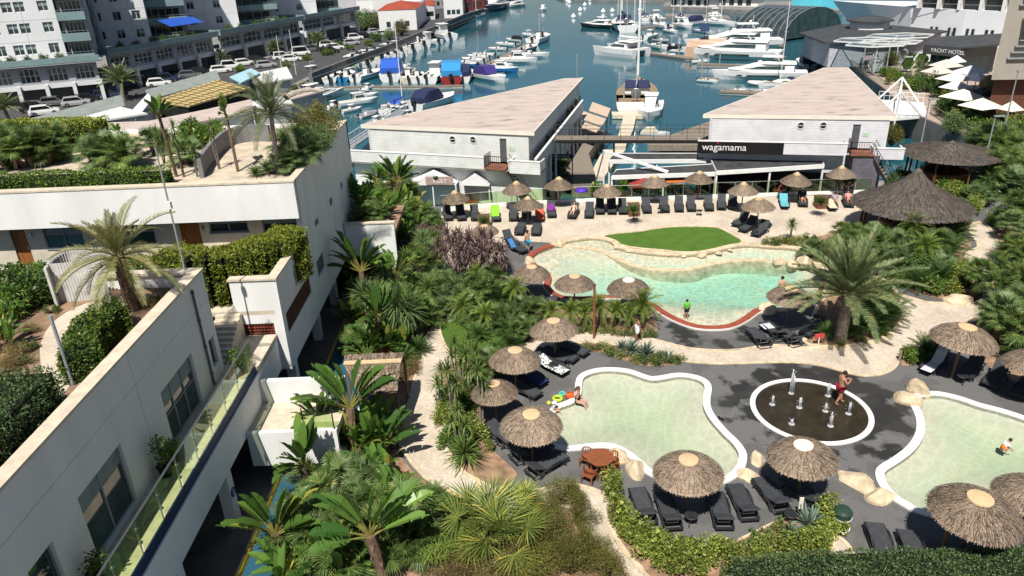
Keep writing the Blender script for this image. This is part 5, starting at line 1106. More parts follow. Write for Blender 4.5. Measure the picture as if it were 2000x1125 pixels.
L_oliv = leafmat('olive_scrub_leaf', (.078, .090, .019), (.194, .194, .034), (.295, .202, .078), .2, .6); L_dur = leafmat('variegated_leaf', (.07, .13, .014), (.34, .40, .075), (.60, .58, .20), .3); L_shr = leafmat('dark_shrub_leaf', (.028, .070, .019), (.093, .163, .034), (.155, .232, .046), .2)
L_hed = leafmat('hedge_leaf', (.054, .116, .019), (.155, .240, .034), (.264, .310, .046), .22); L_hgr = leafmat('grey_hedge_leaf', (.05, .10, .035), (.17, .255, .09), (.27, .33, .14), .24); L_gc = leafmat('ground_cover_leaf', (.078, .124, .031), (.232, .264, .070), (.341, .186, .078), .2); L_yel = leafmat('clipped_yellow_hedge_leaf', (.13, .19, .02), (.34, .39, .045), (.42, .42, .06), .25)
M_greyr = mat('grey_rendered_wall', (.20, .20, .20), .85, .15, 2)
L_dry = leafmat('dry_scrub_leaf', (.139, .101, .046), (.310, .232, .093), (.155, .171, .046), .2)
M_trunk = mat('fibrous_trunk', (.16, .105, .07), .95, .4, 6, 1.0, 18, orand=.2); M_trunkg = mat('grey_palm_trunk', (.22, .18, .15), .95, .35, 5, 1.0, 16, stretch=(1, 1, 3), orand=.2); M_twig = mat('twigs', (.07, .05, .03), .95, .3, 5); M_core = mat('dark_hedge_core', (.012, .022, .008), 1, .3, 6); M_stalk = mat('yellow_leaf_stalk', (.22, .20, .05), .6, .3, 4)
def fr(az, el): return Vector((cos(az)*cos(el), sin(az)*cos(el), sin(el)))
def frond(m, o, az, el, L, droop, n, ll, r_, vee=.5, wid=.03, base=.12):
    "feather leaf: arched rib with leaflets"
    o = Vector(o); d = fr(az, el); sd = Vector((-sin(az), cos(az), 0)); pts = []; p = o.copy(); N = 9; st = L/N
    for i in range(N+1): pts.append(p.copy()); p = p+d*st; d = (d+Vector((0, 0, -droop/N*(.4+1.3*i/N)))).normalized()
    m.tube(pts, [.022*L/2*(1-.85*i/N)+.004 for i in range(N+1)], 4, cap=False)
    for i in range(n):
        t = base+(1-base)*(i+.5)/n; k = t*N; j = min(N-1, int(k)); q = pts[j]+(pts[j+1]-pts[j])*(k-j); dr = (pts[j+1]-pts[j]).normalized(); up = sd.cross(dr)*-1
        if up.z < 0 and abs(dr.z) < .9: up = -up
        l = ll*(.35+.65*sin(pi*min(1, .12+t*.86)))*r_.uniform(.85, 1.1)
        for s in (-1, 1):
            v = (sd*s*.8+dr*(.45+.5*t)+up*vee*r_.uniform(.6, 1.2)).normalized(); tip = q+v*l+Vector((0, 0, -l*l*.25*r_.uniform(.5, 1.4))); mid = q+v*l*.5+Vector((0, 0, .01)); w_ = dr*wid*.5
            m.add([q-w_*.6, q+w_*.6, mid+w_, tip, mid-w_], [(0, 1, 2, 4), (4, 2, 3)])
def fan(m, o, az, el, pet, R, n, r_, spread=2.4, wid=.05, droop=.1):
    "fan leaf on a stalk"
    o = Vector(o); d = fr(az, el); h = o+d*pet; m.tube([o, (o+h)/2+Vector((0, 0, .03)), h], .012, 4, cap=False); sd = Vector((-sin(az), cos(az), 0)); up = d.cross(sd)
    ax = (d+Vector((0, 0, -.3))).normalized(); sd = ax.cross(Vector((0, 0, 1))); sd = sd.normalized() if sd.length > .1 else Vector((1, 0, 0)); nr = sd.cross(ax)
    for i in range(n):
        a = spread*(i/(n-1)-.5)*1.15; v = ax*cos(a)+sd*sin(a); l = R*(.72+.28*cos(a*.7))*r_.uniform(.8, 1.08); t = v.cross(nr).normalized(); mid = h+v*l*.55+nr*.04*(i % 2); tip = h+v*l-Vector((0, 0, droop*l*r_.uniform(.6, 1.6))); w_ = t*wid
        m.add([h-w_*.15, h+w_*.15, mid+w_*.5, tip, mid-w_*.5], [(0, 1, 2, 4), (4, 2, 3)])
def paddle(m, ms, o, az, el, pet, L, W, r_, droop=.7):
    "banana-like blade on a long stalk; ms takes the stalk"
    o = Vector(o); d = fr(az, el); p = o.copy(); pts = [p.copy()]; N = 4
    for i in range(N): p = p+d*pet/N; d = (d+Vector((0, 0, -droop*.10))).normalized(); pts.append(p.copy())
    ms.tube(pts, [.04, .035, .03, .022, .018], 5, cap=False); sd = Vector((-sin(az), cos(az), 0)); sd = (sd*cos(.5*r_.uniform(-1, 1))+UPV*.4*r_.uniform(-1, 1)).normalized()
    K = 9; rows = []; dd = d
    for i in range(K+1):
        t = i/K; w_ = W*.5*(sin(pi*min(1, .1+t*.9))**.7 if t < .98 else .02); up = sd.cross(dd); up = up if up.z > 0 else -up
        rows.append((p-sd*w_+up*w_*.45, p.copy(), p+sd*w_+up*w_*.45)); p = p+dd*L/K; dd = (dd+Vector((0, 0, -droop*1.0/K*(.3+t*1.6)))).normalized()
    vs = []; fs = []
    for i, a in enumerate(rows):
        j = r_.uniform(.82, 1.0); vs += [a[1]+(a[0]-a[1])*j, a[1], a[1]+(a[2]-a[1])*r_.uniform(.82, 1)]
        if i: q = i*3; fs += [(q-3, q-2, q+1, q), (q-2, q-1, q+2, q+1)]
    for i in range(1, K):
        for k, f in ((0, 0), (2, 1)):
            if r_.random() < .35: n_ = len(vs); vs.append(vs[i*3+k]+(vs[i*3+3+k]-vs[i*3+k])*.35+Vector((0, 0, -.05))); g = list(fs[i*2+f]); g[g.index(i*3+k)] = n_; fs[i*2+f] = tuple(g)
    m.add(vs, fs)
def swords(m, o, n, L, wid, r_, lo=-.3, hi=1.5, droop=.25):
    o = Vector(o)
    for i in range(n):
        az = i*2.39996+r_.uniform(-.2, .2); el = lo+(hi-lo)*((i+.5)/n)+r_.uniform(-.1, .1); d = fr(az, el); l = L*r_.uniform(.75, 1.1); sd = Vector((-sin(az), cos(az), 0))*wid; mid = o+d*l*.5; tip = o+d*l-Vector((0, 0, droop*l*cos(el)*r_.uniform(.5, 1.5)))
        m.add([o-sd*.35, o+sd*.35, mid+sd*.5, tip, mid-sd*.5], [(0, 1, 2, 4), (4, 2, 3)])
def leaves(m, pts, s, r_, out=None, asp=.5):
    for p, nr in pts:
        p = Vector(p); d = Vector((r_.gauss(0, 1), r_.gauss(0, 1), r_.gauss(0, .8))); d = (d.normalized()+Vector(nr)*.7).normalized(); t = d.cross(Vector((r_.gauss(0, 1), r_.gauss(0, 1), r_.gauss(0, 1)))); 
        if t.length < 1e-3: continue
        t = t.normalized()*s*asp*r_.uniform(.7, 1.2); l = s*r_.uniform(.7, 1.3)
        m.add([p-t*.4, p+d*l*.5-t*.5, p+d*l, p+d*l*.5+t*.5], [(0, 1, 2, 3)])
def blob(c, r, n, r_, sh=.55):
    c = Vector(c); out = []
    for i in range(n):
        v = Vector((r_.gauss(0, 1), r_.gauss(0, 1), r_.gauss(0, 1))).normalized(); k = sh+(1-sh)*r_.random()**.6; out.append((c+Vector((v.x*r[0], v.y*r[1], v.z*r[2]))*k, v))
    return out
CATS = {}
def trunk(m, H, r0, r1, lean=(0, 0), bump=.0, n=9, rings=10, r_=rnd):
    pts = [(lean[0]*(i/rings)**1.5, lean[1]*(i/rings)**1.5, H*i/rings) for i in range(rings+1)]; m.tube(pts, [(r0+(r1-r0)*i/rings)*(1+bump*r_.uniform(-1, 1)) for i in range(rings+1)], n)
    return Vector(pts[-1])
def P_feather(seed, H, r0, r1, nf, L, droop, n, ll, lm, tm, ello=-.35, skirt=True, wid=.035, vee=.5, stalks=False):
    def mk(P):
        r_ = random.Random(seed); m = MB(); top = trunk(m, H, r0, r1, (r_.uniform(-.1, .1)*H, r_.uniform(-.1, .1)*H), .06, r_=r_)
        if skirt:
            for i in range(40): a = i*2.4; z = H*(.45+.55*i/40); d = fr(a, .9); o = Vector((top.x*z/H, top.y*z/H, z)); m.add([o+fr(a-.35, 0)*r1*.9, o+fr(a+.35, 0)*r1*.9, o+fr(a, .7)*(r1*1.0+.22)], [(0, 1, 2)])
        m.build('trunk', tm, P, W=False); m = MB()
        for i in range(nf):
            t = (i+.5)/nf; el = ello+(1.45-ello)*t; frond(m, top+Vector((0, 0, .05)), i*2.39996+r_.uniform(-.2, .2), el+r_.uniform(-.12, .12), L*r_.uniform(.85, 1.1)*(1 if t < .8 else .75), droop*(1.1-.4*t), n, ll, r_, vee, wid)
        m.build('crown', lm, P, W=False)
    return mk
def P_fan(seed, stems, R, lm, tall=1.0, nl=16, pet=.55, sp=.45, nseg=24, spread=3.0, wf=.075, dr=.1):
    def mk(P):
        r_ = random.Random(seed); m = MB(); ml = MB()
        for s in range(stems):
            a = s*2.4; H = tall*r_.uniform(.5, 1.1); b = Vector((sp*sqrt(s/max(1, stems))*cos(a), sp*sqrt(s/max(1, stems))*sin(a), 0)); tp = b+Vector((cos(a)*.3*H*(stems > 1), sin(a)*.3*H*(stems > 1), H)); m.tube([b, (b+tp)/2+Vector((0, 0, .03)), tp], [.12, .11, .09] if tall < 1.4 else [.17, .14, .12], 7)
            for i in range(nl): t = (i+.5)/nl; fan(ml, tp, i*2.4+s, -.35+1.75*t+r_.uniform(-.15, .15), pet*r_.uniform(.7, 1.2), R*r_.uniform(.8, 1.1), nseg, r_, spread, R*wf, dr)
        m.build('trunk', M_trunk, P, W=False); ml.build('crown', lm, P, W=False)
    return mk
def P_strel(seed, H, nl, L, clump=1, droop=.55, rt=.15):
    def mk(P):
        r_ = random.Random(seed); m = MB(); ml = MB(); ms = MB()
        for c in range(clump):
            a0 = c*2.4; b = Vector((.45*sqrt(c)*cos(a0), .45*sqrt(c)*sin(a0), 0)); h = H*r_.uniform(.6, 1) if clump > 1 else H; tp = b+Vector((r_.uniform(-.15, .15)*h, r_.uniform(-.15, .15)*h, h)); 
            m.tube([b+(tp-b)*i/6 for i in range(7)], [rt*r_.uniform(.85, 1.15) for i in range(7)], 8)
            for i in range(14): z = i/14; q = b+(tp-b)*z; a = i*2.4; m.add([q+fr(a-.4, 0)*rt*.95, q+fr(a+.4, 0)*rt*.95, q+fr(a, -.9)*rt*2.2+Vector((0, 0, .1))], [(0, 1, 2)])
            th = r_.uniform(0, pi)
            for i in range(nl):
                s = 1 if i % 2 else -1; k = (i//2+.5)/(nl/2); el = 1.45-k*.95; az = th+(pi if s < 0 else 0)+r_.uniform(-.45, .45); paddle(ml, ms, tp+Vector((0, 0, -.1*k)), az, el+r_.uniform(-.08, .08), L*.45*r_.uniform(.75, 1.1), L*r_.uniform(.75, 1.1), L*.34, r_, droop)
        m.build('trunk', M_trunk, P, W=False); ms.build('stalks', M_stalk, P, W=False); ml.build('foliage', L_str, P, W=False)
    return mk
def P_swords(seed, heads, H, n, L, wid, lm, lo=-.5, hi=1.5, droop=.25, sp=.35, thin=.035):
    def mk(P):
        r_ = random.Random(seed); m = MB(); ml = MB()
        for c in range(heads):
            a = c*2.4+seed; k = sqrt(c/max(1, heads)); h = H*r_.uniform(.6, 1.1) if heads > 1 else H; b = Vector((.12*k*cos(a), .12*k*sin(a), 0)); tp = Vector((sp*k*cos(a), sp*k*sin(a), h))
            if H > .2: m.tube([b, b+(tp-b)*.5+Vector((0, 0, .04)), tp], [thin*1.4, thin*1.1, thin], 6)
            swords(ml, tp, n, L*r_.uniform(.85, 1.1), wid, r_, lo, hi, droop)
        if H > .2: m.build('stem', M_trunkg, P, W=False)
        ml.build('foliage', lm, P, W=False)
    return mk
def P_cyc(seed, nf, L, H=.3, droop=.5, lm=None):
    def mk(P):
        r_ = random.Random(seed); m = MB(); top = trunk(m, H, .16, .15, bump=.08, r_=r_); m.build('trunk', M_trunk, P, W=False); m = MB()
        for i in range(nf): t = (i+.5)/nf; frond(m, top, i*2.39996, -.05+1.3*t+r_.uniform(-.1, .1), L*r_.uniform(.85, 1.08), droop, 26, L*.24, r_, .35, .022, .1)
        m.build('crown', lm or L_cyc, P, W=False)
    return mk
def P_bush(seed, r, n, s, lm, clumps=14, asp=.5, twig=True):
    def mk(P):
        r_ = random.Random(seed); ml = MB(); pts = []; cs = []
        for c in range(clumps):
            v = Vector((r_.gauss(0, 1), r_.gauss(0, 1), abs(r_.gauss(0, .8))+.1)).normalized(); k = r_.uniform(.45, .95); q = Vector((v.x*r[0]*k, v.y*r[1]*k, r[2]*.35+v.z*r[2]*k*.9)); cs.append(q); w_ = r_.uniform(.28, .45); pts += blob(q, (r[0]*w_, r[1]*w_, r[2]*w_), n//clumps, r_, .35)
        leaves(ml, pts, s, r_, asp=asp); m = MB()
        for q in cs: m.tube([(q.x*.1, q.y*.1, 0), q*.5, q], [.035, .022, .008], 5)
        m.build('stems', M_twig, P, W=False); ml.build('foliage', lm, P, W=False)
    return mk
def P_papy(seed):
    def mk(P):
        r_ = random.Random(seed); ml = MB(); m = MB()
        for c in range(34):
            a = c*2.4; k = sqrt(c/34); tp = Vector((.75*k*cos(a), .75*k*sin(a), 1.5*r_.uniform(.75, 1.1)*(1-.25*k))); m.tube([(.2*k*cos(a), .2*k*sin(a), 0), tp*.6+Vector((0, 0, .1)), tp], .01, 4); swords(ml, tp, 18, .42, .025, r_, -.5, .7, .5)
        m.build('stems', L_cor, P, W=False); ml.build('foliage', L_pyg, P, W=False)
    return mk
KIND = {  # kind: (name, category, noun, [variants])
 'date': ('date_palm', 'palm', 'big date palm', [P_feather(1, 2.5, .30, .27, 52, 3.6, .95, 54, .5, L_date, M_trunkg, .1, True, .055)]),
 'butia': ('jelly_palm', 'palm', 'arching jelly palm', [P_feather(2, 2.2, .26, .22, 34, 2.5, 1.5, 44, .36, L_butia, M_trunk, -.6)]),
 'queen': ('queen_palm', 'palm', 'slender drooping palm', [P_feather(3, 3.2, .14, .11, 28, 2.9, 1.5, 44, .5, L_date, M_trunkg, -.3, False)]),
 'pyg': ('pygmy_palm', 'palm', 'pygmy palm', [P_feather(4, 1.3, .08, .07, 40, 1.05, 1.4, 30, .2, L_pyg, M_trunk, -.5, True, .018), P_feather(5, 1.0, .08, .07, 36, .95, 1.3, 28, .2, L_pyg, M_trunk, -.5, True, .018)]),
 'cyc': ('cycad', 'cycad', 'dark green cycad', [P_cyc(6, 42, 1.05), P_cyc(7, 34, .95, .45)]),
 'fan': ('fan_palm', 'palm', 'bushy fan palm', [P_fan(8, 5, .72, L_fan, 1.3, 12), P_fan(9, 5, .66, L_fan2, 1.0, 13, .65), P_fan(10, 4, .8, L_fan, .9, 13, .7)]),
 'tfan': ('tall_fan_palm', 'palm', 'tall fan palm', [P_fan(11, 1, .62, L_fan, 2.6, 34, .6, 0, 24), P_fan(12, 1, .58, L_fan2, 1.8, 30, .55, 0, 24)]),
 'bigfan': ('giant_fan_palm', 'palm', 'giant yellow green fan palm', [P_fan(13, 3, 1.35, L_swd, .8, 9, 1.0, .8, 26, 3.4, .042, .03)]),
 'str': ('strelitzia', 'plant', 'giant strelitzia', [P_strel(14, 2.0, 14, 1.45), P_strel(15, 1.5, 15, 1.35), P_strel(16, 2.6, 16, 1.6)]),
 'strc': ('strelitzia_clump', 'plant', 'leafy strelitzia clump', [P_strel(17, .8, 8, 1.4, 4, .5), P_strel(18, .6, 8, 1.25, 5, .45)]),
 'strt': ('strelitzia_pole', 'plant', 'bare stemmed strelitzia', [P_strel(19, 3.4, 10, 1.0, 1, .6, .09)]),
 'pur': ('purple_cordyline', 'plant', 'purple cordyline', [P_swords(20, 11, 2.2, 44, .68, .06, L_pur, -1, 1.5, .25, 1.0), P_swords(21, 7, 1.8, 44, .62, .06, L_pur, -1, 1.5, .25, .75)]),
 'cor': ('cordyline', 'plant', 'slim cordyline', [P_swords(22, 3, 2.0, 44, .6, .05, L_cor, -.9, 1.5, .3, .5), P_swords(23, 2, 2.6, 40, .55, .045, L_cor, -.8, 1.5, .3, .3)]),
 'drag': ('yucca', 'plant', 'spiky yucca', [P_swords(24, 2, 2.2, 110, 1.15, .06, L_fan2, -1.0, 1.5, .12, .6, .09), P_swords(25, 1, 1.8, 120, 1.1, .06, L_cor, -1.0, 1.5, .12, .3, .09)]),
 'star': ('sword_plant', 'plant', 'star shaped sword plant', [P_swords(26, 1, .5, 90, 1.15, .07, L_cor, -.25, 1.4, .25)]),
 'agv': ('agave', 'plant', 'spiky agave', [P_swords(27, 1, .15, 60, .65, .06, L_blue, -.05, 1.45, .08)]),
 'papy': ('papyrus', 'plant', 'bright green papyrus clump', [P_papy(28)]),
 'oliv': ('scrub_bush', 'bush', 'olive green scrub bush', [P_bush(29, (1.0, 1.0, 1.3), 5200, .10, L_oliv, 26, .22), P_bush(30, (1.1, .9, 1.1), 4800, .10, L_oliv, 22, .22)]),
 'dry': ('dry_bush', 'bush', 'dry brownish bush', [P_bush(31, (.9, .9, .8), 3400, .10, L_dry, 20, .22)]),
 'dur': ('variegated_shrub', 'shrub', 'variegated shrub', [P_bush(32, (.42, .42, .85), 1000, .10, L_dur, 15, .55), P_bush(33, (.38, .45, .7), 900, .10, L_dur, 13, .55)]),
 'shr': ('dark_shrub', 'shrub', 'dark shrub', [P_bush(34, (1.0, 1.0, 1.3), 1500, .22, L_shr, 16, .45), P_bush(35, (1.1, .9, 1.0), 1500, .2, L_hed, 15, .45), P_bush(44, (.9, 1.0, 1.1), 1300, .26, L_str, 13, .4)]),
 'tree': ('bushy_tree', 'tree', 'bushy tree', [P_bush(36, (1.5, 1.5, 2.3), 5200, .16, L_oliv, 34, .4), P_bush(37, (1.6, 1.4, 2.0), 5000, .16, L_hgr, 32, .45)]),
 'gc': ('ground_cover', 'plant', 'low bedding plant', [P_bush(38, (.4, .4, .28), 420, .08, L_gc, 9, .5), P_bush(39, (.45, .35, .34), 420, .09, L_fan, 9, .5)]),
}
PROTO = {}
def plant(kind, px, py, place, s=1.0, z=0.0, v=None):
    nm, cat, noun, vs = KIND[kind]; k = rnd.randrange(len(vs)) if v is None else v; g = G(px, py, z); key = (kind, k)
    if key not in PROTO:
        o = thing(nm, None, cat, (0, 0, 0)); vs[k](o); PROTO[key] = o; o.location = (g.x, g.y, z); o.rotation_euler.z = rnd.uniform(0, 6.28); o.scale = (s, s, s)
    else: o = dup(PROTO[key], (g.x, g.y, z), rnd.uniform(0, 6.28), s*rnd.uniform(.92, 1.08))
    return reg(o, noun, place)
def plants(kind, place, pts, s=1.0, z=0.0):
    for p in pts: plant(kind, p[0], p[1], place, (p[2] if len(p) > 2 else 1)*s, z)
# -- left garden between road and path
A = 'beside the blue road'; B = 'by the thatched pergola'; C_ = 'under the upper block'; D = 'in lower left garden'
plants('str', A, [(566, 1118, 1.1), (604, 998, .85)]); plants('str', B, [(686, 905, 1.35), (640, 900, .75)]); plants('strc', B, [(730, 895, 1.1), (742, 868, .8), (710, 860, .9)]); plants('str', D, [(754, 1142, 1.15)]); plants('strc', D, [(580, 1125, .9), (655, 1130, .85), (765, 1000, .8), (735, 955, .8)])
plants('fan', D, [(640, 1000), (600, 1040), (690, 1020), (640, 1090), (720, 1075), (705, 975), (775, 1040), (690, 1115), (605, 1090), (800, 1090, .9)])
plants('bigfan', D, [(955, 1075, 1.05), (1005, 1020, .7)]); plants('papy', D, [(850, 1105, .9), (885, 1085, .7)]); plants('cyc', D, [(845, 985, .8), (860, 1020, .8), (740, 1000, .8)]); plants('shr', D, [(760, 1090, .8), (820, 1060, .7), (870, 1030, .7), (560, 1180, .8), (660, 950, .7), (900, 1000, .6)])
E_ = 'on the lower path edge'; plants('oliv', E_, [(1095, 985, .8), (1130, 1020, .8), (1062, 1020, .8), (1085, 1072, .95), (1150, 1085, .8), (1115, 1120, .95), (1185, 1125, .8), (1035, 1085, .9), (1050, 1140, .9), (1120, 975, .5)]); plants('dry', E_, [(925, 1115), (975, 1130), (890, 1150), (1000, 1090, .8)])
plants('drag', C_, [(745, 660, 1.35), (785, 680, 1.3), (720, 640, 1.1), (760, 610, 1.1), (815, 650, 1), (840, 610, .9), (800, 560, 1), (830, 520, .9)]); plants('strc', C_, [(738, 700, .9), (775, 690, .9), (700, 640, .8), (760, 540, .9), (780, 580, .8), (700, 600, .8), (720, 560, .9), (810, 470, .8)]); plants('str', C_, [(762, 515, 1.05), (783, 588, 1.05), (775, 470, 1.1), (720, 620, 1.1), (800, 640, .9), (745, 700, 1.2), (700, 545, 1)])
plants('fan', C_, [(820, 640), (840, 590), (830, 540), (800, 620), (860, 570, .8), (870, 620, .8), (720, 690, .9), (700, 680, .8), (850, 545, .8), (830, 500)]); plants('pur', C_, [(800, 505, .8), (795, 560, .9), (845, 530, .9), (830, 480, .8), (775, 620, .8), (855, 480, .7)], .9); plants('shr', C_, [(815, 600), (850, 610, .8), (700, 560), (790, 655, .9), (725, 610), (850, 460, .8), (820, 440, .9), (745, 580), (800, 530, .9), (830, 630, .8), (780, 480)])
plants('cyc', C_, [(817, 690, .9), (790, 715, .9)]); plants('dry', C_, [(805, 725, .7), (780, 740, .7), (800, 700, .6)]); plants('cor', C_, [(870, 540, .8), (860, 500, .8)])
F_ = 'on raised planter'; plants('strc', F_, [(705, 415, .9), (725, 400, .8), (745, 425, .8)], 1, 3.7); plants('str', F_, [(700, 430, .7), (738, 385, .7), (720, 430, .7)], 1, 3.7); plants('shr', F_, [(690, 420, .8), (715, 390, .9), (745, 400, .8), (735, 430, .7)], 1, 3.7); plants('fan', F_, [(730, 440, .8), (710, 440, .7)], 1, 3.7)
H_ = 'left of fence parasols'; plants('strc', H_, [(775, 430, 1.3), (795, 405, 1.1), (760, 455, 1.2), (805, 440, .9), (735, 470, 1.3), (765, 480, 1.1)]); plants('str', H_, [(750, 460, 1.1), (785, 425, 1.1), (760, 420, 1.2)]); plants('shr', H_, [(780, 410, 1.1), (810, 420, .8), (765, 400, 1), (750, 480, .8), (830, 430, .7)]); plants('fan', H_, [(800, 440, 1.1), (820, 450, 1), (785, 460, 1), (790, 400, 1.2), (840, 445, .8)]); plants('dry', H_, [(845, 425, .7)])
plants('pur', 'beside the half hidden parasol', [(895, 540, 1), (945, 545, 1), (920, 555, 1), (972, 538, .85)], 1.35)
I_ = 'between lawn and pool'; plants('fan', I_, [(880, 600, .8), (940, 590, .8), (985, 585, .75), (935, 640, .7), (975, 640, .8), (1035, 630, .7), (960, 560, .7), (1020, 665, .6), (915, 610, .7)]); plants('pyg', I_, [(905, 630, 1), (950, 645, 1), (1010, 600, 1), (930, 570, 1)]); plants('cyc', I_, [(890, 585, 1.3), (970, 600, 1.3), (1000, 660, 1.2), (935, 665, .9), (1045, 645, .8), (1000, 680, .8), (970, 690, .7), (985, 520, .6)]); plants('shr', I_, [(860, 590, .7), (850, 570, .7), (880, 610, .6), (950, 600, .6), (1010, 625, .6)])
J_ = 'in front of main pool'; plants('pyg', J_, [(1078, 640), (1110, 645, .9), (1140, 642, 1), (1175, 642, 1.05), (1200, 640, .9), (1255, 640, 1.4), (1230, 645, .8)]); plants('gc', J_, [(1135, 650), (1155, 648), (1180, 650), (1200, 652), (1220, 655), (1240, 655), (1255, 660), (1110, 655), (1275, 655)], 1.1)
K_ = 'above the shallow pool'; plants('agv', K_, [(1232, 690, 1.2), (1262, 697, 1.2), (1305, 700, .8), (1215, 684, .9)]); plants('gc', K_, [(1146, 680), (1160, 684), (1175, 680), (1190, 688), (1200, 694), (1215, 698), (1240, 706), (1255, 710), (1275, 708), (1290, 712), (1310, 708), (1250, 690), (1285, 700), (1325, 706)])
Lb = 'at the path bend'; plants('cor', Lb, [(885, 850, 1.25), (868, 805, 1.15), (915, 775, 1.1), (940, 840, 1.1), (893, 745, 1.1), (920, 725, .95), (900, 880, 1)]); plants('dur', Lb, [(870, 810), (885, 830, 1.1), (900, 850, 1.1), (920, 840), (860, 830, .9), (940, 860, 1), (910, 870, .9), (930, 790, .8), (890, 770, .8), (955, 880, .7)]); plants('star', Lb, [(908, 905, 1)]); plants('fan', Lb, [(950, 745, .7), (965, 730, .7), (900, 800, .6)]); plants('shr', Lb, [(880, 870, .6), (905, 885, .6), (870, 780, .5), (915, 800, .5)])
# -- lower right
Mb = 'before the lower loungers'; plants('dur', Mb, [(1196, 955), (1198, 975, 1.1), (1202, 1000, 1.1), (1208, 1025, 1.1), (1222, 1045, 1.1), (1240, 1058, 1.1), (1262, 1068, 1.1), (1285, 1078, 1.1), (1308, 1086, 1.1), (1330, 1096, 1.1), (1352, 1090, 1), (1375, 1105, 1.1), (1400, 1095, 1.1), (1425, 1105, 1.1), (1290, 1105, 1.1), (1320, 1120, 1.1), (1250, 1085, 1), (1360, 1125, 1)]); plants('gc', Mb, [(1440, 1070), (1460, 1080), (1490, 1050), (1520, 1040), (1420, 1120)])
Nb = 'around the green bin'; plants('dur', Nb, [(1612, 1010, 1.1), (1625, 1040, 1.05), (1605, 1055, 1), (1585, 1070, 1), (1560, 1085, 1), (1530, 1090, 1), (1500, 1085, .9), (1600, 1085, 1), (1480, 1095, 1)]); plants('agv', Nb, [(1580, 1035, 1.4), (1545, 1050, .8)]); plants('gc', Nb, [(1510, 1060), (1540, 1075), (1475, 1075), (1530, 1030)])
# -- palm bed and right garden
Q_ = 'under the big date palm'; plant('date', 1640, 668, 'at the right end of main pool', 1.05); plants('cyc', Q_, [(1612, 662, .8), (1660, 660, .9), (1690, 655, 1.2), (1712, 650, 1.0), (1735, 625, 1.3), (1700, 625, 1.1), (1725, 590, 1)]); plants('gc', Q_, [(1640, 675), (1680, 668), (1720, 655)]); plants('shr', Q_, [(1680, 600, .7), (1710, 570, .7)])
plant('tfan', 1625, 560, 'behind the big date palm', 1.1); plants('fan', 'behind the big date palm', [(1590, 505, .8), (1660, 520, 1), (1700, 500, 1.1), (1730, 530, 1.1), (1745, 500), (1650, 480, .7), (1715, 480)]); plant('drag', 1543, 470, 'behind main pool', .72, v=1); plants('gc', 'behind main pool', [(1515, 478), (1530, 474), (1545, 478), (1560, 474), (1580, 470), (1500, 478)], 1.5)
R_ = 'right of thatched bar'; plants('fan', R_, [(1800, 500, 1.2), (1850, 440, 1), (1770, 520, 1.1), (1815, 460, 1.1), (1835, 540, .9)]); plants('cyc', R_, [(1845, 480, 1.5), (1830, 555, 1.2), (1868, 465, 1.2), (1765, 480, 1.5), (1750, 460, 1.4), (1850, 510, 1.4), (1790, 565, 1.2), (1740, 500, 1.3)]); plants('pyg', R_, [(1800, 530, 1.2), (1780, 490, 1.3)]); plants('shr', R_, [(1780, 540, .9), (1820, 570, .8), (1850, 550, .9), (1800, 470), (1760, 555, .8)]); plants('tfan', R_, [(1900, 585, .9), (1825, 520, .9)]); plants('dur', R_, [(1880, 545, 1.5), (1895, 560, 1.5), (1870, 560, 1.3), (1905, 540, 1.2), (1860, 580, 1.1), (1900, 420, 1.4), (1880, 430, 1.4), (1860, 425, 1.2)])
S_ = 'along the narrow path'; plants('tfan', S_, [(1942, 668, 1.25), (1985, 640, 1.1), (1990, 560, 1), (1965, 470, 1)]); plants('fan', S_, [(1960, 600, 1.1), (1990, 520, 1.2), (1995, 450, 1.3), (1975, 680, 1.1), (2000, 660, 1.2)]); plants('pyg', S_, [(1985, 600, 1.2), (1925, 665, .9), (1985, 530, 1.2)]); plants('cyc', S_, [(1805, 700, 1.1), (1985, 710, 1.1), (1960, 505, 1), (1830, 690, .7), (1990, 590)]); plants('shr', S_, [(1960, 640), (2000, 630), (1985, 550, 1.1), (1950, 440, .9), (1990, 420, 1.2), (1780, 705, .6), (2000, 580, 1.2)]); plants('dur', S_, [(1990, 660, 1.1), (1975, 640, 1)])
T_ = 'by the channel bar'; plants('fan', T_, [(1960, 370, 1.4), (1990, 390, 1.4), (1930, 375, 1.1), (1985, 340, 1.4), (1950, 345, 1.2), (1900, 400, .9), (1830, 345, 1)]); plants('shr', T_, [(1800, 360, .8), (1760, 350, .8), (1850, 375, .9), (1875, 385, .9), (1970, 330, 1.2), (1740, 370, .7), (1920, 395, 1), (1815, 340, .8)]); plants('dur', T_, [(1850, 390, 1.4), (1865, 380, 1.3), (1875, 395, 1.3)])
plants('cyc', 'in a terrace planter', [(946, 440, .75), (1237, 417, .75), (1602, 402, .7)], 1, .9); U_ = 'behind the glass fence'; plants('tfan', U_, [(944, 398, .55), (1235, 395, .6)], 1, -1.2); plants('shr', U_, [(905, 385, .9), (1215, 372, .9), (1255, 372, .7), (1490, 365, 1), (1510, 362, 1), (1470, 365, .7), (1280, 372, .6), (1200, 380, .7)], 1, -1.2); plants('strc', U_, [(1305, 372, .6), (1390, 362, .6), (1600, 350, .7), (1165, 385, .6)], 1, -1.2); plants('dry', U_, [(1450, 365, 1)], 1, -1.2)
for p in range(9): k = (p+.5)/9; q = fl[0] if False else None
V_ = 'beside left pavilion'
for i in range(9):
    q = GL([(1040, 306), (1131, 196)], 2.8); w_ = q[0]+(q[1]-q[0])*((i+.5)/9); pp = PX(w_); plant(('shr', 'fan')[i % 2], pp[0], pp[1], V_, .5, 2.75)
plants('fan', 'at the boardwalk gateway', [(1090, 345, .9)], 1, -1.2); plant('tree', 1740, 285, 'at the right flank of the right pavilion', .8, -1.2)
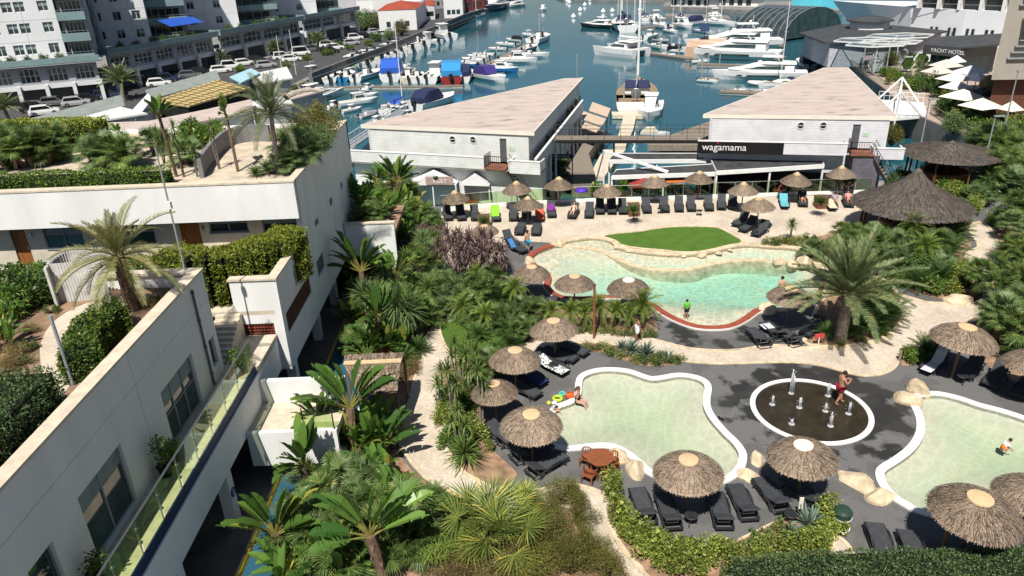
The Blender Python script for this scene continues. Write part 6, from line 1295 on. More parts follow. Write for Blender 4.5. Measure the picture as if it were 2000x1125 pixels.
# -- hedges
def hedge(label, line, width, z0, z1, lm, s, dens, name='hedge', closed=None, rough=.08):
    r_ = random.Random(len(label)); P = thing(name, label, 'hedge', (line[0].x, line[0].y, z0)); ml = MB(); mc = MB(); pts = []; H = z1-z0
    for a, b in zip(line, line[1:]):
        L = (b-a).length; d = (b-a).normalized(); sd = Vector((-d.y, d.x, 0)); per = width+2*H; n = int(L*per*dens)
        for i in range(n):
            t = r_.random()*L; u = r_.random()*per
            if u < H: off, z, nr = -width/2, u, -sd
            elif u < H+width: off, z, nr = u-H-width/2, H, UPV
            else: off, z, nr = width/2, u-H-width, sd
            e = abs(off)/(width/2); rnd_ = 1-.16*(e**4)*(max(0, z/H-.4)); p = a+d*t; nz = noise.noise(Vector((p.x*1.3+off, p.y*1.3, z*1.5+width)))*rough*2.2
            pts.append((p+sd*off*(rnd_ if z > .3 else 1)+UPV*(z0-p.z+z*(1-.09*e**3))+nr*(nz+r_.uniform(-.05, .03)), nr))
        mc.prism([(a+sd*width*.42)[:2], (b+sd*width*.42)[:2], (b-sd*width*.42)[:2], (a-sd*width*.42)[:2]], z0, z1-.2)
    for e, d in ((line[0], (line[0]-line[1]).normalized()), (line[-1], (line[-1]-line[-2]).normalized())):
        sd = Vector((-d.y, d.x, 0))
        for i in range(int(width*H*dens)): pts.append((e+sd*r_.uniform(-.5, .5)*width+UPV*(z0-e.z+r_.random()*H)+d*r_.uniform(-.05, .05), d))
    leaves(ml, pts, s, r_); ml.build('foliage', lm, P); mc.build('stems', M_core, P); return P  # stems object is a solid near-black core behind the leaf shell
hedge('dense clipped green hedge along the bottom right edge of the picture', GL([(1445, 1118), (1600, 1105), (1800, 1098), (2060, 1092)], 1.2), 1.5, 0, 1.25, L_hgr, .085, 420)
hedge('clipped hedge along the front edge of the upper roof garden', [Vector((-27, 36.4, 9.7)), Vector((-22, 36.35, 9.7)), Vector((-17, 36.3, 9.7))], .9, 9.7, 10.55, L_hed, .13, 260)
hedge('square clipped hedge block at far left of upper roof garden', [Vector((-33, 46.5, 9.7)), Vector((-25.3, 46.5, 9.7))], 2.4, 9.7, 11.2, L_yel, .14, 130)
hedge('rounded yellow green hedge overhanging the white planter terrace', smooth_loop([(-16.0, 32.4), (-14.3, 31.6), (-12.8, 32.0), (-11.6, 33.0), (-10.9, 34.6)], 3, False), 2.0, 5.4, 7.85, L_yel, .13, 430)
hedge('curved clipped hedge on the near roof garden along the parapet', smooth_loop([tuple(G(x, y, 8.2)[:2]) for x, y in ((168, 745), (175, 700), (205, 660), (245, 640))], 3, False), 1.1, 8.2, 9.3, L_hed, .11, 420)
hedge('big grey green hedge block at the left bottom edge of roof garden', [Vector((-13.85, 12.4, 8.2)), Vector((-13.9, 15), 0) if False else Vector((-13.9, 15.2, 8.2)), Vector((-14.0, 18.2, 8.2))], 2.1, 8.2, 9.7, L_hgr, .10, 330)
hedge('low hedge seen through the slatted fence below the orange door', [Vector((-20.5, 33.0, 5.4)), Vector((-17.0, 32.6, 5.4))], 1.2, 5.4, 7.1, L_yel, .13, 150)
# -- roof gardens
X0 = GL([(395, 348), (405, 330), (425, 305), (450, 285), (490, 276), (530, 276)], 9.7); m = MB(); m.strip(smooth_loop(X0, 3, False), .22, 9.7, 10.7); tag(m.build('curved_wall', M_greyr), 'curved low grey wall on the upper roof garden', 'wall')
W_ = 'on the near roof garden'; plant('butia', 262, 605, 'in front of the orange door', 1.0, 8.2); plants('shr', W_, [(20, 620, .9), (60, 600, .95), (95, 585, .8), (30, 570, .9), (75, 570, .9)], 1, 8.2); plants('strc', W_, [(15, 680, .5)], 1, 8.2); plants('dry', W_, [(30, 700, .5), (60, 650, .4), (20, 720, .5), (290, 600, .4)], 1, 8.2); plants('gc', W_, [(40, 690), (60, 680), (100, 610), (310, 590), (50, 710)], .8, 8.2)
X_ = 'on upper roof garden'; plant('queen', 545, 340, X_, .95, 9.7); plants('strt', X_, [(345, 345, .95), (465, 335, .95), (252, 322, .5)], 1, 9.7); plants('cor', X_, [(385, 345, .8), (360, 345, .9), (430, 330, .8), (210, 310, .6), (320, 320, .9)], 1, 9.7)
plants('fan', X_, [(30, 330, .9), (60, 325, .9), (90, 320, .9), (210, 325, 1), (240, 330, .9), (190, 320, .7), (310, 300, .9), (370, 320, .8), (590, 325, 1), (575, 310, .9), (560, 335, .8), (20, 300, 1), (105, 300, .8)], 1, 9.7); plants('shr', X_, [(70, 305, 1), (120, 312, .7), (225, 310, .7), (400, 285, .9), (380, 275, 1), (610, 300, .9), (15, 330, .8), (420, 268, .8)], 1, 9.7); plants('tree', X_, [(600, 290, .75), (635, 275, .75), (625, 300, .6)], 1, 9.7); plants('cyc', X_, [(525, 340, .7), (500, 345, .5), (575, 335, .8)], 1, 9.7); plants('dry', X_, [(320, 285, .6)], 1, 9.7)
# potted plants on the balcony
def potted(x, y, z, s, label):
    P = thing('potted_plant', label, 'potted plant', (x, y, z)); m = MB(); m.lathe([(.16, 0), (.24, .4), (.26, .42), (.2, .42)], 14); m.build('pot', mat('black_pot', (.02, .02, .022), .5), P, W=False); m = MB(); r_ = random.Random(int(y*10)); pts = []
    for k in range(5): c = Vector((r_.uniform(-.15, .15), r_.uniform(-.15, .15), .6+k*.22*s)); pts += blob(c, (.24, .24, .2), 60, r_, .2)
    leaves(m, pts, .12, r_); m.tube([(0, 0, .4), (0, 0, .5+s)], .02, 5); m.build('foliage', L_hed, P, W=False)
potted(-11.9, 20.2, 4.2, 1.0, 'tall potted plant on the shaded balcony between the big windows'); potted(-11.9, 15.5, 4.2, .4, 'potted plant on the balcony nearest the bottom of picture'); potted(-11.5, 26.6, 4.2, .7, 'yellow green potted plant at far end of the balcony'); potted(-11.9, 20.9, 4.2, .2, 'low potted plant behind the tall one on the balcony')
# ================================================================ far setting: apartments, sheds, ship, promenade
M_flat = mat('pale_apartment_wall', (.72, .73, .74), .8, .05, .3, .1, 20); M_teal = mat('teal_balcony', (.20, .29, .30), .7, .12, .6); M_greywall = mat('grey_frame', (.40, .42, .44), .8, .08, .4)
def lowG(px, py): return G(px, py, -1.2)
def paintmat(name, rough=.35):
    m, t, p, N, L = nodes(name); p.inputs['Roughness'].default_value = rough; oi = N('ShaderNodeObjectInfo'); L(oi.outputs['Color'], p.inputs['Base Color']); p.inputs['Coat Weight'].default_value = .3; return m
M_paint = paintmat('car_paint'); M_hull = paintmat('boat_gelcoat', .4); M_canv = paintmat('boat_canvas', .85)
def apartments(label, a, b, zr, towers, nb, face=None):
    "podium with columns and big windows under a canopy; white towers set back above it"
    A = lowG(*a); B = lowG(*b); U = (B-A).normalized(); L = (B-A).length; N = Vector((U.y, -U.x, 0)); T = thing('apartment_building', label, 'building', A); O = A.copy()
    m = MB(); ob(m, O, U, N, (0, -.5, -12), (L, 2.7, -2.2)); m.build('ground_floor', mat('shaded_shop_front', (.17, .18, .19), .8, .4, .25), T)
    m = MB(); ob(m, O, U, N, (-.3, 2.6, -2.2), (L+.3, 3.4, .0)); m.build('gallery_band', M_flat, T)
    holes = []; w_ = L/nb
    for i in range(nb): holes.append((i*w_+.55, 0.2, (i+1)*w_-.55, 2.5))
    m = MB(); holed(m, O+UPV*3.4, U, N, L, 2.9, .3, holes); m.build('upper_wall', M_greywall, T)
    for i, h in enumerate(holes):
        window(T, O+UPV*3.4, U, N, h, nx=4, nz=2, fw=.12, deep=.2, fm=M_flat, sill=False, gm=darkglass('dusky_pane', (.05, .06, .07)))
        m = MB(); r = (h[2]-h[0])/2; c = O+UPV*3.4+U*((h[0]+h[2])/2); vs = []
        for k in range(9): q = pi*k/8; vs.append((c+U*(r*cos(q))+UPV*(1.6+.9*sin(q))+N*.0))
        for k in range(4):
            m.add([vs[k]-N*.12, vs[k+1]-N*.12, c+U*r*1.0+UPV*2.5-N*.12], [(0, 1, 2)]); m.add([vs[8-k]-N*.12, vs[7-k]-N*.12, c-U*r+UPV*2.5-N*.12], [(0, 2, 1)])
        m.build('arch', M_greywall, T)
    for i in range(nb+1):
        m = MB(); ob(m, O, U, N, (i*w_-.28, -.5, .1), (i*w_+.28, 3.3, .75)); m.build('column', M_flat, T)
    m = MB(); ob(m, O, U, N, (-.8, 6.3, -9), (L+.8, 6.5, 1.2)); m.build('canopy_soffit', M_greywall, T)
    m = MB(); ob(m, O, U, N, (-.8, 6.503, 1.0), (L+.8, 7.4, 1.25)); ob(m, O, U, N, (-.8, 6.503, -9), (-.6, 7.4, .99)); m.build('teal_fascia', M_teal, T)
    U0, N0 = U, N
    for (x0, x1, back, cols, kind) in towers:
        U, N = (face or (U0, N0)); W = (x1-x0)*L; O4 = O+U0*(x0+x1)*.5*L-U*W*.5+UPV*6.5-N0*(back+(W*.5*abs(U.dot(N0)) if face else 0)); H = zr-6.5+1.2; fl = int(H/3.3)
        if kind == 'w':
            hs = []
            for f in range(fl):
                for c in cols: hs.append((c*W-.75, f*3.3+1.2, c*W+.75, f*3.3+2.8))
            m = MB(); holed(m, O4, U, N, W, H, .3, hs); ob(m, O4, U, N, (.001, 0, -12), (.3, H, -.301)); ob(m, O4, U, N, (W-.3, 0, -12), (W-.001, H, -.301)); m.build('tower_wall', M_flat, T)
            for h in hs: window(T, O4, U, N, h, nx=2, fw=.09, deep=.2, fm=M_flat, sill=False, blind=rnd.choice((None, .3, .5)))
            m = MB()
            for f in range(fl): ob(m, O4, U, N, (.0, f*3.3+3.2, .003), (W, f*3.3+3.25, .012))
            for c in range(1, 4): ob(m, O4, U, N, (W*c/4-.03, 0, .003), (W*c/4+.03, H, .01))
            m.build('panel_joint', M_greywall, T)
        else:
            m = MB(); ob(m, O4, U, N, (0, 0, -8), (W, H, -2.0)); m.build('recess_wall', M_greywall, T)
            hs = [(.12*W, f*3.3+.3, .88*W, f*3.3+2.5) for f in range(fl)]
            for h in hs: window(T, O4-N*2.0, U, N, h, nx=5, fw=.09, deep=-.06, fm=M_flat, sill=False)
            for f in range(fl+1):
                z = f*3.3; m = MB(); ob(m, O4, U, N, (0, z-.2, -1.999), (W, z, 1.0)); ob(m, O4, U, N, (-.05, z-.35, 1.003), (W+.05, z+.95, 1.15)); ob(m, O4, U, N, (-.05, z-.35, -1.9), (.05, z+.94, 1.0)); bb = m.build('balcony', M_teal, T)
                m = MB(); ob(m, O4, U, N, (0, z+1.25, 1.05), (W, z+1.3, 1.1)); m.build('rail', M_alu, bb)
    return T, O, U0, N0, L
T1, o1, u1, n1, l1 = apartments('leftmost white apartment block with teal balconies and arched gallery', (-120, 226), (206, 194), 32, [(.0, .82, 4, (.08, .22, .42, .53, .66, .75, .92), 'w'), (.83, 1.0, 3, (), 'b')], 6)
T2, o2, u2, n2, l2 = apartments('white apartment block with blue awning above the arched gallery', (226, 178), (425, 133), 30, [(.0, .18, 5, (), 'b'), (.2, .62, 4, (.25, .55, .85), 'w'), (.63, .95, 3, (), 'b')], 5, (u1, n1))
T3, o3, u3, n3, l3 = apartments('white apartment block behind the palms and parked white van', (438, 128), (590, 92), 30, [(.05, .5, 4, (.3, .7), 'w'), (.52, .95, 3, (), 'b')], 4, (u1, n1))
T4, o4, u4, n4, l4 = apartments('farthest white apartment block at the end of the quay road', (598, 88), (698, 66), 24, [(.0, .6, 4, (.3, .7), 'w'), (.62, .95, 3, (), 'b')], 3, (u1, n1))
m = MB(); q = o2+u2*l2*.60+UPV*10.6-n2*2.8; m.add([q, q+u2*l2*.34, q+u2*l2*.34+n2*3-UPV*1.2, q+n2*3-UPV*1.2], [(0, 1, 2, 3)]); q = q-UPV*.05; o = m.build('awning', mat('bright_blue_awning', (.02, .09, .45), .7)); tag(o, 'bright blue awning over the terrace of the second apartment block', 'awning')
for o_, u_, n_, l_, pl in ((o1, u1, n1, l1, 'on first apartment terrace'), (o2, u2, n2, l2, 'on second apartment terrace'), (o3, u3, n3, l3, 'on third apartment terrace')):
    for k in (.42, .5, .6, .7, .8, .12, .25):
        q = o_+u_*l_*k+n_*.2; pp = PX(q+UPV*6.5); plant('shr', pp[0], pp[1], pl, .9, 5.3, 0)
# ---- marina sheds on the left
def shed(label, pts, z, rmat, wmat, zs=None, name='marina_shed'):
    g = GL(pts, z); S = thing(name, label, 'shed', (g[0].x, g[0].y, -1.2)); zf = (lambda i: z) if zs is None else (lambda i: zs[i])
    m = MB(); t = [Vector((p.x, p.y, zf(i))) for i, p in enumerate(g)]; n = len(t); a = sum(t[i].x*t[(i+1) % n].y-t[(i+1) % n].x*t[i].y for i in range(n)); t = t if a > 0 else t[::-1]
    m.add(t+[p-UPV*.2 for p in t], [tuple(range(n)), tuple(range(2*n-1, n-1, -1))]+[(i, n+i, n+(i+1) % n, (i+1) % n) for i in range(n)]); m.build('roof', rmat, S)
    m = MB(); q = offset([Vector((p.x, p.y, 0)) for p in t], -.5); m.prism(q, -1.2, min(p.z for p in t)-.21); m.build('wall', wmat, S); return S
M_ribw = mat('white_ribbed_roof', (.66, .66, .64), .6, .1, 2, stretch=(6, .3, 1)); M_ybrown = mat('yellow_translucent_roof', (.50, .40, .17), .6, .12, 1.2); M_bluewall = mat('pale_blue_wall', (.35, .55, .62), .7)
shed('low pink roofed marina shed behind the upper roof garden', [(121, 252), (155, 264), (262, 264), (495, 216), (492, 193), (400, 214), (290, 236), (121, 243)], 2.6, M_roof, M_whitep)
shed('white ribbed roof of the marina shed at far left', [(118, 240), (235, 208), (288, 221), (140, 244)], 2.9, M_ribw, M_whitep)
S = shed('yellow grid roofed marina shed', [(300, 197), (423, 156), (489, 171), (369, 207)], 2.9, M_ybrown, M_dark)
g = GL([(300, 197), (423, 156), (489, 171), (369, 207)], 2.93); m = MB()
for i in range(12): k = (i+.5)/12; m.beam(g[0]+(g[1]-g[0])*k, g[3]+(g[2]-g[3])*k, .1, .05)
for i in range(4): k = (i+.5)/4; m.beam(g[0]+(g[3]-g[0])*k, g[1]+(g[2]-g[1])*k, .1, .06)
m.build('roof_grid', M_brown, S)
for i in range(2):
    pts = ([(48, 243), (238, 192), (243, 202), (105, 243)], [(285, 183), (424, 143), (430, 152), (292, 190)])[i]
    g = GL(pts, 2.6); S = thing('canopy_walk', ('lower', 'upper')[i]+' long sloping grey green canopy beside the quay car park', 'canopy', (g[0].x, g[0].y, -1.2)); m = MB(); m.add([g[0]+UPV*.5, g[1]+UPV*.5, g[2]-UPV*.3, g[3]-UPV*.3], [(0, 1, 2, 3)]); m.add([p-UPV*.06 for p in (g[0]+UPV*.5, g[1]+UPV*.5, g[2]-UPV*.3, g[3]-UPV*.3)], [(3, 2, 1, 0)]); m.build('roof', mat('grey_green_sheet', (.26, .29, .27), .5, .15, 1), S)
    m = MB()
    for k in range(9): p = g[3]+(g[2]-g[3])*k/8; m.box2((p.x-.06, p.y-.06, -1.2), (p.x+.06, p.y+.06, p.z-.4))
    m.build('posts', M_alu, S)
shed('white gabled end of the marina shed below the big palm', [(248, 212), (290, 190), (300, 200), (262, 222)], 3.1, M_whitep, M_whitep, [2.4, 3.6, 3.6, 2.4])
shed('pale blue gabled marina shed left of the white masts', [(448, 150), (490, 133), (508, 142), (470, 162)], 2.6, M_bluewall, M_bluewall)
shed('grey roofed marina office at the foot of the masts', [(483, 146), (560, 130), (572, 152), (500, 165)], 2.2, M_ribw, M_greywall)
shed('flat pink roof shed right of the drooping palm', [(545, 183), (600, 170), (636, 176), (560, 196)], 1.6, M_roof, M_greywall)
shed('flat white roof shed behind the queen palm', [(480, 200), (560, 186), (575, 205), (500, 222)], 1.6, M_ribw, M_whitep)
# ---- quay wall and fence
wl = [lowG(x, y) for x, y in ((606, 160), (680, 130), (760, 100), (840, 66), (905, 38), (945, 25))]; m = MB(); m.strip(wl, .5, -1.2, .3); o = m.build('quay_wall', mat('grey_block_wall', (.17, .165, .16), .9, .3, .8, .4, 6)); tag(o, 'long grey block wall along the marina quay', 'wall')
railing('thin post fence on the quay edge above the small boats', [lowG(x, y) for x, y in ((612, 165), (690, 135), (770, 105), (850, 70), (930, 36))], -1.2, M_alu, 3.0)
# ---- far waterfront buildings on the left quay
M_redroof = mat('red_tile_roof', (.34, .07, .04), .8, .25, 1.5)
def house(label, pts, z, wm, rm, rise=0):
    g = [lowG(x, y) for x, y in pts]; S = thing('waterfront_building', label, 'building', g[0]); n = len(g); m = MB(); m.prism([(p.x, p.y) for p in g], -1.2, z); m.build('wall', wm, S)
    e = offset(g, .3); c = sum((p for p in g), Vector())/n; m = MB()
    if rise: m.add([(p.x, p.y, z+.003) for p in e]+[(c.x, c.y, z+rise)], [(i, (i+1) % n, n) for i in range(n)])
    else: m.prism([(p.x, p.y) for p in e], z+.003, z+.25)
    m.build('roof', rm, S)
    for k in range(1, 4):
        a, b = g[0], g[1]; u = (b-a).normalized(); q = a+(b-a)*k/4; nn = Vector((u.y, -u.x, 0)); nn = nn if nn.y < 0 else -nn; m = MB(); ob(m, q, u, nn, (-.6, 1.2, .003), (.6, 2.6, .05)); f = m.build('window', M_pane, S)
    return S
house('white waterfront house with red hipped roof by the quay wall', [(742, 62), (815, 58), (830, 42), (760, 45)], 4.5, M_whitep, M_redroof, 1.8)
house('long red roofed white house behind the quay', [(732, 42), (790, 38), (800, 28), (738, 30)], 6.0, M_whitep, M_redroof, 2.0)
house('small white kiosk with red roof beside the round tank', [(828, 40), (850, 38), (852, 28), (826, 30)], 3.2, M_whitep, M_redroof, 1.2)
house('white flat shop with orange edge on the far quay', [(868, 36), (905, 34), (908, 22), (872, 24)], 5.0, M_whitep, mat('orange_roof', (.45, .14, .06), .8))
house('long red shed at the far end of the quay', [(905, 22), (948, 16), (950, 4), (905, 10)], 5.0, mat('red_wall', (.25, .06, .05), .8, .15, .5), M_roof)
house('pale blue grey house at the top behind the red roofs', [(795, 24), (830, 22), (832, 12), (800, 12)], 8.0, M_bluewall, M_ribw)
house('white house at the top behind the far quay road', [(700, 42), (735, 40), (740, 30), (705, 32)], 5.5, M_whitep, M_ribw)
house('grey house at the top edge beyond the red roofs', [(845, 18), (890, 14), (895, 4), (850, 6)], 7.0, M_greywall, M_ribw)
house('white terrace house at the top edge left of far quay', [(640, 38), (700, 32), (705, 20), (650, 24)], 9.0, M_flat, M_ribw)
g = lowG(812, 42); m = MB(); m.lathe([(3.6, 0), (3.6, 6.5), (3.3, 6.8), (0, 7.2)], 24); o = m.build('round_tank', M_whitep, W=False); o.location = g; tag(o, 'round white tank between the red roofed houses', 'tank')
plants('tree', 'behind far quay houses', [(715, 60, 2.2), (735, 58, 1.8), (745, 30, 2.5), (770, 28, 2.5), (700, 50, 2), (785, 70, 1.5), (760, 78, 1.2)], 1, -1.2)
plants('date', 'by quay car park', [(242, 195, 1.15), (540, 112, .8), (622, 100, .9), (432, 132, .7), (20, 240, .8)], 1, -1.2); plants('shr', 'by quay car park', [(470, 140, 1), (505, 128, 1), (640, 108, 1.2), (660, 92, 1.3), (685, 98, 1), (735, 82, 1.5), (560, 132, .9), (720, 90, 1.2), (600, 118, 1)], 1, -1.2)
# ---- parked cars
M_tyre = mat('tyre_rubber', (.015, .015, .016), .9); M_carglass = darkglass('car_glass', (.01, .012, .014)); M_lampw = mat('lamp_lens', (.6, .6, .58), .2); M_lampr = mat('tail_lens', (.3, .01, .01), .3)
def make_car(h, cab0, cab1, hood):
    P = thing('parked_car', None, 'car'); L, W = 4.3, 1.76
    def sec(x, w, z0, z1): return [(x, -w, z0), (x, w, z0), (x, w*1.02, (z0+z1)*.5), (x, w*.93, z1), (x, -w*.93, z1), (x, -w*1.02, (z0+z1)*.5)]
    def loft(m, S):
        vs = [v for s in S for v in s]; n = 6; m.add(vs, [(i*n+j, i*n+(j+1) % n, (i+1)*n+(j+1) % n, (i+1)*n+j) for i in range(len(S)-1) for j in range(n)]+[tuple(range(n-1, -1, -1)), tuple(range((len(S)-1)*n, len(S)*n))])
    w = W/2; m = MB(); loft(m, [sec(-2.15, w*.86, .35, .75), sec(-2.05, w*.97, .25, .88), sec(-1.2, w, .22, .93), sec(.6, w, .22, .93), sec(1.5, w*.97, .22, .86*hood), sec(2.05, w*.9, .27, .74*hood), sec(2.15, w*.8, .35, .6*hood)])
    loft(m, [sec(cab0, w*.82, .9, .93), sec(cab0+.35, w*.78, .9, h), sec((cab0+cab1)/2, w*.8, .9, h+.04), sec(cab1-.75, w*.78, .9, h-.02), sec(cab1, w*.84, .88, .92)]); m.build('body', M_paint, P, W=False)
    m = MB(); k = .78
    for s in (-1, 1): m.add([(cab0+.3, s*w*.86, .96), (cab1-.25, s*w*.86, .96), (cab1-.8, s*w*.80, h-.07), (cab0+.42, s*w*.80, h-.07)], [(0, 1, 2, 3)])
    m.add([(cab1+.02, -w*.72, .94), (cab1+.02, w*.72, .94), (cab1-.72, w*.68, h-.04), (cab1-.72, -w*.68, h-.04)], [(0, 1, 2, 3)]); m.add([(cab0-.02, -w*.72, .96), (cab0-.02, w*.72, .96), (cab0+.33, w*.68, h-.05), (cab0+.33, -w*.68, h-.05)], [(3, 2, 1, 0)]); m.build('windows', M_carglass, P, W=False)
    for x in (-1.3, 1.32):
        for s in (-1, 1):
            m = MB(); m.lathe([(.2, -.1), (.32, -.1), (.33, .1), (.2, .1)], 16); R = Matrix.Translation((x, s*w*.93, .33)) @ Matrix.Rotation(pi/2, 4, 'X'); m.v = [tuple(R @ Vector(v)) for v in m.v]; wh = m.build('wheel', M_tyre, P, W=False)
            m = MB(); m.lathe([(.19, -.09), (.2, .105), (0, .11)], 12); m.v = [tuple(R @ Vector((v[0], v[1], v[2]*-s))) for v in m.v]; m.build('rim', M_steel, wh, W=False)
    for s in (-1, 1):
        m = MB(); m.box((2.06, s*w*.66, .66*hood), (.16, .34, .13)); m.build('headlight', M_lampw, P, W=False); m = MB(); m.box((-2.1, s*w*.7, .72), (.1, .22, .16)); m.build('tail_light', M_lampr, P, W=False)
    return P
CARS = {'hatch': make_car(1.48, -2.0, 1.25, 1.0), 'suv': make_car(1.72, -2.1, 1.2, 1.15), 'van': make_car(2.0, -2.12, 1.9, 1.15)}; usedC = set()
PAL = {'white': (.75, .75, .74), 'black': (.012, .012, .014), 'silver': (.38, .39, .40), 'dark blue': (.02, .03, .07), 'grey': (.12, .125, .13), 'red': (.3, .02, .02)}
for px, py, kd, col, a in ((72, 218, 'suv', 'black', .9), (88, 224, 'hatch', 'white', .9), (108, 206, 'hatch', 'grey', .9), (150, 206, 'hatch', 'silver', .9), (172, 200, 'hatch', 'black', .9), (212, 192, 'suv', 'dark blue', .9), (312, 168, 'hatch', 'white', .8), (328, 160, 'suv', 'dark blue', .8), (350, 152, 'suv', 'black', .8), (372, 152, 'hatch', 'grey', .8), (393, 145, 'hatch', 'black', .8), (432, 142, 'hatch', 'white', .9), (452, 134, 'suv', 'white', .9), (478, 128, 'hatch', 'white', .9), (502, 122, 'hatch', 'black', .9), (520, 132, 'hatch', 'silver', .9), (552, 116, 'suv', 'white', .9), (570, 120, 'hatch', 'white', .9), (588, 108, 'van', 'white', .75), (612, 100, 'hatch', 'grey', .9), (640, 92, 'suv', 'white', .9), (655, 97, 'hatch', 'white', .9), (645, 104, 'hatch', 'black', .9), (672, 86, 'hatch', 'black', .9), (694, 78, 'suv', 'white', .9), (712, 74, 'hatch', 'black', .9), (686, 88, 'hatch', 'silver', .9), (732, 66, 'hatch', 'silver', .9), (748, 70, 'hatch', 'white', .9), (745, 58, 'suv', 'black', .9)):
    g = lowG(px, py); rz = a+rnd.uniform(-.15, .15)-.5
    if kd not in usedC: usedC.add(kd); o = CARS[kd]; o.location = g; o.rotation_euler.z = rz
    else: o = dup(CARS[kd], g, rz)
    for c in o.children:
        if c.name.startswith('body'): c.color = rgba(PAL[col])
    reg(o, '%s parked %s' % (col, {'hatch': 'car', 'suv': 'off roader', 'van': 'van'}[kd]), 'on the quay road')
# ---- white ship
def along(a, b, t): return a+(b-a)*t
SA, SB = G(1648, 80, -1), G(1975, 98, -1); SA = Vector((SA.x, SA.y, -3)); SB = SA+(Vector((90, 139, -3))-SA).normalized()*70
SH = thing('passenger_ship', 'huge white multi deck passenger ship moored at top right', 'ship', SA); Us = (SB-SA).normalized(); Ns = Vector((Us.y, -Us.x, 0)); Ns = Ns if Ns.y < 0 else -Ns
SX = thing  # decks are parts of the ship
def sh(x, z, n): return SA+Us*x+UPV*z+Ns*n
m = MB(); secs = []
for x, hw, rake in ((0, .2, 10), (6, 4.0, 5), (14, 7.5, 1.5), (24, 9, 0), (42, 9, 0)):
    f0, f1 = (.55, .85) if x < 14 else (.97, .99)
    secs.append([sh(x, 0, -9+hw*f0), sh(x-rake*.4, 4.5, -9+hw*f1), sh(x-rake, 9.2, -9+hw), sh(x-rake, 9.2, -9-hw), sh(x-rake*.4, 4.5, -9-hw*f1), sh(x, 0, -9-hw*f0)])
vs = [v for s in secs for v in s]; m.add(vs, [(i*6+j, i*6+(j+1) % 6, (i+1)*6+(j+1) % 6, (i+1)*6+j) for i in range(4) for j in range(6)]+[(5, 4, 3, 2, 1, 0), (24, 25, 26, 27, 28, 29)]); m.build('hull', mat('ship_white', (.76, .81, .86), .5, .04, .3), SH)
m = MB()
for i in range(14): x = 18+i*1.7+(i % 2)*-.7; m.add([sh(x, 4.2, .02), sh(x+.55, 4.2, .02), sh(x+.55, 6.0, .02), sh(x, 6.0, .02)], [(0, 1, 2, 3)])
m.build('hull_windows', M_pane, SH)
for d in range(4):
    z = 9.2+d*3.6; x0 = 14+d*3
    m = MB(); ob(m, SA, Us, Ns, (x0, z, -17), (42, z+3.5, -1.6)); m.build('cabin_wall', mat('ship_window_wall', (.10, .105, .10), .25, .6, .35), SH)
    m = MB(); ob(m, SA, Us, Ns, (x0-1.5, z+3.1, -17.5), (42, z+3.7, .15)); m.build('deck_edge', M_whitep, SH)
    m = MB()
    for i in range(int((41-x0)/3.9)+1): x = x0+.5+i*3.9; ob(m, SA, Us, Ns, (x, z, -1.59), (x+.5, z+3.09, .0))
    m.build('pillars', M_whitep, SH)
    m = MB(); ob(m, SA, Us, Ns, (x0, z+.9, -.08), (42, z+.98, -.02)); m.build('rail', M_alu, SH)
# ---- dark waterfront building with rotunda, hotel pavilion, hexagon screens
def block(label, pts, z0, z1, wm, rm, name='waterfront_building', ov=.6, cat='building', zg=0.0):
    g = GL(pts, z1); S = thing(name, label, cat, (g[0].x, g[0].y, zg)); m = MB(); m.prism([(p.x, p.y) for p in g], zg, z1-.25); m.build('wall', wm, S); m = MB(); m.prism([(p.x, p.y) for p in offset(g, ov)], z1-.246, z1); m.build('roof', rm, S); return S
M_slate = mat('slate_roof', (.06, .065, .07), .7, .25, .8); M_lilac = mat('lilac_grey_wall', (.50, .50, .55), .8)
CS = block('dark slate roofed waterfront building with rotunda in front of the ship', [(1572, 64), (1650, 48), (1740, 50), (1840, 60), (1760, 76), (1690, 80), (1622, 82)], 0, 4.0, M_lilac, M_slate, ov=1.0)
g = G(1697, 55, 4.0); m = MB(); m.lathe([(3.4, 0), (3.4, 1.3)], 10); m.v = [(v[0]+g.x, v[1]+g.y, v[2]+4) for v in m.v]; m.build('rotunda_wall', M_whitep, CS); m = MB(); m.lathe([(4.1, 1.3), (4.1, 1.5), (2.2, 2.0), (0, 2.3)], 10); m.v = [(v[0]+g.x, v[1]+g.y, v[2]+4) for v in m.v]; m.build('rotunda_roof', M_slate, CS)
m = MB(); a, b = G(1576, 80, 2.0), G(1622, 95, 2.0); m.beam(a-Vector((0, .8, 0)), b-Vector((0, .8, 0)), 1.6, .15); m.build('awning', M_conc, CS)
m = MB(); m.beam(G(1690, 96, 1.9), G(1760, 92, 1.9), .1, 2.6); m.build('window_band', M_pane, CS)
HT = block('dark hotel pavilion with lettered fascia beside the ship', [(1822, 88), (1862, 92), (1950, 84), (1950, 66), (1850, 72)], 0, 4.2, darkglass('dark_teal_glass', (.01, .03, .04)), M_slate, ov=.9)
a, b = G(1826, 91.5, 3.95), G(1868, 95.5, 3.95); u = (b-a).normalized(); nn = Vector((u.y, -u.x, 0)); m = MB(); ob(m, a, u, nn, (-1.2, -1.0, .6), ((b-a).length+1, .35, .9)); m.build('fascia', M_slate, HT); text('lettering', 'YACHT HOTEL', .78, facing(a+nn*.93-UPV*.6, u, nn), M_whitep, HT)
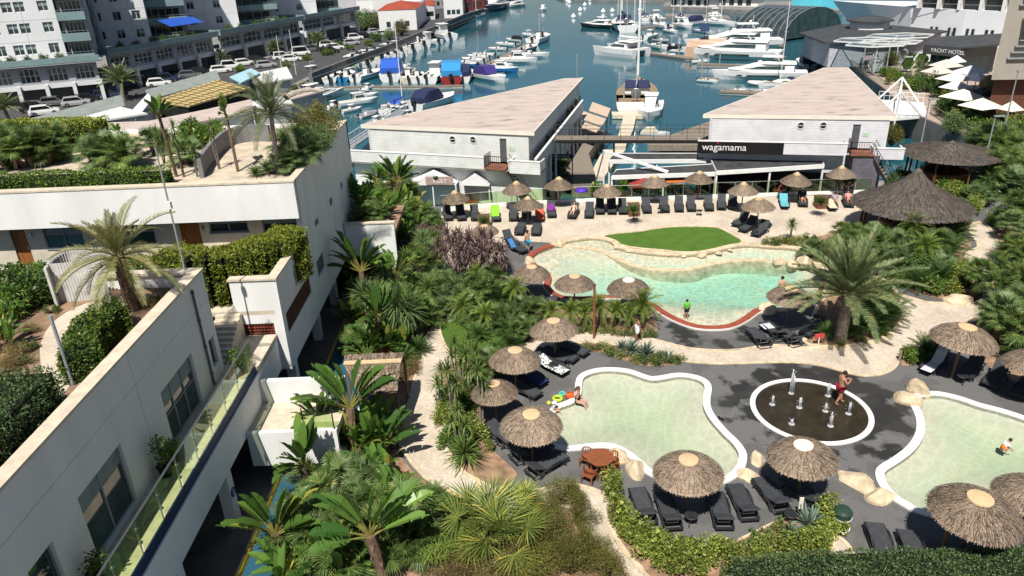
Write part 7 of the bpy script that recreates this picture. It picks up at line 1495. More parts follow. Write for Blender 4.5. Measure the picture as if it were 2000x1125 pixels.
for i, (px, py, r) in enumerate(((1693, 78, 3.4), (1715, 86, 3.2), (1758, 70, 3.6), (1740, 82, 3.2))):
    g = G(px, py, 4.6); P = thing('glass_canopy', 'white framed glass canopy leaf over the promenade, number %s from the rotunda' % ('one', 'two', 'three', 'four')[i], 'canopy', (g.x, g.y, 0), group='glass canopy leaves'); P['label'] = ('left white framed glass canopy leaf below the rotunda', 'front white framed glass canopy leaf below the rotunda', 'rear right white framed glass canopy leaf', 'middle white framed glass canopy leaf')[i]
    m = MB(); q = [(g.x+r*1.5*cos(k*pi/3), g.y+r*sin(k*pi/3)) for k in range(6)]; m.prism(q, 4.58, 4.62); m.build('glass', glassmat('canopy_glass', (.75, .8, .8)), P); m = MB(); m.ring([Vector((x, y, 0)) for x, y in q], .16, 4.5, 4.7)
    for x, y in q[::2]: m.beam((g.x, g.y, 4.66), (x, y, 4.66), .1, .08)
    m.build('frame', M_whitep, P); m = MB(); m.tube([(g.x, g.y, 0), (g.x, g.y, 4.5)], .1, 8); m.build('post', M_whitep, P)
for px, py, col, nm in ((1695, 117, (.65, .45, .50), 'pink patterned'), (1710, 126, (.8, .8, .8), 'plain white'), (1727, 109, None, 'empty left'), (1761, 109, None, 'empty middle'), (1773, 124, (.05, .10, .02), 'lower green'), (1799, 116, (.05, .10, .02), 'upper green'), (1820, 107, (.8, .8, .8), 'white right')):
    g = G(px, py, 1.3); P = thing('hexagon_screen', nm+' hexagon screen on the far promenade', 'screen', (g.x, g.y, 0)); R = 1.15; q = [Vector((g.x+R*cos(k*pi/3), g.y, 1.3+R*sin(k*pi/3))) for k in range(6)]; m = MB()
    for k in range(6): m.beam(q[k], q[(k+1) % 6], .22, .16)
    m.build('frame', M_whitep, P)
    if col: m = MB(); m.add([v for v in q]+[v+Vector((0, .08, 0)) for v in q], [(0, 1, 2, 3, 4, 5), (11, 10, 9, 8, 7, 6)]); m.build('panel', mat('hex_%s' % nm.split()[0], col, .9, .3, 3), P)
def square_parasol(px, py, wpx, col, label):
    g = G(px, py, 2.8); zc = (g-CAMP).dot(FWD); r = wpx*zc/FPX/2.3; P = thing('square_parasol', label, 'parasol', (g.x, g.y, 0), rnd.uniform(.2, .5)); m = MB(); c = [(-r, -r, 2.5), (r, -r, 2.5), (r, r, 2.5), (-r, r, 2.5)]; m.add(c+[(0, 0, 3.4)], [(0, 1, 4), (1, 2, 4), (2, 3, 4), (3, 0, 4)]); m.add([(x, y, z-.03) for x, y, z in c]+[(0, 0, 3.3)], [(1, 0, 4), (2, 1, 4), (3, 2, 4), (0, 3, 4)])
    m.build('canopy', mat('parasol_%s' % col, {'cream': (.76, .72, .60), 'white': (.72, .74, .76), 'pink': (.62, .54, .50), 'dark': (.05, .05, .055)}[col], .8, .05), P, W=False); m = MB(); m.tube([(0, 0, 0), (0, 0, 3.3)], .05, 8); m.build('pole', M_black, P, W=False)
for px, py, w_, c, l in ((1848, 124, 52, 'pink', 'rear pinkish square parasol beside the hotel pavilion'), (1832, 136, 50, 'pink', 'front left pinkish square parasol near the promenade palm'), (1895, 137, 56, 'white', 'white square parasol at rear right of the terrace'), (1865, 150, 56, 'cream', 'cream square parasol in the middle of the terrace cluster'), (1908, 150, 50, 'white', 'white square parasol close to the round emblem'), (1868, 166, 50, 'white', 'bluish white square parasol above the large cream one'), (1880, 184, 68, 'cream', 'large cream square parasol with crumpled top'), (1918, 180, 46, 'dark', 'dark square parasol under the round emblem'), (1917, 202, 66, 'cream', 'nearest cream square parasol on the promenade terrace'), (1975, 208, 38, 'cream', 'small cream square parasol at far right'), (1868, 116, 30, 'white', 'small white parasol folded beside the hotel pavilion')): square_parasol(px, py, w_, c, l)
g = G(1928, 164, 3.5); m = MB(); m.lathe([(0, 0), (1.05, 0), (1.05, .12), (.85, .12), (.85, .16), (.4, .16), (.4, .2), (0, .2)], 24); M4 = facing((g.x, g.y, 3.5), (1, .1, 0), (.1, -1, 0)); m.v = [tuple(M4 @ Vector(v)) for v in m.v]; o = m.build('round_emblem', mat('straw_emblem', (.50, .43, .25), .7, .3, 2)); tag(o, 'round straw coloured emblem disc beside the dark building', 'emblem')
# ---- beige clad building at the right edge
c1 = G(1936, 156, 5.4); X1, Y1_ = c1.x, c1.y; OF = thing('office_building', 'beige clad building with dark glazing at the right edge of picture', 'building', (X1, Y1_, 0))
m = MB(); m.prism([(X1, Y1_), (X1+40, Y1_-6), (X1+48, Y1_+8), (X1+10, Y1_+14)], 5.4, 19.5); m.build('upper_wall', mat('beige_cladding', (.37, .34, .29), .7, .08, .5), OF)
m = MB(); m.prism([(X1+1, Y1_+1), (X1+40, Y1_-4.5), (X1+47, Y1_+7), (X1+10.5, Y1_+13)], 0, 5.39); m.build('ground_wall', M_brown, OF)
uo = Vector((40, -6, 0)).normalized(); no = Vector((uo.y, -uo.x, 0))
for z in (7.3, 12.5):
    m = MB(); ob(m, (X1, Y1_, 0), uo, no, (3.2, z, .003), (30, z+3.8, .06)); f = m.build('window', darkglass('office_glass', (.015, .02, .03)), OF); m = MB()
    for k in range(12): ob(m, (X1, Y1_, 0), uo, no, (3.2+k*2.2, z, .063), (3.3+k*2.2, z+3.8, .1))
    m.build('mullions', M_black, f); m = MB(); ob(m, (X1, Y1_, 0), uo, no, (1.6, z+4.0, .0), (30, z+4.25, 1.4)); m.build('ledge', M_conc, OF)
    m = MB()
    for k in range(6): ob(m, (X1, Y1_, 0), uo, no, (1.0+.25*k, z+.2+k*.6, .003), (3.0, z+.32+k*.6, .3))
    m.build('louvre', M_alu, OF)
# ---- promenade greenery and far jetty buildings
Z_ = 'on right promenade'; plants('tree', Z_, [(1740, 128, .9), (1795, 165, .8), (1770, 160, .6), (1860, 262, .9), (1900, 285, .8), (1915, 60, 1.4)]); plants('queen', Z_, [(1788, 160, .65), (1985, 215, 1.0), (1965, 235, 1.1)]); plants('shr', Z_, [(1735, 150, 1.3), (1750, 158, 1.2), (1780, 175, 1.5), (1810, 180, 1.5), (1830, 190, 1.2), (1850, 222, 1.3), (1870, 232, 1.4), (1840, 215, 1), (1890, 250, 1.5), (1920, 265, 1.6), (1950, 255, 1.5), (1990, 265, 1.8), (1660, 108, 1.2), (1675, 116, 1.2), (1690, 132, 1), (1650, 102, 1), (1835, 120, .8), (1950, 285, 1.5), (1970, 300, 1.6), (1925, 240, 1.2)]); plants('dur', Z_, [(1858, 240, 2), (1735, 165, 1.6), (1970, 270, 2.2), (1990, 280, 2.2), (1845, 195, 1.6)]); plants('fan', Z_, [(1930, 300, 1.5), (1960, 320, 1.5), (1985, 305, 1.5), (1780, 130, 1.2)])
AH = thing('arched_hall', 'dark arched glass hall beyond the large motor yachts', 'building', G(1480, 75, -2.5)); a, b = G(1432, 70, -2.5), G(1530, 78, -2.5); u = (b-a).normalized(); n_ = Vector((-u.y, u.x, 0)); Lh = 24; Wd = (b-a).length
m = MB(); vs = []
for k in range(11): q = pi*k/10; vs += [a+n_*(Lh*.5-Lh*.5*cos(q))+UPV*(6.5*sin(q)), b+n_*(Lh*.5-Lh*.5*cos(q))+UPV*(6.5*sin(q))]
m.add(vs, [(2*k, 2*k+1, 2*k+3, 2*k+2) for k in range(10)]); m.build('glass_vault', darkglass('vault_glass', (.05, .065, .07)), AH); m = MB(); m.add(vs[0::2], [tuple(range(11))]); m.add(vs[1::2], [tuple(range(10, -1, -1))]); m.build('end_wall', M_pane, AH); m = MB()
for j in range(9):
    for k in range(10): p = along(vs[2*k], vs[2*k+1], j/8); q = along(vs[2*k+2], vs[2*k+3], j/8); m.beam(p+UPV*.08, q+UPV*.08, .12, .1)
m.build('ribs', M_alu, AH)
def flat(label, pts, z0, z1, mt, name, cat): g = GL(pts, z1); m = MB(); m.prism([(p.x, p.y) for p in g], z0, z1); o = m.build(name, mt); return tag(o, label, cat)
flat('far breakwater jetty at the top right of harbour', [(1295, 12), (1420, 18), (1590, 26), (1640, 20), (1640, 2), (1300, 4)], -4, -1.8, M_quay, 'jetty', 'jetty')
flat('low stone jetty left of the glass vault', [(1300, 26), (1420, 30), (1430, 36), (1300, 31)], -4, -2.2, M_quay, 'jetty', 'jetty')
for k, (x0, x1, yy, zz, c, l) in enumerate(((1310, 1400, 8, 2.5, 'w', 'long low white boathouse at top edge of the harbour'), (1405, 1480, 8, 3.0, 'w', 'second low white boathouse at top edge of the harbour'), (1545, 1640, 12, 6.0, 'b', 'turquoise hoarding wall left of the ship bow'))):
    a, b = G(x0, yy+4, -1.8), G(x1, yy+5, -1.8); u = (b-a).normalized(); n_ = Vector((u.y, -u.x, 0)); S = thing('boathouse' if c == 'w' else 'hoarding', l, 'building' if c == 'w' else 'wall', a); m = MB(); ob(m, a, u, n_, (0, 0, -6), ((b-a).length, zz, 0)); m.build('wall', M_whitep if c == 'w' else mat('turquoise_hoarding', (.10, .50, .62), .7, .15, .2), S)
    if c == 'w':
        m = MB(); ob(m, a, u, n_, (-.5, zz+.003, -6.5), ((b-a).length+.5, zz+.4, 1.2)); m.build('roof', M_slate, S); m = MB()
        for i in range(int((b-a).length/3)): ob(m, a, u, n_, (i*3+.5, .3, .003), (i*3+2.2, zz-.4, .04))
        m.build('doors', M_pane, S)
    else: m = MB(); ob(m, a, u, n_, (0, zz+.003, -.3), ((b-a).length, zz+.2, .1)); m.build('top_rail', M_alu, S)
flat('far shore quay at the very top of the harbour', [(1100, -6), (1320, -2), (1320, -12), (1080, -14)], -4, -1.6, M_quay, 'jetty', 'jetty')
def sky_lamp(px, py, h, label, z=-1.2):
    g = G(px, py, z); P = thing('street_lamp', label, 'lamp', g); m = MB(); m.tube([(0, 0, 0), (0, 0, h)], [.08, .05], 8); m.build('pole', M_alu, P, W=False); m = MB(); m.box((.35, 0, h), (.9, .22, .1)); m.build('lamp_head', M_alu, P, W=False)
sky_lamp(1952, 290, 7.5, 'tall thin pole on the right promenade by the pots', 0); sky_lamp(1788, 335, 6.5, 'thin grey lamp pole in front of the rear thatched bar', 0); sky_lamp(1915, 350, 5.5, 'leaning grey pole right of the rear thatched bar', 0); sky_lamp(612, 172, 4.5, 'grey lamp post on the marina quay left of blue boat')
# ================================================================ boats
M_navy2 = mat('navy_antifoul', (.01, .015, .03), .6); M_teakd = mat('teak_deck', (.30, .22, .14), .7, .2, 3); M_outb = mat('outboard_black', (.02, .02, .022), .35)
def hull_mesh(m, L, B, D, full=.75, zk=-.25, flare=.12, tr=.0, n=12):
    "lofted boat hull, stern at -L/2, bow at +L/2; returns the sheer"
    S = []
    for i in range(n+1):
        t = i/n; x = -L/2+L*t; k = 1-max(0, (t-full)/(1-full))**1.9 if t > full else 1-.12*(1-t/full)**2; hb = max(.02, B/2*k); sh = D*(1+.35*max(0, t-.4)**1.5); x2 = x+(.06*L*max(0, t-.9)/.1 if t > .9 else 0)
        S.append([(x, 0, zk), (x, hb*.62, zk*.5), (x+(x2-x)*.5, hb*(.92), sh*.45), (x2, hb, sh), (x2, -hb, sh), (x+(x2-x)*.5, -hb*.92, sh*.45), (x, -hb*.62, zk*.5)])
    vs = [v for s in S for v in s]; q = 7; m.add(vs, [(i*q+j, (i+1)*q+j, (i+1)*q+(j+1) % q, i*q+(j+1) % q) for i in range(n) for j in range(q) if j != 3]+[tuple(range(q))])
    return [(s[3], s[4]) for s in S]
def deck_mesh(m, sheer, i0, i1, dz=0.0, inset=0.0):
    for i in range(i0, i1):
        a, b = sheer[i], sheer[i+1]; f = lambda p, s: (p[0], p[1]-s*inset*min(1, abs(p[1])/.2), p[2]+dz); m.add([f(a[1], -1), f(b[1], -1), f(b[0], 1), f(a[0], 1)], [(0, 1, 2, 3)])
def loft(m, secs, mi=None):
    n = len(secs[0]); vs = [v for s in secs for v in s]; m.add(vs, [(i*n+j, i*n+(j+1) % n, (i+1)*n+(j+1) % n, (i+1)*n+j) for i in range(len(secs)-1) for j in range(n)]+[tuple(range(n-1, -1, -1)), tuple(range((len(secs)-1)*n, len(secs)*n))], mi)
def cab(x, w, z0, z1): return [(x, -w, z0), (x, w, z0), (x, w*.86, z1), (x, -w*.86, z1)]
def outboard(P, x, y, z):
    m = MB(); m.box((x-.15, y, z+.25), (.4, .3, .42)); m.box((x-.18, y, z-.2), (.16, .1, .7)); m.build('outboard', M_outb, P, W=False)
def B_open(canopy=None, cabin=False, L=6.0):
    def mk():
        P = thing('motorboat', None, 'boat'); B = L*.36; m = MB(); sh = hull_mesh(m, L, B, .75); m.build('hull', M_hull, P, W=False); m = MB(); deck_mesh(m, sh, 7, 12, .0); deck_mesh(m, sh, 0, 7, -.45, .18)
        for i in range(0, 7):
            for s in (0, 1): a, b = sh[i][s], sh[i+1][s]; k = -.18 if s == 0 else .18; m.add([a, b, (b[0], b[1]+k, b[2]), (a[0], a[1]+k, a[2])], [(0, 1, 2, 3)]); m.add([(b[0], b[1]+k, b[2]), (a[0], a[1]+k, a[2]), (a[0], a[1]+k, a[2]-.46), (b[0], b[1]+k, b[2]-.46)], [(0, 1, 2, 3)])
        m.build('deck', M_whitep, P, W=False)
        if cabin:
            m = MB(); loft(m, [cab(-.5, .62, .6, 1.75), cab(.7, .60, .7, 1.8), cab(1.5, .45, .78, 1.0)]); m.build('cabin', M_whitep, P, W=False); m = MB(); loft(m, [cab(-.4, .60, 1.2, 1.6), cab(.75, .585, 1.2, 1.62), cab(1.2, .47, 1.15, 1.3)]); m.v = [(x, y*1.03, z) for x, y, z in m.v]; m.build('cabin_windows', M_pane, P, W=False); m = MB(); m.box((.0, 0, 1.83), (1.7, 1.2, .06)); m.build('cabin_roof', M_whitep, P, W=False)
        else:
            m = MB(); m.box((-.2, 0, .75), (.7, .6, .9)); m.build('console', M_whitep, P, W=False); m = MB(); m.add([(.3, -.6, .8), (.3, .6, .8), (-.05, .55, 1.35), (-.05, -.55, 1.35)], [(0, 1, 2, 3)]); m.build('windscreen', M_pane, P, W=False)
        for y in (-.45, .45): m = MB(); m.box((-1.6, y, .52), (.7, .6, .35)); m.build('seat', M_cream, P, W=False)
        if canopy: m = MB(); loft(m, [cab(-2.6, .95, .75, 1.2), cab(-1.8, 1.0, .78, 1.75), cab(-.2, .95, .85, 1.8), cab(.6, .8, .9, 1.0)]); m.build('canvas_cover', M_canv, P, W=False)
        outboard(P, -L/2-.05, .25 if cabin else 0, .55)
        m = MB(); m.tube([(1.2, .8, .95), (2.6, .4, 1.25), (3.1, 0, 1.3), (2.6, -.4, 1.25), (1.2, -.8, .95)], .02, 5); m.build('bow_rail', M_steel, P, W=False); return P
    return mk
def B_yacht(L, flash=1):
    def mk():
        P = thing('motor_yacht', None, 'boat'); k = L/20; B = 5.4*k; m = MB(); sh = hull_mesh(m, L, B, 1.9*k, .5, -.4, n=16); m.build('hull', M_hull, P, W=False); m = MB(); deck_mesh(m, sh, 0, 16, -.02); m.build('deck', M_whitep, P, W=False)
        m = MB()
        for s in (-1, 1):
            for x0, x1, z0, z1 in ((-4, 3.5, .9, 1.35), (4.2, 5.6, 1.05, 1.4)): hb = B/2; m.add([(x0*k, s*hb*.985, z0*k), (x1*k, s*hb*.985*(1 if x1 < 3 else .96), z0*k), (x1*k-.5*k, s*hb*.99*(1 if x1 < 3 else .96), z1*k), (x0*k, s*hb*.995, z1*k)], [(0, 1, 2, 3)])
        m.v = [(x, y*1.01, z) for x, y, z in m.v]; m.build('hull_windows', M_pane, P, W=False)
        m = MB(); loft(m, [cab(-7.0*k, 2.0*k, 1.9*k, 3.6*k), cab(1.0*k, 2.05*k, 1.9*k, 3.7*k), cab(4.0*k, 1.6*k, 2.1*k, 2.9*k), cab(7.4*k, .7*k, 2.35*k, 2.5*k)]); m.build('superstructure', M_whitep, P, W=False)
        m = MB(); loft(m, [cab(-5.0*k, 2.0*k, 2.6*k, 3.3*k), cab(1.0*k, 1.98*k, 2.6*k, 3.4*k), cab(3.9*k, 1.5*k, 2.55*k, 2.75*k)]); m.v = [(x, y*1.03, z) for x, y, z in m.v]; m.build('saloon_windows', M_pane, P, W=False)
        m = MB(); loft(m, [cab(-7.4*k, 2.0*k, 3.65*k, 3.95*k), cab(-1*k, 2.1*k, 3.7*k, 4.2*k), cab(1.4*k, 1.6*k, 3.7*k, 3.95*k)]); m.build('flybridge', M_whitep, P, W=False)
        m = MB(); loft(m, [cab(-4.5*k, 1.5*k, 5.1*k, 5.25*k), cab(0*k, 1.4*k, 5.15*k, 5.3*k)]); m.beam((-3.8*k, 1.2*k, 4.1*k), (-3.2*k, 1.2*k, 5.1*k), .5*k, .12*k); m.beam((-3.8*k, -1.2*k, 4.1*k), (-3.2*k, -1.2*k, 5.1*k), .5*k, .12*k); m.ball((-3*k, 0, 5.6*k), .3*k, 8); m.tube([(-3.5*k, 0, 5.2*k), (-3.6*k, 0, 7*k)], .04*k, 5); m.build('radar_arch', M_whitep, P, W=False)
        m = MB(); m.add([(1.4*k, -1.4*k, 3.95*k), (1.4*k, 1.4*k, 3.95*k), (.9*k, 1.35*k, 4.55*k), (.9*k, -1.35*k, 4.55*k)], [(0, 1, 2, 3)]); m.build('windscreen', M_pane, P, W=False)
        m = MB(); m.box((-9.6*k, 0, .5*k), (1.2*k, B*.8, .2*k)); m.build('swim_platform', M_teakd, P, W=False)
        m = MB(); m.tube([(2*k, 2.3*k, 2.9*k), (6*k, 1.7*k, 3.2*k), (9.6*k, .2*k, 3.4*k), (9.6*k, -.2*k, 3.4*k), (6*k, -1.7*k, 3.2*k), (2*k, -2.3*k, 2.9*k)], .03*k, 5); m.build('bow_rail', M_steel, P, W=False); return P
    return mk
def B_sail(L=11, cover=True, mast=1.35):
    def mk():
        P = thing('sailing_yacht', None, 'boat'); k = L/11; B = 3.5*k; m = MB(); sh = hull_mesh(m, L, B, 1.1*k, .45, -.3, n=14); m.build('hull', M_hull, P, W=False); m = MB(); deck_mesh(m, sh, 4, 14, -.01); deck_mesh(m, sh, 0, 4, -.35, .3); m.build('deck', M_teakd if not cover else M_whitep, P, W=False)
        m = MB(); loft(m, [cab(-1.8*k, 1.1*k, 1.1*k, 1.65*k), cab(1.0*k, 1.0*k, 1.15*k, 1.6*k), cab(2.6*k, .5*k, 1.25*k, 1.35*k)]); m.build('coachroof', M_whitep, P, W=False); m = MB(); loft(m, [cab(-1.6*k, 1.09*k, 1.3*k, 1.5*k), cab(.9*k, 1.0*k, 1.3*k, 1.48*k)]); m.v = [(x, y*1.03, z) for x, y, z in m.v]; m.build('cabin_windows', M_pane, P, W=False)
        H = L*mast; m = MB(); m.tube([(.9*k, 0, 1.1*k), (.75*k, 0, 1.1*k+H)], [.1*k, .07*k], 8)
        for z in (.4, .7): m.beam((.8*k, -.9*k, H*z), (.8*k, .9*k, H*z), .06*k, .04*k)
        m.build('mast', M_whitep, P, W=False); m = MB(); m.tube([(.85*k, 0, 2.2*k), (-3.6*k, 0, 2.15*k)], .07*k, 6); m.build('boom', M_alu, P, W=False)
        if cover: m = MB(); m.tube([(.9*k, 0, 2.5*k), (-1*k, 0, 2.4*k), (-3.6*k, 0, 2.25*k)], [.16*k, .2*k, .12*k], 7); m.build('canvas_cover', M_canv, P, W=False)
        m = MB()
        for e in ((5.4*k, 0, 1.4*k), (-5.3*k, 0, 1.1*k), (.8*k, 1.65*k, 1.2*k), (.8*k, -1.65*k, 1.2*k)): m.tube([e, (.76*k, 0, H)], .018, 4)
        m.build('rigging', M_steel, P, W=False); m = MB(); loft(m, [cab(-2.0*k, 1.15*k, 1.6*k, 1.65*k), cab(-1.6*k, 1.15*k, 1.6*k, 2.2*k), cab(-1.0*k, 1.0*k, 1.6*k, 1.7*k)]); m.build('sprayhood', M_canv, P, W=False)
        m = MB(); m.lathe([(.4*k, -.02), (.43*k, 0), (.4*k, .02)], 16); R = Matrix.Translation((-4*k, 0, 1.5*k)) @ Matrix.Rotation(pi/2, 4, 'Y'); m.v = [tuple(R @ Vector(v)) for v in m.v]; m.build('wheel', M_steel, P, W=False); return P
    return mk
def B_rib():
    P = thing('inflatable_boat', None, 'boat'); m = MB(); pts = [(-2.6, .9, .35), (-1, 1.0, .38), (1, .95, .42), (2.2, .5, .5), (2.7, 0, .55), (2.2, -.5, .5), (1, -.95, .42), (-1, -1.0, .38), (-2.6, -.9, .35)]; m.tube(pts, .28, 8); m.build('tube', M_canv, P, W=False); m = MB(); m.prism([(-2.4, -.8), (1.2, -.85), (2.2, 0), (1.2, .85), (-2.4, .8)], -.1, .22); m.build('hull', M_hull, P, W=False); m = MB(); m.box((-.3, 0, .55), (.5, .5, .7)); m.build('console', M_whitep, P, W=False); outboard(P, -2.6, 0, .45); return P
def B_cat():
    P = thing('catamaran', None, 'boat'); L = 13; m = MB()
    for s in (-1, 1):
        q = MB(); hull_mesh(q, L, 1.9, 1.9, .55, -.3); q.v = [(x, y+s*2.6, z) for x, y, z in q.v]; q.build('hull', M_hull, P, W=False)
    m.box((-1.5, 0, 1.75), (9.5, 6.6, .5)); m.build('bridgedeck', M_whitep, P, W=False); m = MB(); loft(m, [cab(-3.5, 2.5, 1.95, 3.2), cab(0, 2.6, 1.95, 3.4), cab(2.6, 1.9, 2.0, 2.3)]); m.build('saloon', M_whitep, P, W=False); m = MB(); loft(m, [cab(-3, 2.5, 2.45, 2.95), cab(.1, 2.55, 2.45, 3.1), cab(1.9, 2.0, 2.4, 2.6)]); m.v = [(x, y*1.03, z) for x, y, z in m.v]; m.build('saloon_windows', M_pane, P, W=False); m = MB(); loft(m, [cab(-5.5, 2.4, 3.5, 3.62), cab(-1, 2.5, 3.55, 3.7)]); m.build('hardtop', M_whitep, P, W=False)
    m = MB(); m.tube([(.6, 0, 3.2), (.5, 0, 19)], [.12, .08], 8); m.build('mast', M_whitep, P, W=False); m = MB(); m.tube([(.6, 0, 4.5), (-5, 0, 4.4)], .22, 7); m.build('canvas_cover', M_canv, P, W=False); return P
PB_ = {'open': (B_open(), 6), 'cov': (B_open(True), 6), 'cabin': (B_open(None, True), 6), 'yacht': (B_yacht(20), 20), 'sail': (B_sail(), 11), 'sailb': (B_sail(14, False, 1.5), 14), 'rib': (B_rib, 5.4), 'cat': (B_cat, 13)}
protoB = {}
COLS = {'white': (.78, .78, .77), 'blue': (.02, .16, .42), 'bright blue': (.02, .10, .50), 'navy': (.012, .018, .07), 'black': (.01, .01, .012), 'green': (.02, .20, .07), 'violet': (.04, .025, .18), 'grey': (.28, .29, .30), 'cream': (.66, .60, .46), 'red': (.28, .03, .03), 'light blue': (.03, .25, .55)}
def boat(kind, s, b, label, hull='white', canv='navy', grp=None, Lmax=None):
    a, c = G(s[0], s[1], -3), G(b[0], b[1], -3); d = c-a; L = d.length; mk, L0 = PB_[kind]; sc = min(max(L/L0, .6), 2.2)
    if Lmax: sc = min(sc, Lmax/L0)
    p = (a+c)/2; rz = atan2(d.y, d.x); p.z = -3
    if kind not in protoB: o = mk(); protoB[kind] = o; o.location = p; o.rotation_euler.z = rz; o.scale = (sc,)*3
    else: o = dup(protoB[kind], p, rz, sc)
    for ch in o.children:
        n = ch.name.split('.')[0]
        if n in ('hull',): ch.color = rgba(COLS[hull])
        if n in ('canvas_cover', 'sprayhood', 'tube'): ch.color = rgba(COLS[canv])
    if grp: reg(o, label, grp)
    else: o['label'] = label
    return o
QG = 'along the quay wall'
boat('cabin', (585, 158), (634, 146), 'white cruiser at the lower end of quay row by the masts'); boat('open', (630, 146), (690, 140), 'long low white boat beside the green covered one'); boat('cov', (700, 136), (655, 134), 'white boat with green cover below the quay wall', canv='green')
for s, b in (((728, 133), (690, 120)), ((748, 126), (708, 113)), ((772, 118), (735, 107)), ((784, 111), (752, 100)), ((806, 104), (770, 94)), ((828, 96), (796, 87)), ((760, 122), (722, 109)), ((718, 137), (682, 124))): boat('open', s, b, 'small white motorboat with outboard', grp=QG)
boat('cabin', (858, 88), (810, 84), 'white cabin cruiser at the far end of quay row, front'); boat('cabin', (884, 80), (846, 71), 'white cabin cruiser at the far end of quay row, rear'); boat('open', (694, 161), (742, 146), 'white boat with dark cockpit left of the blue covered boat')
boat('cov', (762, 161), (778, 141), 'boat with bright blue canvas cover, stern towards camera', canv='bright blue'); boat('open', (798, 164), (796, 149), 'small cream boat between blue cover and hardtop boat', hull='cream'); boat('open', (816, 163), (814, 150), 'small white boat left of the hardtop boat'); boat('cabin', (838, 164), (866, 146), 'white hardtop boat in the near pontoon row')
boat('cov', (882, 167), (889, 146), 'red sterned boat with light blue cover', hull='red', canv='light blue'); boat('cov', (903, 163), (911, 147), 'boat with navy cover at the foot of long pontoon', canv='navy'); boat('cabin', (807, 139), (790, 135), 'little white cabin boat alone behind the near row'); boat('open', (668, 161), (686, 148), 'bright blue small boat near the grey post', hull='light blue'); boat('open', (644, 163), (655, 149), 'small white boat next to the bright blue one'); boat('open', (868, 142), (908, 139), 'white boat lying behind the light blue cover')
boat('open', (932, 132), (892, 127), 'blue hulled boat left side of long pontoon', hull='blue'); PG_ = 'on left side of long pontoon'; PR_ = 'on right side of long pontoon'
for s, b in (((944, 124), (904, 120)), ((966, 111), (924, 110)), ((990, 99), (955, 98)), ((1006, 91), (970, 89)), ((955, 117), (915, 114))): boat('open', s, b, 'white motorboat', grp=PG_)
boat('cov', (1018, 82), (990, 80), 'dark covered boat near the pontoon head', canv='black'); boat('cabin', (1043, 73), (1022, 70), 'white cabin boat at the pontoon head'); boat('open', (1040, 88), (1066, 77), 'white boat at the right of the pontoon head')
boat('open', (1004, 113), (1070, 112), 'sleek white speedboat with dark hull bottom'); boat('cabin', (975, 123), (1046, 123), 'long white cruiser on right side of long pontoon'); boat('open', (983, 116), (1010, 113), 'small white boat tucked behind the speedboat'); boat('cabin', (945, 140), (1010, 142), 'blue hulled fishing boat with white wheelhouse', hull='blue'); boat('cov', (932, 152), (985, 162), 'white boat with violet cover nearest of the long pontoon', canv='violet'); boat('open', (1020, 103), (1045, 95), 'small grey boat on the right of the pontoon', hull='grey'); boat('open', (960, 130), (1000, 131), 'white boat beside the blue fishing boat')
boat('yacht', (588, 206), (652, 190), 'white motor yacht at lower left beside pink roofed shed', Lmax=13); boat('cabin', (662, 210), (735, 200), 'white cruiser behind the gangway rails', Lmax=9); boat('cabin', (690, 193), (738, 187), 'white cruiser behind the sailing boat with blue cover', Lmax=8); boat('sail', (752, 226), (812, 205), 'sailing boat with bright blue sail cover by left pavilion', canv='bright blue'); boat('cov', (812, 218), (884, 196), 'large white boat with navy canopy by the left pavilion roof', canv='navy'); boat('rib', (700, 232), (735, 222), 'grey inflatable below the gangway rails', canv='grey'); boat('open', (745, 212), (780, 206), 'small white boat left of the blue sail cover')
boat('sail', (530, 180), (575, 168), 'sailing yacht with tall mast behind the palm, left', canv='white'); boat('sail', (555, 172), (600, 160), 'sailing yacht with tall mast behind the palm, right', canv='grey')
boat('sailb', (1240, 226), (1247, 178), 'large white sailing yacht moored at the cream dock', canv='navy'); boat('cabin', (1279, 203), (1263, 246), 'white motor cruiser, bow to camera, beside the sailing yacht', Lmax=9.5); boat('cov', (1252, 264), (1305, 266), 'beige covered boat under the footbridge', canv='cream', Lmax=6)
boat('cat', (1253, 112), (1176, 104), 'big white catamaran in the middle of the harbour', canv='white'); boat('yacht', (1199, 56), (1138, 53), 'black hulled motor yacht on the end of middle pontoon', hull='black', Lmax=17); boat('sail', (1226, 64), (1206, 50), 'sailing yacht behind the catamaran, left', canv='navy'); boat('sail', (1246, 66), (1232, 52), 'sailing yacht behind the catamaran, right', canv='white', Lmax=9); boat('sail', (1215, 50), (1200, 42), 'sailing yacht with dark mast next to the black yacht', canv='black', Lmax=10)
boat('cabin', (1314, 59), (1270, 51), 'white workboat on the middle pontoon', Lmax=9); boat('cabin', (1318, 52), (1350, 57), 'white cruiser right of the workboat', Lmax=9); boat('cov', (1345, 50), (1385, 45), 'dark navy covered boat left of the long white sailing yacht', canv='navy', Lmax=9); boat('sail', (1372, 47), (1434, 51), 'long white sailing yacht before the glass vault', canv='white'); boat('open', (1270, 92), (1302, 98), 'white tender right of the catamaran'); boat('rib', (1300, 92), (1332, 97), 'dark inflatable right of the catamaran', canv='black'); boat('rib', (1280, 80), (1305, 84), 'grey inflatable behind the white tender', canv='grey')
boat('yacht', (1525, 92), (1345, 96), 'rearmost of the three large white motor yachts', Lmax=30); boat('yacht', (1525, 118), (1340, 112), 'middle large white motor yacht with dark hull windows', Lmax=30); boat('yacht', (1575, 156), (1398, 154), 'nearest large white motor yacht behind the right pavilion', Lmax=26); boat('rib', (1520, 168), (1462, 166), 'long pale inflatable beside the nearest motor yacht', canv='white', Lmax=7); boat('sailb', (1560, 168), (1500, 172), 'sailing yacht with tall white mast behind right pavilion', canv='navy', Lmax=15); boat('cov', (1585, 140), (1560, 120), 'dark blue covered boat by the promenade', canv='navy', Lmax=8)
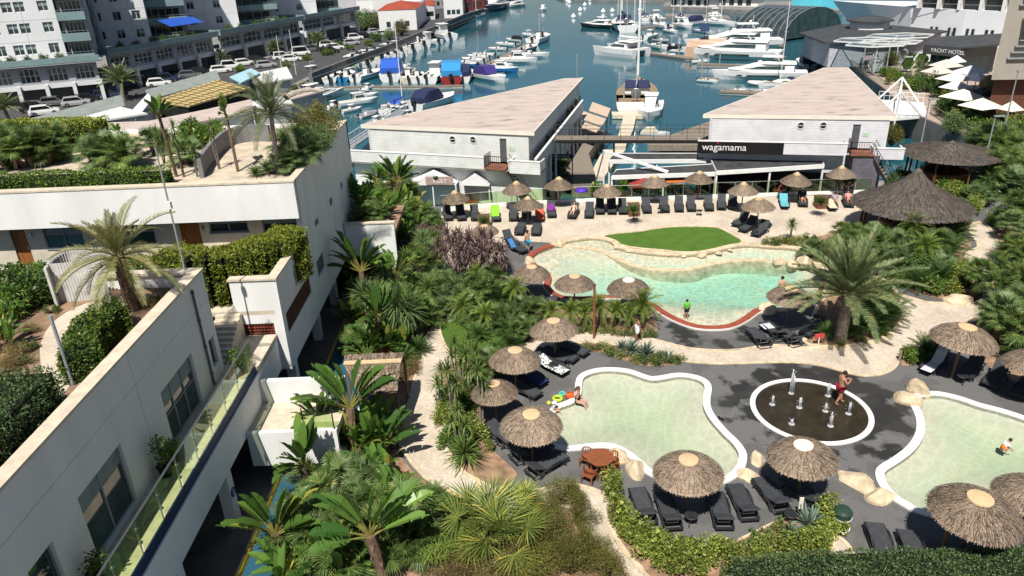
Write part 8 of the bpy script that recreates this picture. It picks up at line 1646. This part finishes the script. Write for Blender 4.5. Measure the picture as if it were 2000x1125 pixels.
boat('yacht', (985, 14), (948, 27), 'large dark navy motor yacht at the far left quay', hull='navy', Lmax=26); boat('yacht', (1020, 12), (988, 16), 'white motor yacht right of the dark navy one', Lmax=16); boat('cabin', (1062, 16), (1059, 26), 'small white boat alone in mid harbour, motoring', Lmax=7); boat('sail', (945, 30), (918, 38), 'white sailing boat on the far left quay', canv='white', Lmax=11); boat('open', (915, 38), (900, 44), 'red open boat on the far left quay', hull='red', Lmax=6); boat('open', (890, 46), (872, 53), 'blue open boat on the far left quay', hull='navy', Lmax=6)
for i, (px, py) in enumerate(((1120, 35), (1108, 4), (1133, 22), (1142, 12), (1152, 2), (1178, 25), (1196, 24), (1112, 7), (1250, 22))):
    g = G(px, py, -3); m = MB(); m.lathe([(0, -.3), (.7, -.2), (.85, .3), (.8, .8), (.4, 1.1), (.1, 1.5), (0, 1.6)], 12); o = m.build('mooring_buoy', M_whitep, W=False, smooth=True); o.location = g; o['category'] = 'buoy'; reg(o, 'white mooring buoy', 'in the far open water')
MG = 'around the middle pontoons'
for k, (s_, b_) in enumerate((((1262, 42), (1252, 34)), ((1285, 44), (1276, 36)), ((1332, 44), (1324, 36)), ((1400, 40), (1390, 32)), ((1300, 62), (1322, 66)), ((1258, 78), (1280, 72)), ((1360, 62), (1390, 66)))): boat('sail' if k % 2 == 0 else 'cabin', s_, b_, ('white sailing yacht' if k % 2 == 0 else 'white cabin cruiser'), grp=MG, canv=('navy', 'white')[k % 2], Lmax=10)
for s_, b_ in (((1310, 102), (1345, 104)), ((1350, 124), (1385, 122)), ((1290, 108), (1318, 112)), ((1420, 182), (1455, 180)), ((1470, 184), (1500, 181)), ((1368, 160), (1395, 162))): boat('open', s_, b_, 'small white tender', grp=MG, Lmax=6)
for s_, b_ in (((668, 222), (705, 214)), ((720, 250), (752, 238)), ((640, 214), (662, 206)), ((780, 236), (812, 226)), ((610, 190), (634, 184)), ((708, 178), (728, 172))): boat('cabin', s_, b_, 'white moored cruiser', grp='left of left pavilion', Lmax=8)
# pontoons and piles
def pontoon(pts, w, label):
    l = GL(pts, -2.5); P = thing('pontoon', label, 'pontoon', l[0]); m = MB(); m.strip(l, w, -2.75, -2.5); m.build('deck', M_deckwood, P); m = MB(); m.strip(l, w*.9, -3.2, -2.753); m.build('floats', M_conc, P); return P
pontoon([(900, 156), (960, 124), (1010, 97), (1066, 70)], 2.2, 'long grey boarded floating pontoon in the left half of the harbour'); pontoon([(1232, 54), (1290, 50), (1350, 50)], 1.8, 'pale pontoon behind the catamaran'); pontoon([(1272, 102), (1345, 112), (1352, 112)], 2.2, 'short cream pontoon right of the catamaran'); pontoon([(1362, 124), (1460, 126)], 1.4, 'pontoon finger in front of the middle motor yacht'); pontoon([(1368, 152), (1402, 153)], 1.8, 'short pontoon finger at the bow of the nearest motor yacht'); pontoon([(1408, 176), (1500, 180)], 2.0, 'brown pontoon behind the right pavilion roof'); pontoon([(600, 172), (700, 168), (800, 168), (905, 166)], .8, 'thin pontoon behind the near row of small boats')
for px, py in ((1043, 84), (1061, 72), (985, 112), (950, 118), (970, 104)): reg(pile(px, py, -.9, None), 'short dark mooring pile', 'along the long pontoon')
reg(pile(1054, 71, 2.5, None, r=.2), 'tall thick mooring pile', 'at the head of long pontoon')
for px, py in ((1270, 48), (1288, 46), (1290, 104), (1325, 108), (1383, 128), (1405, 128)): reg(pile(px, py, -.6, None), 'short mooring pile with white cap', 'on the middle pontoons')
pile(1127, 190, 3.6, 'thin tall pile at the tip of left pavilion', r=.07); pile(1370, 152, .2, 'grey mooring pile at the short pontoon finger')
flat('peach canvas wrapped barge beside the large motor yachts', [(1340, 92), (1345, 78), (1420, 72), (1432, 84)], -3.2, -.6, mat('peach_canvas', (.60, .42, .30), .85, .06, 1), 'wrapped_barge', 'barge')
g = GL([(1368, 62), (1386, 62), (1384, 52), (1366, 54)], 1.2); m = MB(); m.add([g[0], g[1], g[2]+UPV*.8, g[3]+UPV*.8], [(0, 1, 2, 3)]); m.tube([(g[0]+g[2])/2, G(1375, 75, -.6)], .08, 6); o = m.build('solar_panel', mat('solar_cells', (.02, .035, .09), .2)); tag(o, 'dark blue solar panel above the peach canvas barge', 'solar panel')
GW = thing('gangway', 'grey metal gangway with rails beside the left pavilion', 'gangway', G(700, 260, -1)); a, b = G(660, 300, -.9), G(790, 214, -2.2); m = MB(); m.beam(a, b, 1.6, .12); m.build('deck', M_alu, GW)
for s in (-.75, .75):
    m = MB(); d = (b-a).normalized(); sd = Vector((-d.y, d.x, 0))*s; m.tube([a+sd+UPV*1.0, b+sd+UPV*1.0], .05, 6); m.tube([a+sd+UPV*.5, b+sd+UPV*.5], .035, 6)
    for i in range(15): p = a+(b-a)*i/14+sd; m.tube([p, p+UPV], .04, 5)
    m.build('railing', M_whitep, GW)
# ================================================================ people
J0 = dict(pel=(0, 0, .95), wa=(0, .01, 1.12), ch=(0, 0, 1.30), nb=(0, -.01, 1.46), nk=(0, .01, 1.54), hd=(0, .03, 1.63), tp=(0, .01, 1.73),
          shl=(-.17, 0, 1.42), ell=(-.25, -.02, 1.14), wrl=(-.26, .06, .90), shr=(.17, 0, 1.42), elr=(.25, -.02, 1.14), wrr=(.26, .06, .90),
          hil=(-.09, 0, .90), knl=(-.10, .03, .50), anl=(-.10, 0, .09), tol=(-.11, .17, .03), hir=(.09, 0, .90), knr=(.10, .03, .50), anr=(.10, 0, .09), tor=(.11, .17, .03))
RAD = dict(pel=.135, wa=.125, ch=.145, nb=.075, nk=.055, hd=.088, tp=.06, shl=.07, ell=.043, wrl=.028, shr=.07, elr=.043, wrr=.028, hil=.10, knl=.062, anl=.04, tol=.035, hir=.10, knr=.062, anr=.04, tor=.035)
BONES = [('pel', 'wa'), ('wa', 'ch'), ('ch', 'nb'), ('nb', 'nk'), ('nk', 'hd'), ('hd', 'tp'), ('ch', 'shl'), ('shl', 'ell'), ('ell', 'wrl'), ('ch', 'shr'), ('shr', 'elr'), ('elr', 'wrr'), ('pel', 'hil'), ('hil', 'knl'), ('knl', 'anl'), ('anl', 'tol'), ('pel', 'hir'), ('hir', 'knr'), ('knr', 'anr'), ('anr', 'tor')]
def skin(name, P, V, E, R, root, mt):
    me = bpy.data.meshes.new('s'); me.from_pydata([tuple(v) for v in V], E, []); o = bpy.data.objects.new('s', me); COL.objects.link(o); o.modifiers.new('k', 'SKIN')
    d = me.skin_vertices[0].data
    for i, r in enumerate(R): d[i].radius = (r, r); d[i].use_root = i == root
    o.modifiers.new('u', 'SUBSURF').levels = 1; bpy.context.view_layer.update(); me2 = bpy.data.meshes.new_from_object(o.evaluated_get(bpy.context.evaluated_depsgraph_get())); bpy.data.objects.remove(o)
    me2.name = name; me2.materials.clear(); me2.materials.append(mt); me2.polygons.foreach_set('use_smooth', [True]*len(me2.polygons)); q = bpy.data.objects.new(name, me2); COL.objects.link(q); q.parent = P; return q
def person(label, loc, rz, pose=None, H=1.75, sk=(.42, .22, .14), hair=(.02, .013, .01), clothes=(), hairlong=False, fat=1.0):
    P = thing('person', label, 'person', loc, rz, sc=H/1.76); J = {k: Vector(v) for k, v in J0.items()}
    for k, v in (pose or {}).items(): J[k] = Vector(v)
    ms = mat('skin_%d%d' % (sk[0]*100, sk[1]*100), sk, .55, .08, 8); ks = list(J); V = [J[k] for k in ks]; E = [(ks.index(a), ks.index(b)) for a, b in BONES]; R = [RAD[k]*fat for k in ks]
    f = (J['hd']-J['nk']).normalized(); fw = Vector((0, 1, 0)); fw = (fw-f*fw.dot(f)).normalized()
    if pose and 'face' in pose: fw = Vector(pose['face']).normalized(); J.pop('face'); i = ks.index('face'); V[i] = J['hd']+fw*.1; R[i] = .016; E.append((ks.index('hd'), i))
    else: V.append(J['hd']+fw*.105); R.append(.016); E.append((ks.index('hd'), len(V)-1))
    for s in ('l', 'r'):
        w = J['wr'+s]; d = (w-J['el'+s]).normalized(); x = d.cross(Vector((1, 0, 0)) if abs(d.x) < .7 else Vector((0, 1, 0))).normalized(); y = d.cross(x); pi_ = len(V); V.append(w+d*.05); R.append(.03); E.append((ks.index('wr'+s), pi_))
        for q, (o_, l) in enumerate(((-.03, .075), (-.01, .085), (.01, .08), (.03, .06))): V.append(w+d*.09+x*o_); R.append(.011); E.append((pi_, len(V)-1)); V.append(w+d*(.09+l)+x*o_*1.2+y*.02); R.append(.008); E.append((len(V)-2, len(V)-1))
        V.append(w+d*.06+x*-.06+y*.02); R.append(.011); E.append((pi_, len(V)-1))
    skin('body', P, V, E, R, ks.index('pel'), ms)
    m = MB(); hd = J['hd']; side = f.cross(fw)
    m.ball(hd+f*.035-fw*.018, .108, 12); m.v = [v for v in m.v]
    if hairlong: m.tube([hd-fw*.07, hd-fw*.1-f*.12, hd-fw*.1-f*.26], [.09, .08, .03], 8)
    m.build('hair', mat('hair_%d' % (hair[0]*1000), hair, .6, .3, 20), P, W=False, smooth=True); m = MB(); m.ball(hd+fw*.03-f*.03, (.078, .08, .098), 10); m.ball(hd+side*.09-f*.01, (.015, .02, .03), 6); m.ball(hd-side*.09-f*.01, (.015, .02, .03), 6); m.ball(hd+fw*.112-f*.035, .016, 6); m.build('face', ms, P, W=False, smooth=True)
    m = MB()
    for s in (-1, 1): m.ball(hd+fw*.1+side*.035*s-f*.005, .011, 6)
    m.ball(hd+fw*.102-f*.075, (.022, .008, .006), 6); m.build('eyes_and_mouth', mat('dark_eye', (.03, .012, .01), .4), P, W=False)
    for nm, col, parts, add in clothes:
        sub = [k for k in parts.split()]; Vc = []; Rc = []; Ec = []; idx = {}
        for a, b in BONES:
            if a in sub and b in sub:
                for k in (a, b):
                    if k not in idx: idx[k] = len(Vc); Vc.append(J[k]); Rc.append(RAD[k]*fat+add)
                Ec.append((idx[a], idx[b]))
            elif a in sub and b+'*' in sub:
                idx.setdefault(a, len(Vc)); 
                if idx[a] == len(Vc): Vc.append(J[a]); Rc.append(RAD[a]*fat+add)
                Vc.append(J[a]*.35+J[b]*.65); Rc.append(RAD[b]*fat+add+.025); Ec.append((idx[a], len(Vc)-1))
        skin(nm, P, Vc, Ec, Rc, 0, mat('%s_%d_%d_%d' % (nm, col[0]*100, col[1]*100, col[2]*100), col, .85, .12, 10))
    return P
SHORTS = 'pel hil hir knl* knr*'; TOP = 'pel wa ch nb shl shr ell* elr*'; SWIM = 'pel wa ch hil hir'
def pg(x, y, z=0): g = G(x, y, z); return (g.x, g.y, z)
person('shirtless man in dark red shorts standing at the splash pad looking at his hands', pg(1637, 789), -1.45, dict(ell=(-.24, .10, 1.17), wrl=(-.14, .32, 1.22), elr=(.24, .10, 1.17), wrr=(.10, .33, 1.24), hd=(0, .07, 1.61), tp=(0, .07, 1.71), knl=(-.1, .16, .5), anl=(-.1, .18, .09), tol=(-.1, .35, .03), knr=(.1, -.02, .5), anr=(.1, -.2, .10), tor=(.1, -.04, .03)), 1.8, (.45, .22, .14), clothes=[('shorts', (.25, .012, .03), SHORTS, .025)], fat=1.08)
person('child in bright green shirt wading at the near edge of main pool', pg(1340, 624, -.15), .1, dict(wrl=(-.3, .1, .95), wrr=(.3, .12, .98)), 1.3, clothes=[('shirt', (.10, .60, .03), TOP, .03), ('shorts', (.012, .012, .014), SHORTS, .025)])
person('bather in bright blue trunks with one arm raised at the left of main pool', pg(1031, 493), .6, dict(elr=(.30, .05, 1.60), wrr=(.10, .08, 1.72)), 1.7, (.50, .28, .20), clothes=[('trunks', (.02, .30, .55), SHORTS, .03)])
person('woman with dark hair in short white dress walking along the cream path', pg(1244, 669), 1.9, dict(knl=(-.1, .14, .5), anl=(-.1, .2, .09), tol=(-.1, .36, .03), anr=(.1, -.2, .10), tor=(.1, -.05, .03), wrl=(-.26, -.1, .92), wrr=(.26, .2, .95)), 1.62, (.30, .15, .10), hairlong=True, clothes=[('dress', (.72, .72, .72), 'pel wa ch hil hir knl* knr*', .04)])
SIT = dict(pel=(0, 0, .12), wa=(0, -.02, .30), ch=(0, -.02, .50), nb=(0, 0, .66), nk=(0, .02, .74), hd=(0, .05, .83), tp=(0, .04, .93), shl=(-.17, -.02, .62), shr=(.17, -.02, .62), ell=(-.27, -.08, .38), wrl=(-.28, .05, .18), elr=(.27, .0, .40), wrr=(.16, .2, .32), hil=(-.09, .04, .10), hir=(.09, .04, .10), knl=(-.12, .44, .14), knr=(.12, .44, .14), anl=(-.12, .50, -.26), anr=(.12, .52, -.26), tol=(-.12, .66, -.34), tor=(.12, .68, -.34))
person('woman in black swimsuit sitting on the rim of the nearer shallow pool', pg(1128, 786), -2.1, dict(SIT, elr=(.38, -.02, .55), wrr=(.55, .1, .70)), 1.68, (.55, .32, .24), (.10, .06, .035), clothes=[('swimsuit', (.012, .012, .014), SWIM, .014)], hairlong=True)
Pc = person('small child in white sun hat sitting at the shallow pool rim near toys', pg(1082, 803), -1.6, SIT, 1.0, (.55, .32, .24), clothes=[('shirt', (.65, .62, .6), TOP, .025)])
m = MB(); m.lathe([(.25, .84), (.24, .86), (.13, .88), (.12, .97), (.06, 1.0), (0, 1.0)], 16, (0, .04, 0)); m.build('sun_hat', M_coping, Pc, W=False, smooth=True)
CROUCH = dict(SIT, pel=(0, 0, .28), wa=(0, .10, .42), ch=(0, .2, .58), nb=(0, .28, .70), nk=(0, .33, .76), hd=(0, .40, .83), tp=(0, .42, .93), shl=(-.17, .22, .66), shr=(.17, .22, .66), ell=(-.25, .3, .42), wrl=(-.2, .5, .25), elr=(.25, .3, .42), wrr=(.2, .52, .22), hil=(-.09, .02, .28), hir=(.09, .02, .28), knl=(-.14, .34, .42), knr=(.14, .34, .42), anl=(-.12, .1, .06), anr=(.12, .1, .06), tol=(-.12, .26, .02), tor=(.12, .26, .02))
person('small dark haired child in orange vest crouching in the right shallow pool', pg(1955, 884, -.3), -1.4, CROUCH, 1.25, (.50, .28, .2), clothes=[('shirt', (.7, .7, .7), TOP, .02), ('float_vest', (.75, .20, .03), 'pel wa ch', .05)])
person('shirtless man standing waist deep in the main pool, back to camera', pg(1523, 590, -.95), .15, dict(wrl=(-.2, .14, .93), wrr=(.22, .14, .95)), 1.78, (.55, .30, .21), clothes=[('shorts', (.012, .012, .014), SHORTS, .025)], fat=1.08)
person('bather in orange swimwear half hidden behind the big palm', pg(1600, 592, 0), .6, None, 1.65, (.45, .22, .15), clothes=[('swimsuit', (.55, .10, .03), SWIM, .014)])
LIE = dict(pel=(0, .05, .50), wa=(0, -.10, .60), ch=(0, -.24, .74), nb=(0, -.37, .88), nk=(0, -.42, .94), hd=(0, -.45, 1.03), tp=(0, -.49, 1.12), shl=(-.17, -.33, .84), shr=(.17, -.33, .84), ell=(-.28, -.12, .62), wrl=(-.2, .1, .6), elr=(.28, -.12, .62), wrr=(.24, .1, .55), hil=(-.09, .10, .48), hir=(.09, .10, .48), knl=(-.11, .50, .60), knr=(.11, .50, .50), anl=(-.12, .88, .42), anr=(.12, .9, .42), tol=(-.13, .95, .55), tor=(.13, .97, .55))
def lier(label, fx, fy, hx, hy, sk, cl):
    a, b = G(fx, fy, .2), G(hx, hy, .2); c = (a+b)/2; d = a-b; person(label, (c.x, c.y, 0), atan2(d.y, d.x)-pi/2, LIE, 1.68, sk, clothes=cl)
lier('sunbather reclining on a lounger beside the violet blue umbrella', 1112, 432, 1128, 404, (.60, .38, .28), [('swimsuit', (.6, .5, .42), SWIM, .014)])
lier('sunbather with dark top reclining right of the turquoise towel', 1572, 410, 1562, 380, (.48, .24, .16), [('shirt', (.03, .03, .06), TOP, .025)])
lier('sunbather with pink top reclining left of the big thatched bar', 1662, 408, 1650, 384, (.4, .2, .13), [('shirt', (.72, .30, .26), TOP, .03)])
person('person dressed in black standing by the fence under the last parasol, left', pg(1648, 384), .4, None, 1.68, (.4, .22, .15), clothes=[('top', (.015, .015, .018), TOP, .03), ('trousers', (.015, .015, .02), 'pel hil hir knl knr anl* anr*', .03)], hairlong=True); person('person dressed in black standing by the fence under the last parasol, right', pg(1661, 383), 2.6, None, 1.75, (.4, .22, .15), clothes=[('top', (.015, .015, .018), TOP, .03), ('trousers', (.02, .02, .025), 'pel hil hir knl knr anl* anr*', .03)])
CHR = {k: (v[0], v[1], v[2]+.33) for k, v in SIT.items()}
person('person in pale top sitting on the beige towel lounger', pg(1628, 402), 2.9, CHR, 1.65, (.4, .2, .14), clothes=[('shirt', (.45, .42, .5), TOP, .03)]); person('person in dark red top sitting behind the turquoise towel lounger', pg(1524, 384, 0), 3.4, CHR, 1.68, (.4, .2, .14), clothes=[('shirt', (.16, .025, .02), TOP, .03)])
finish_labels()
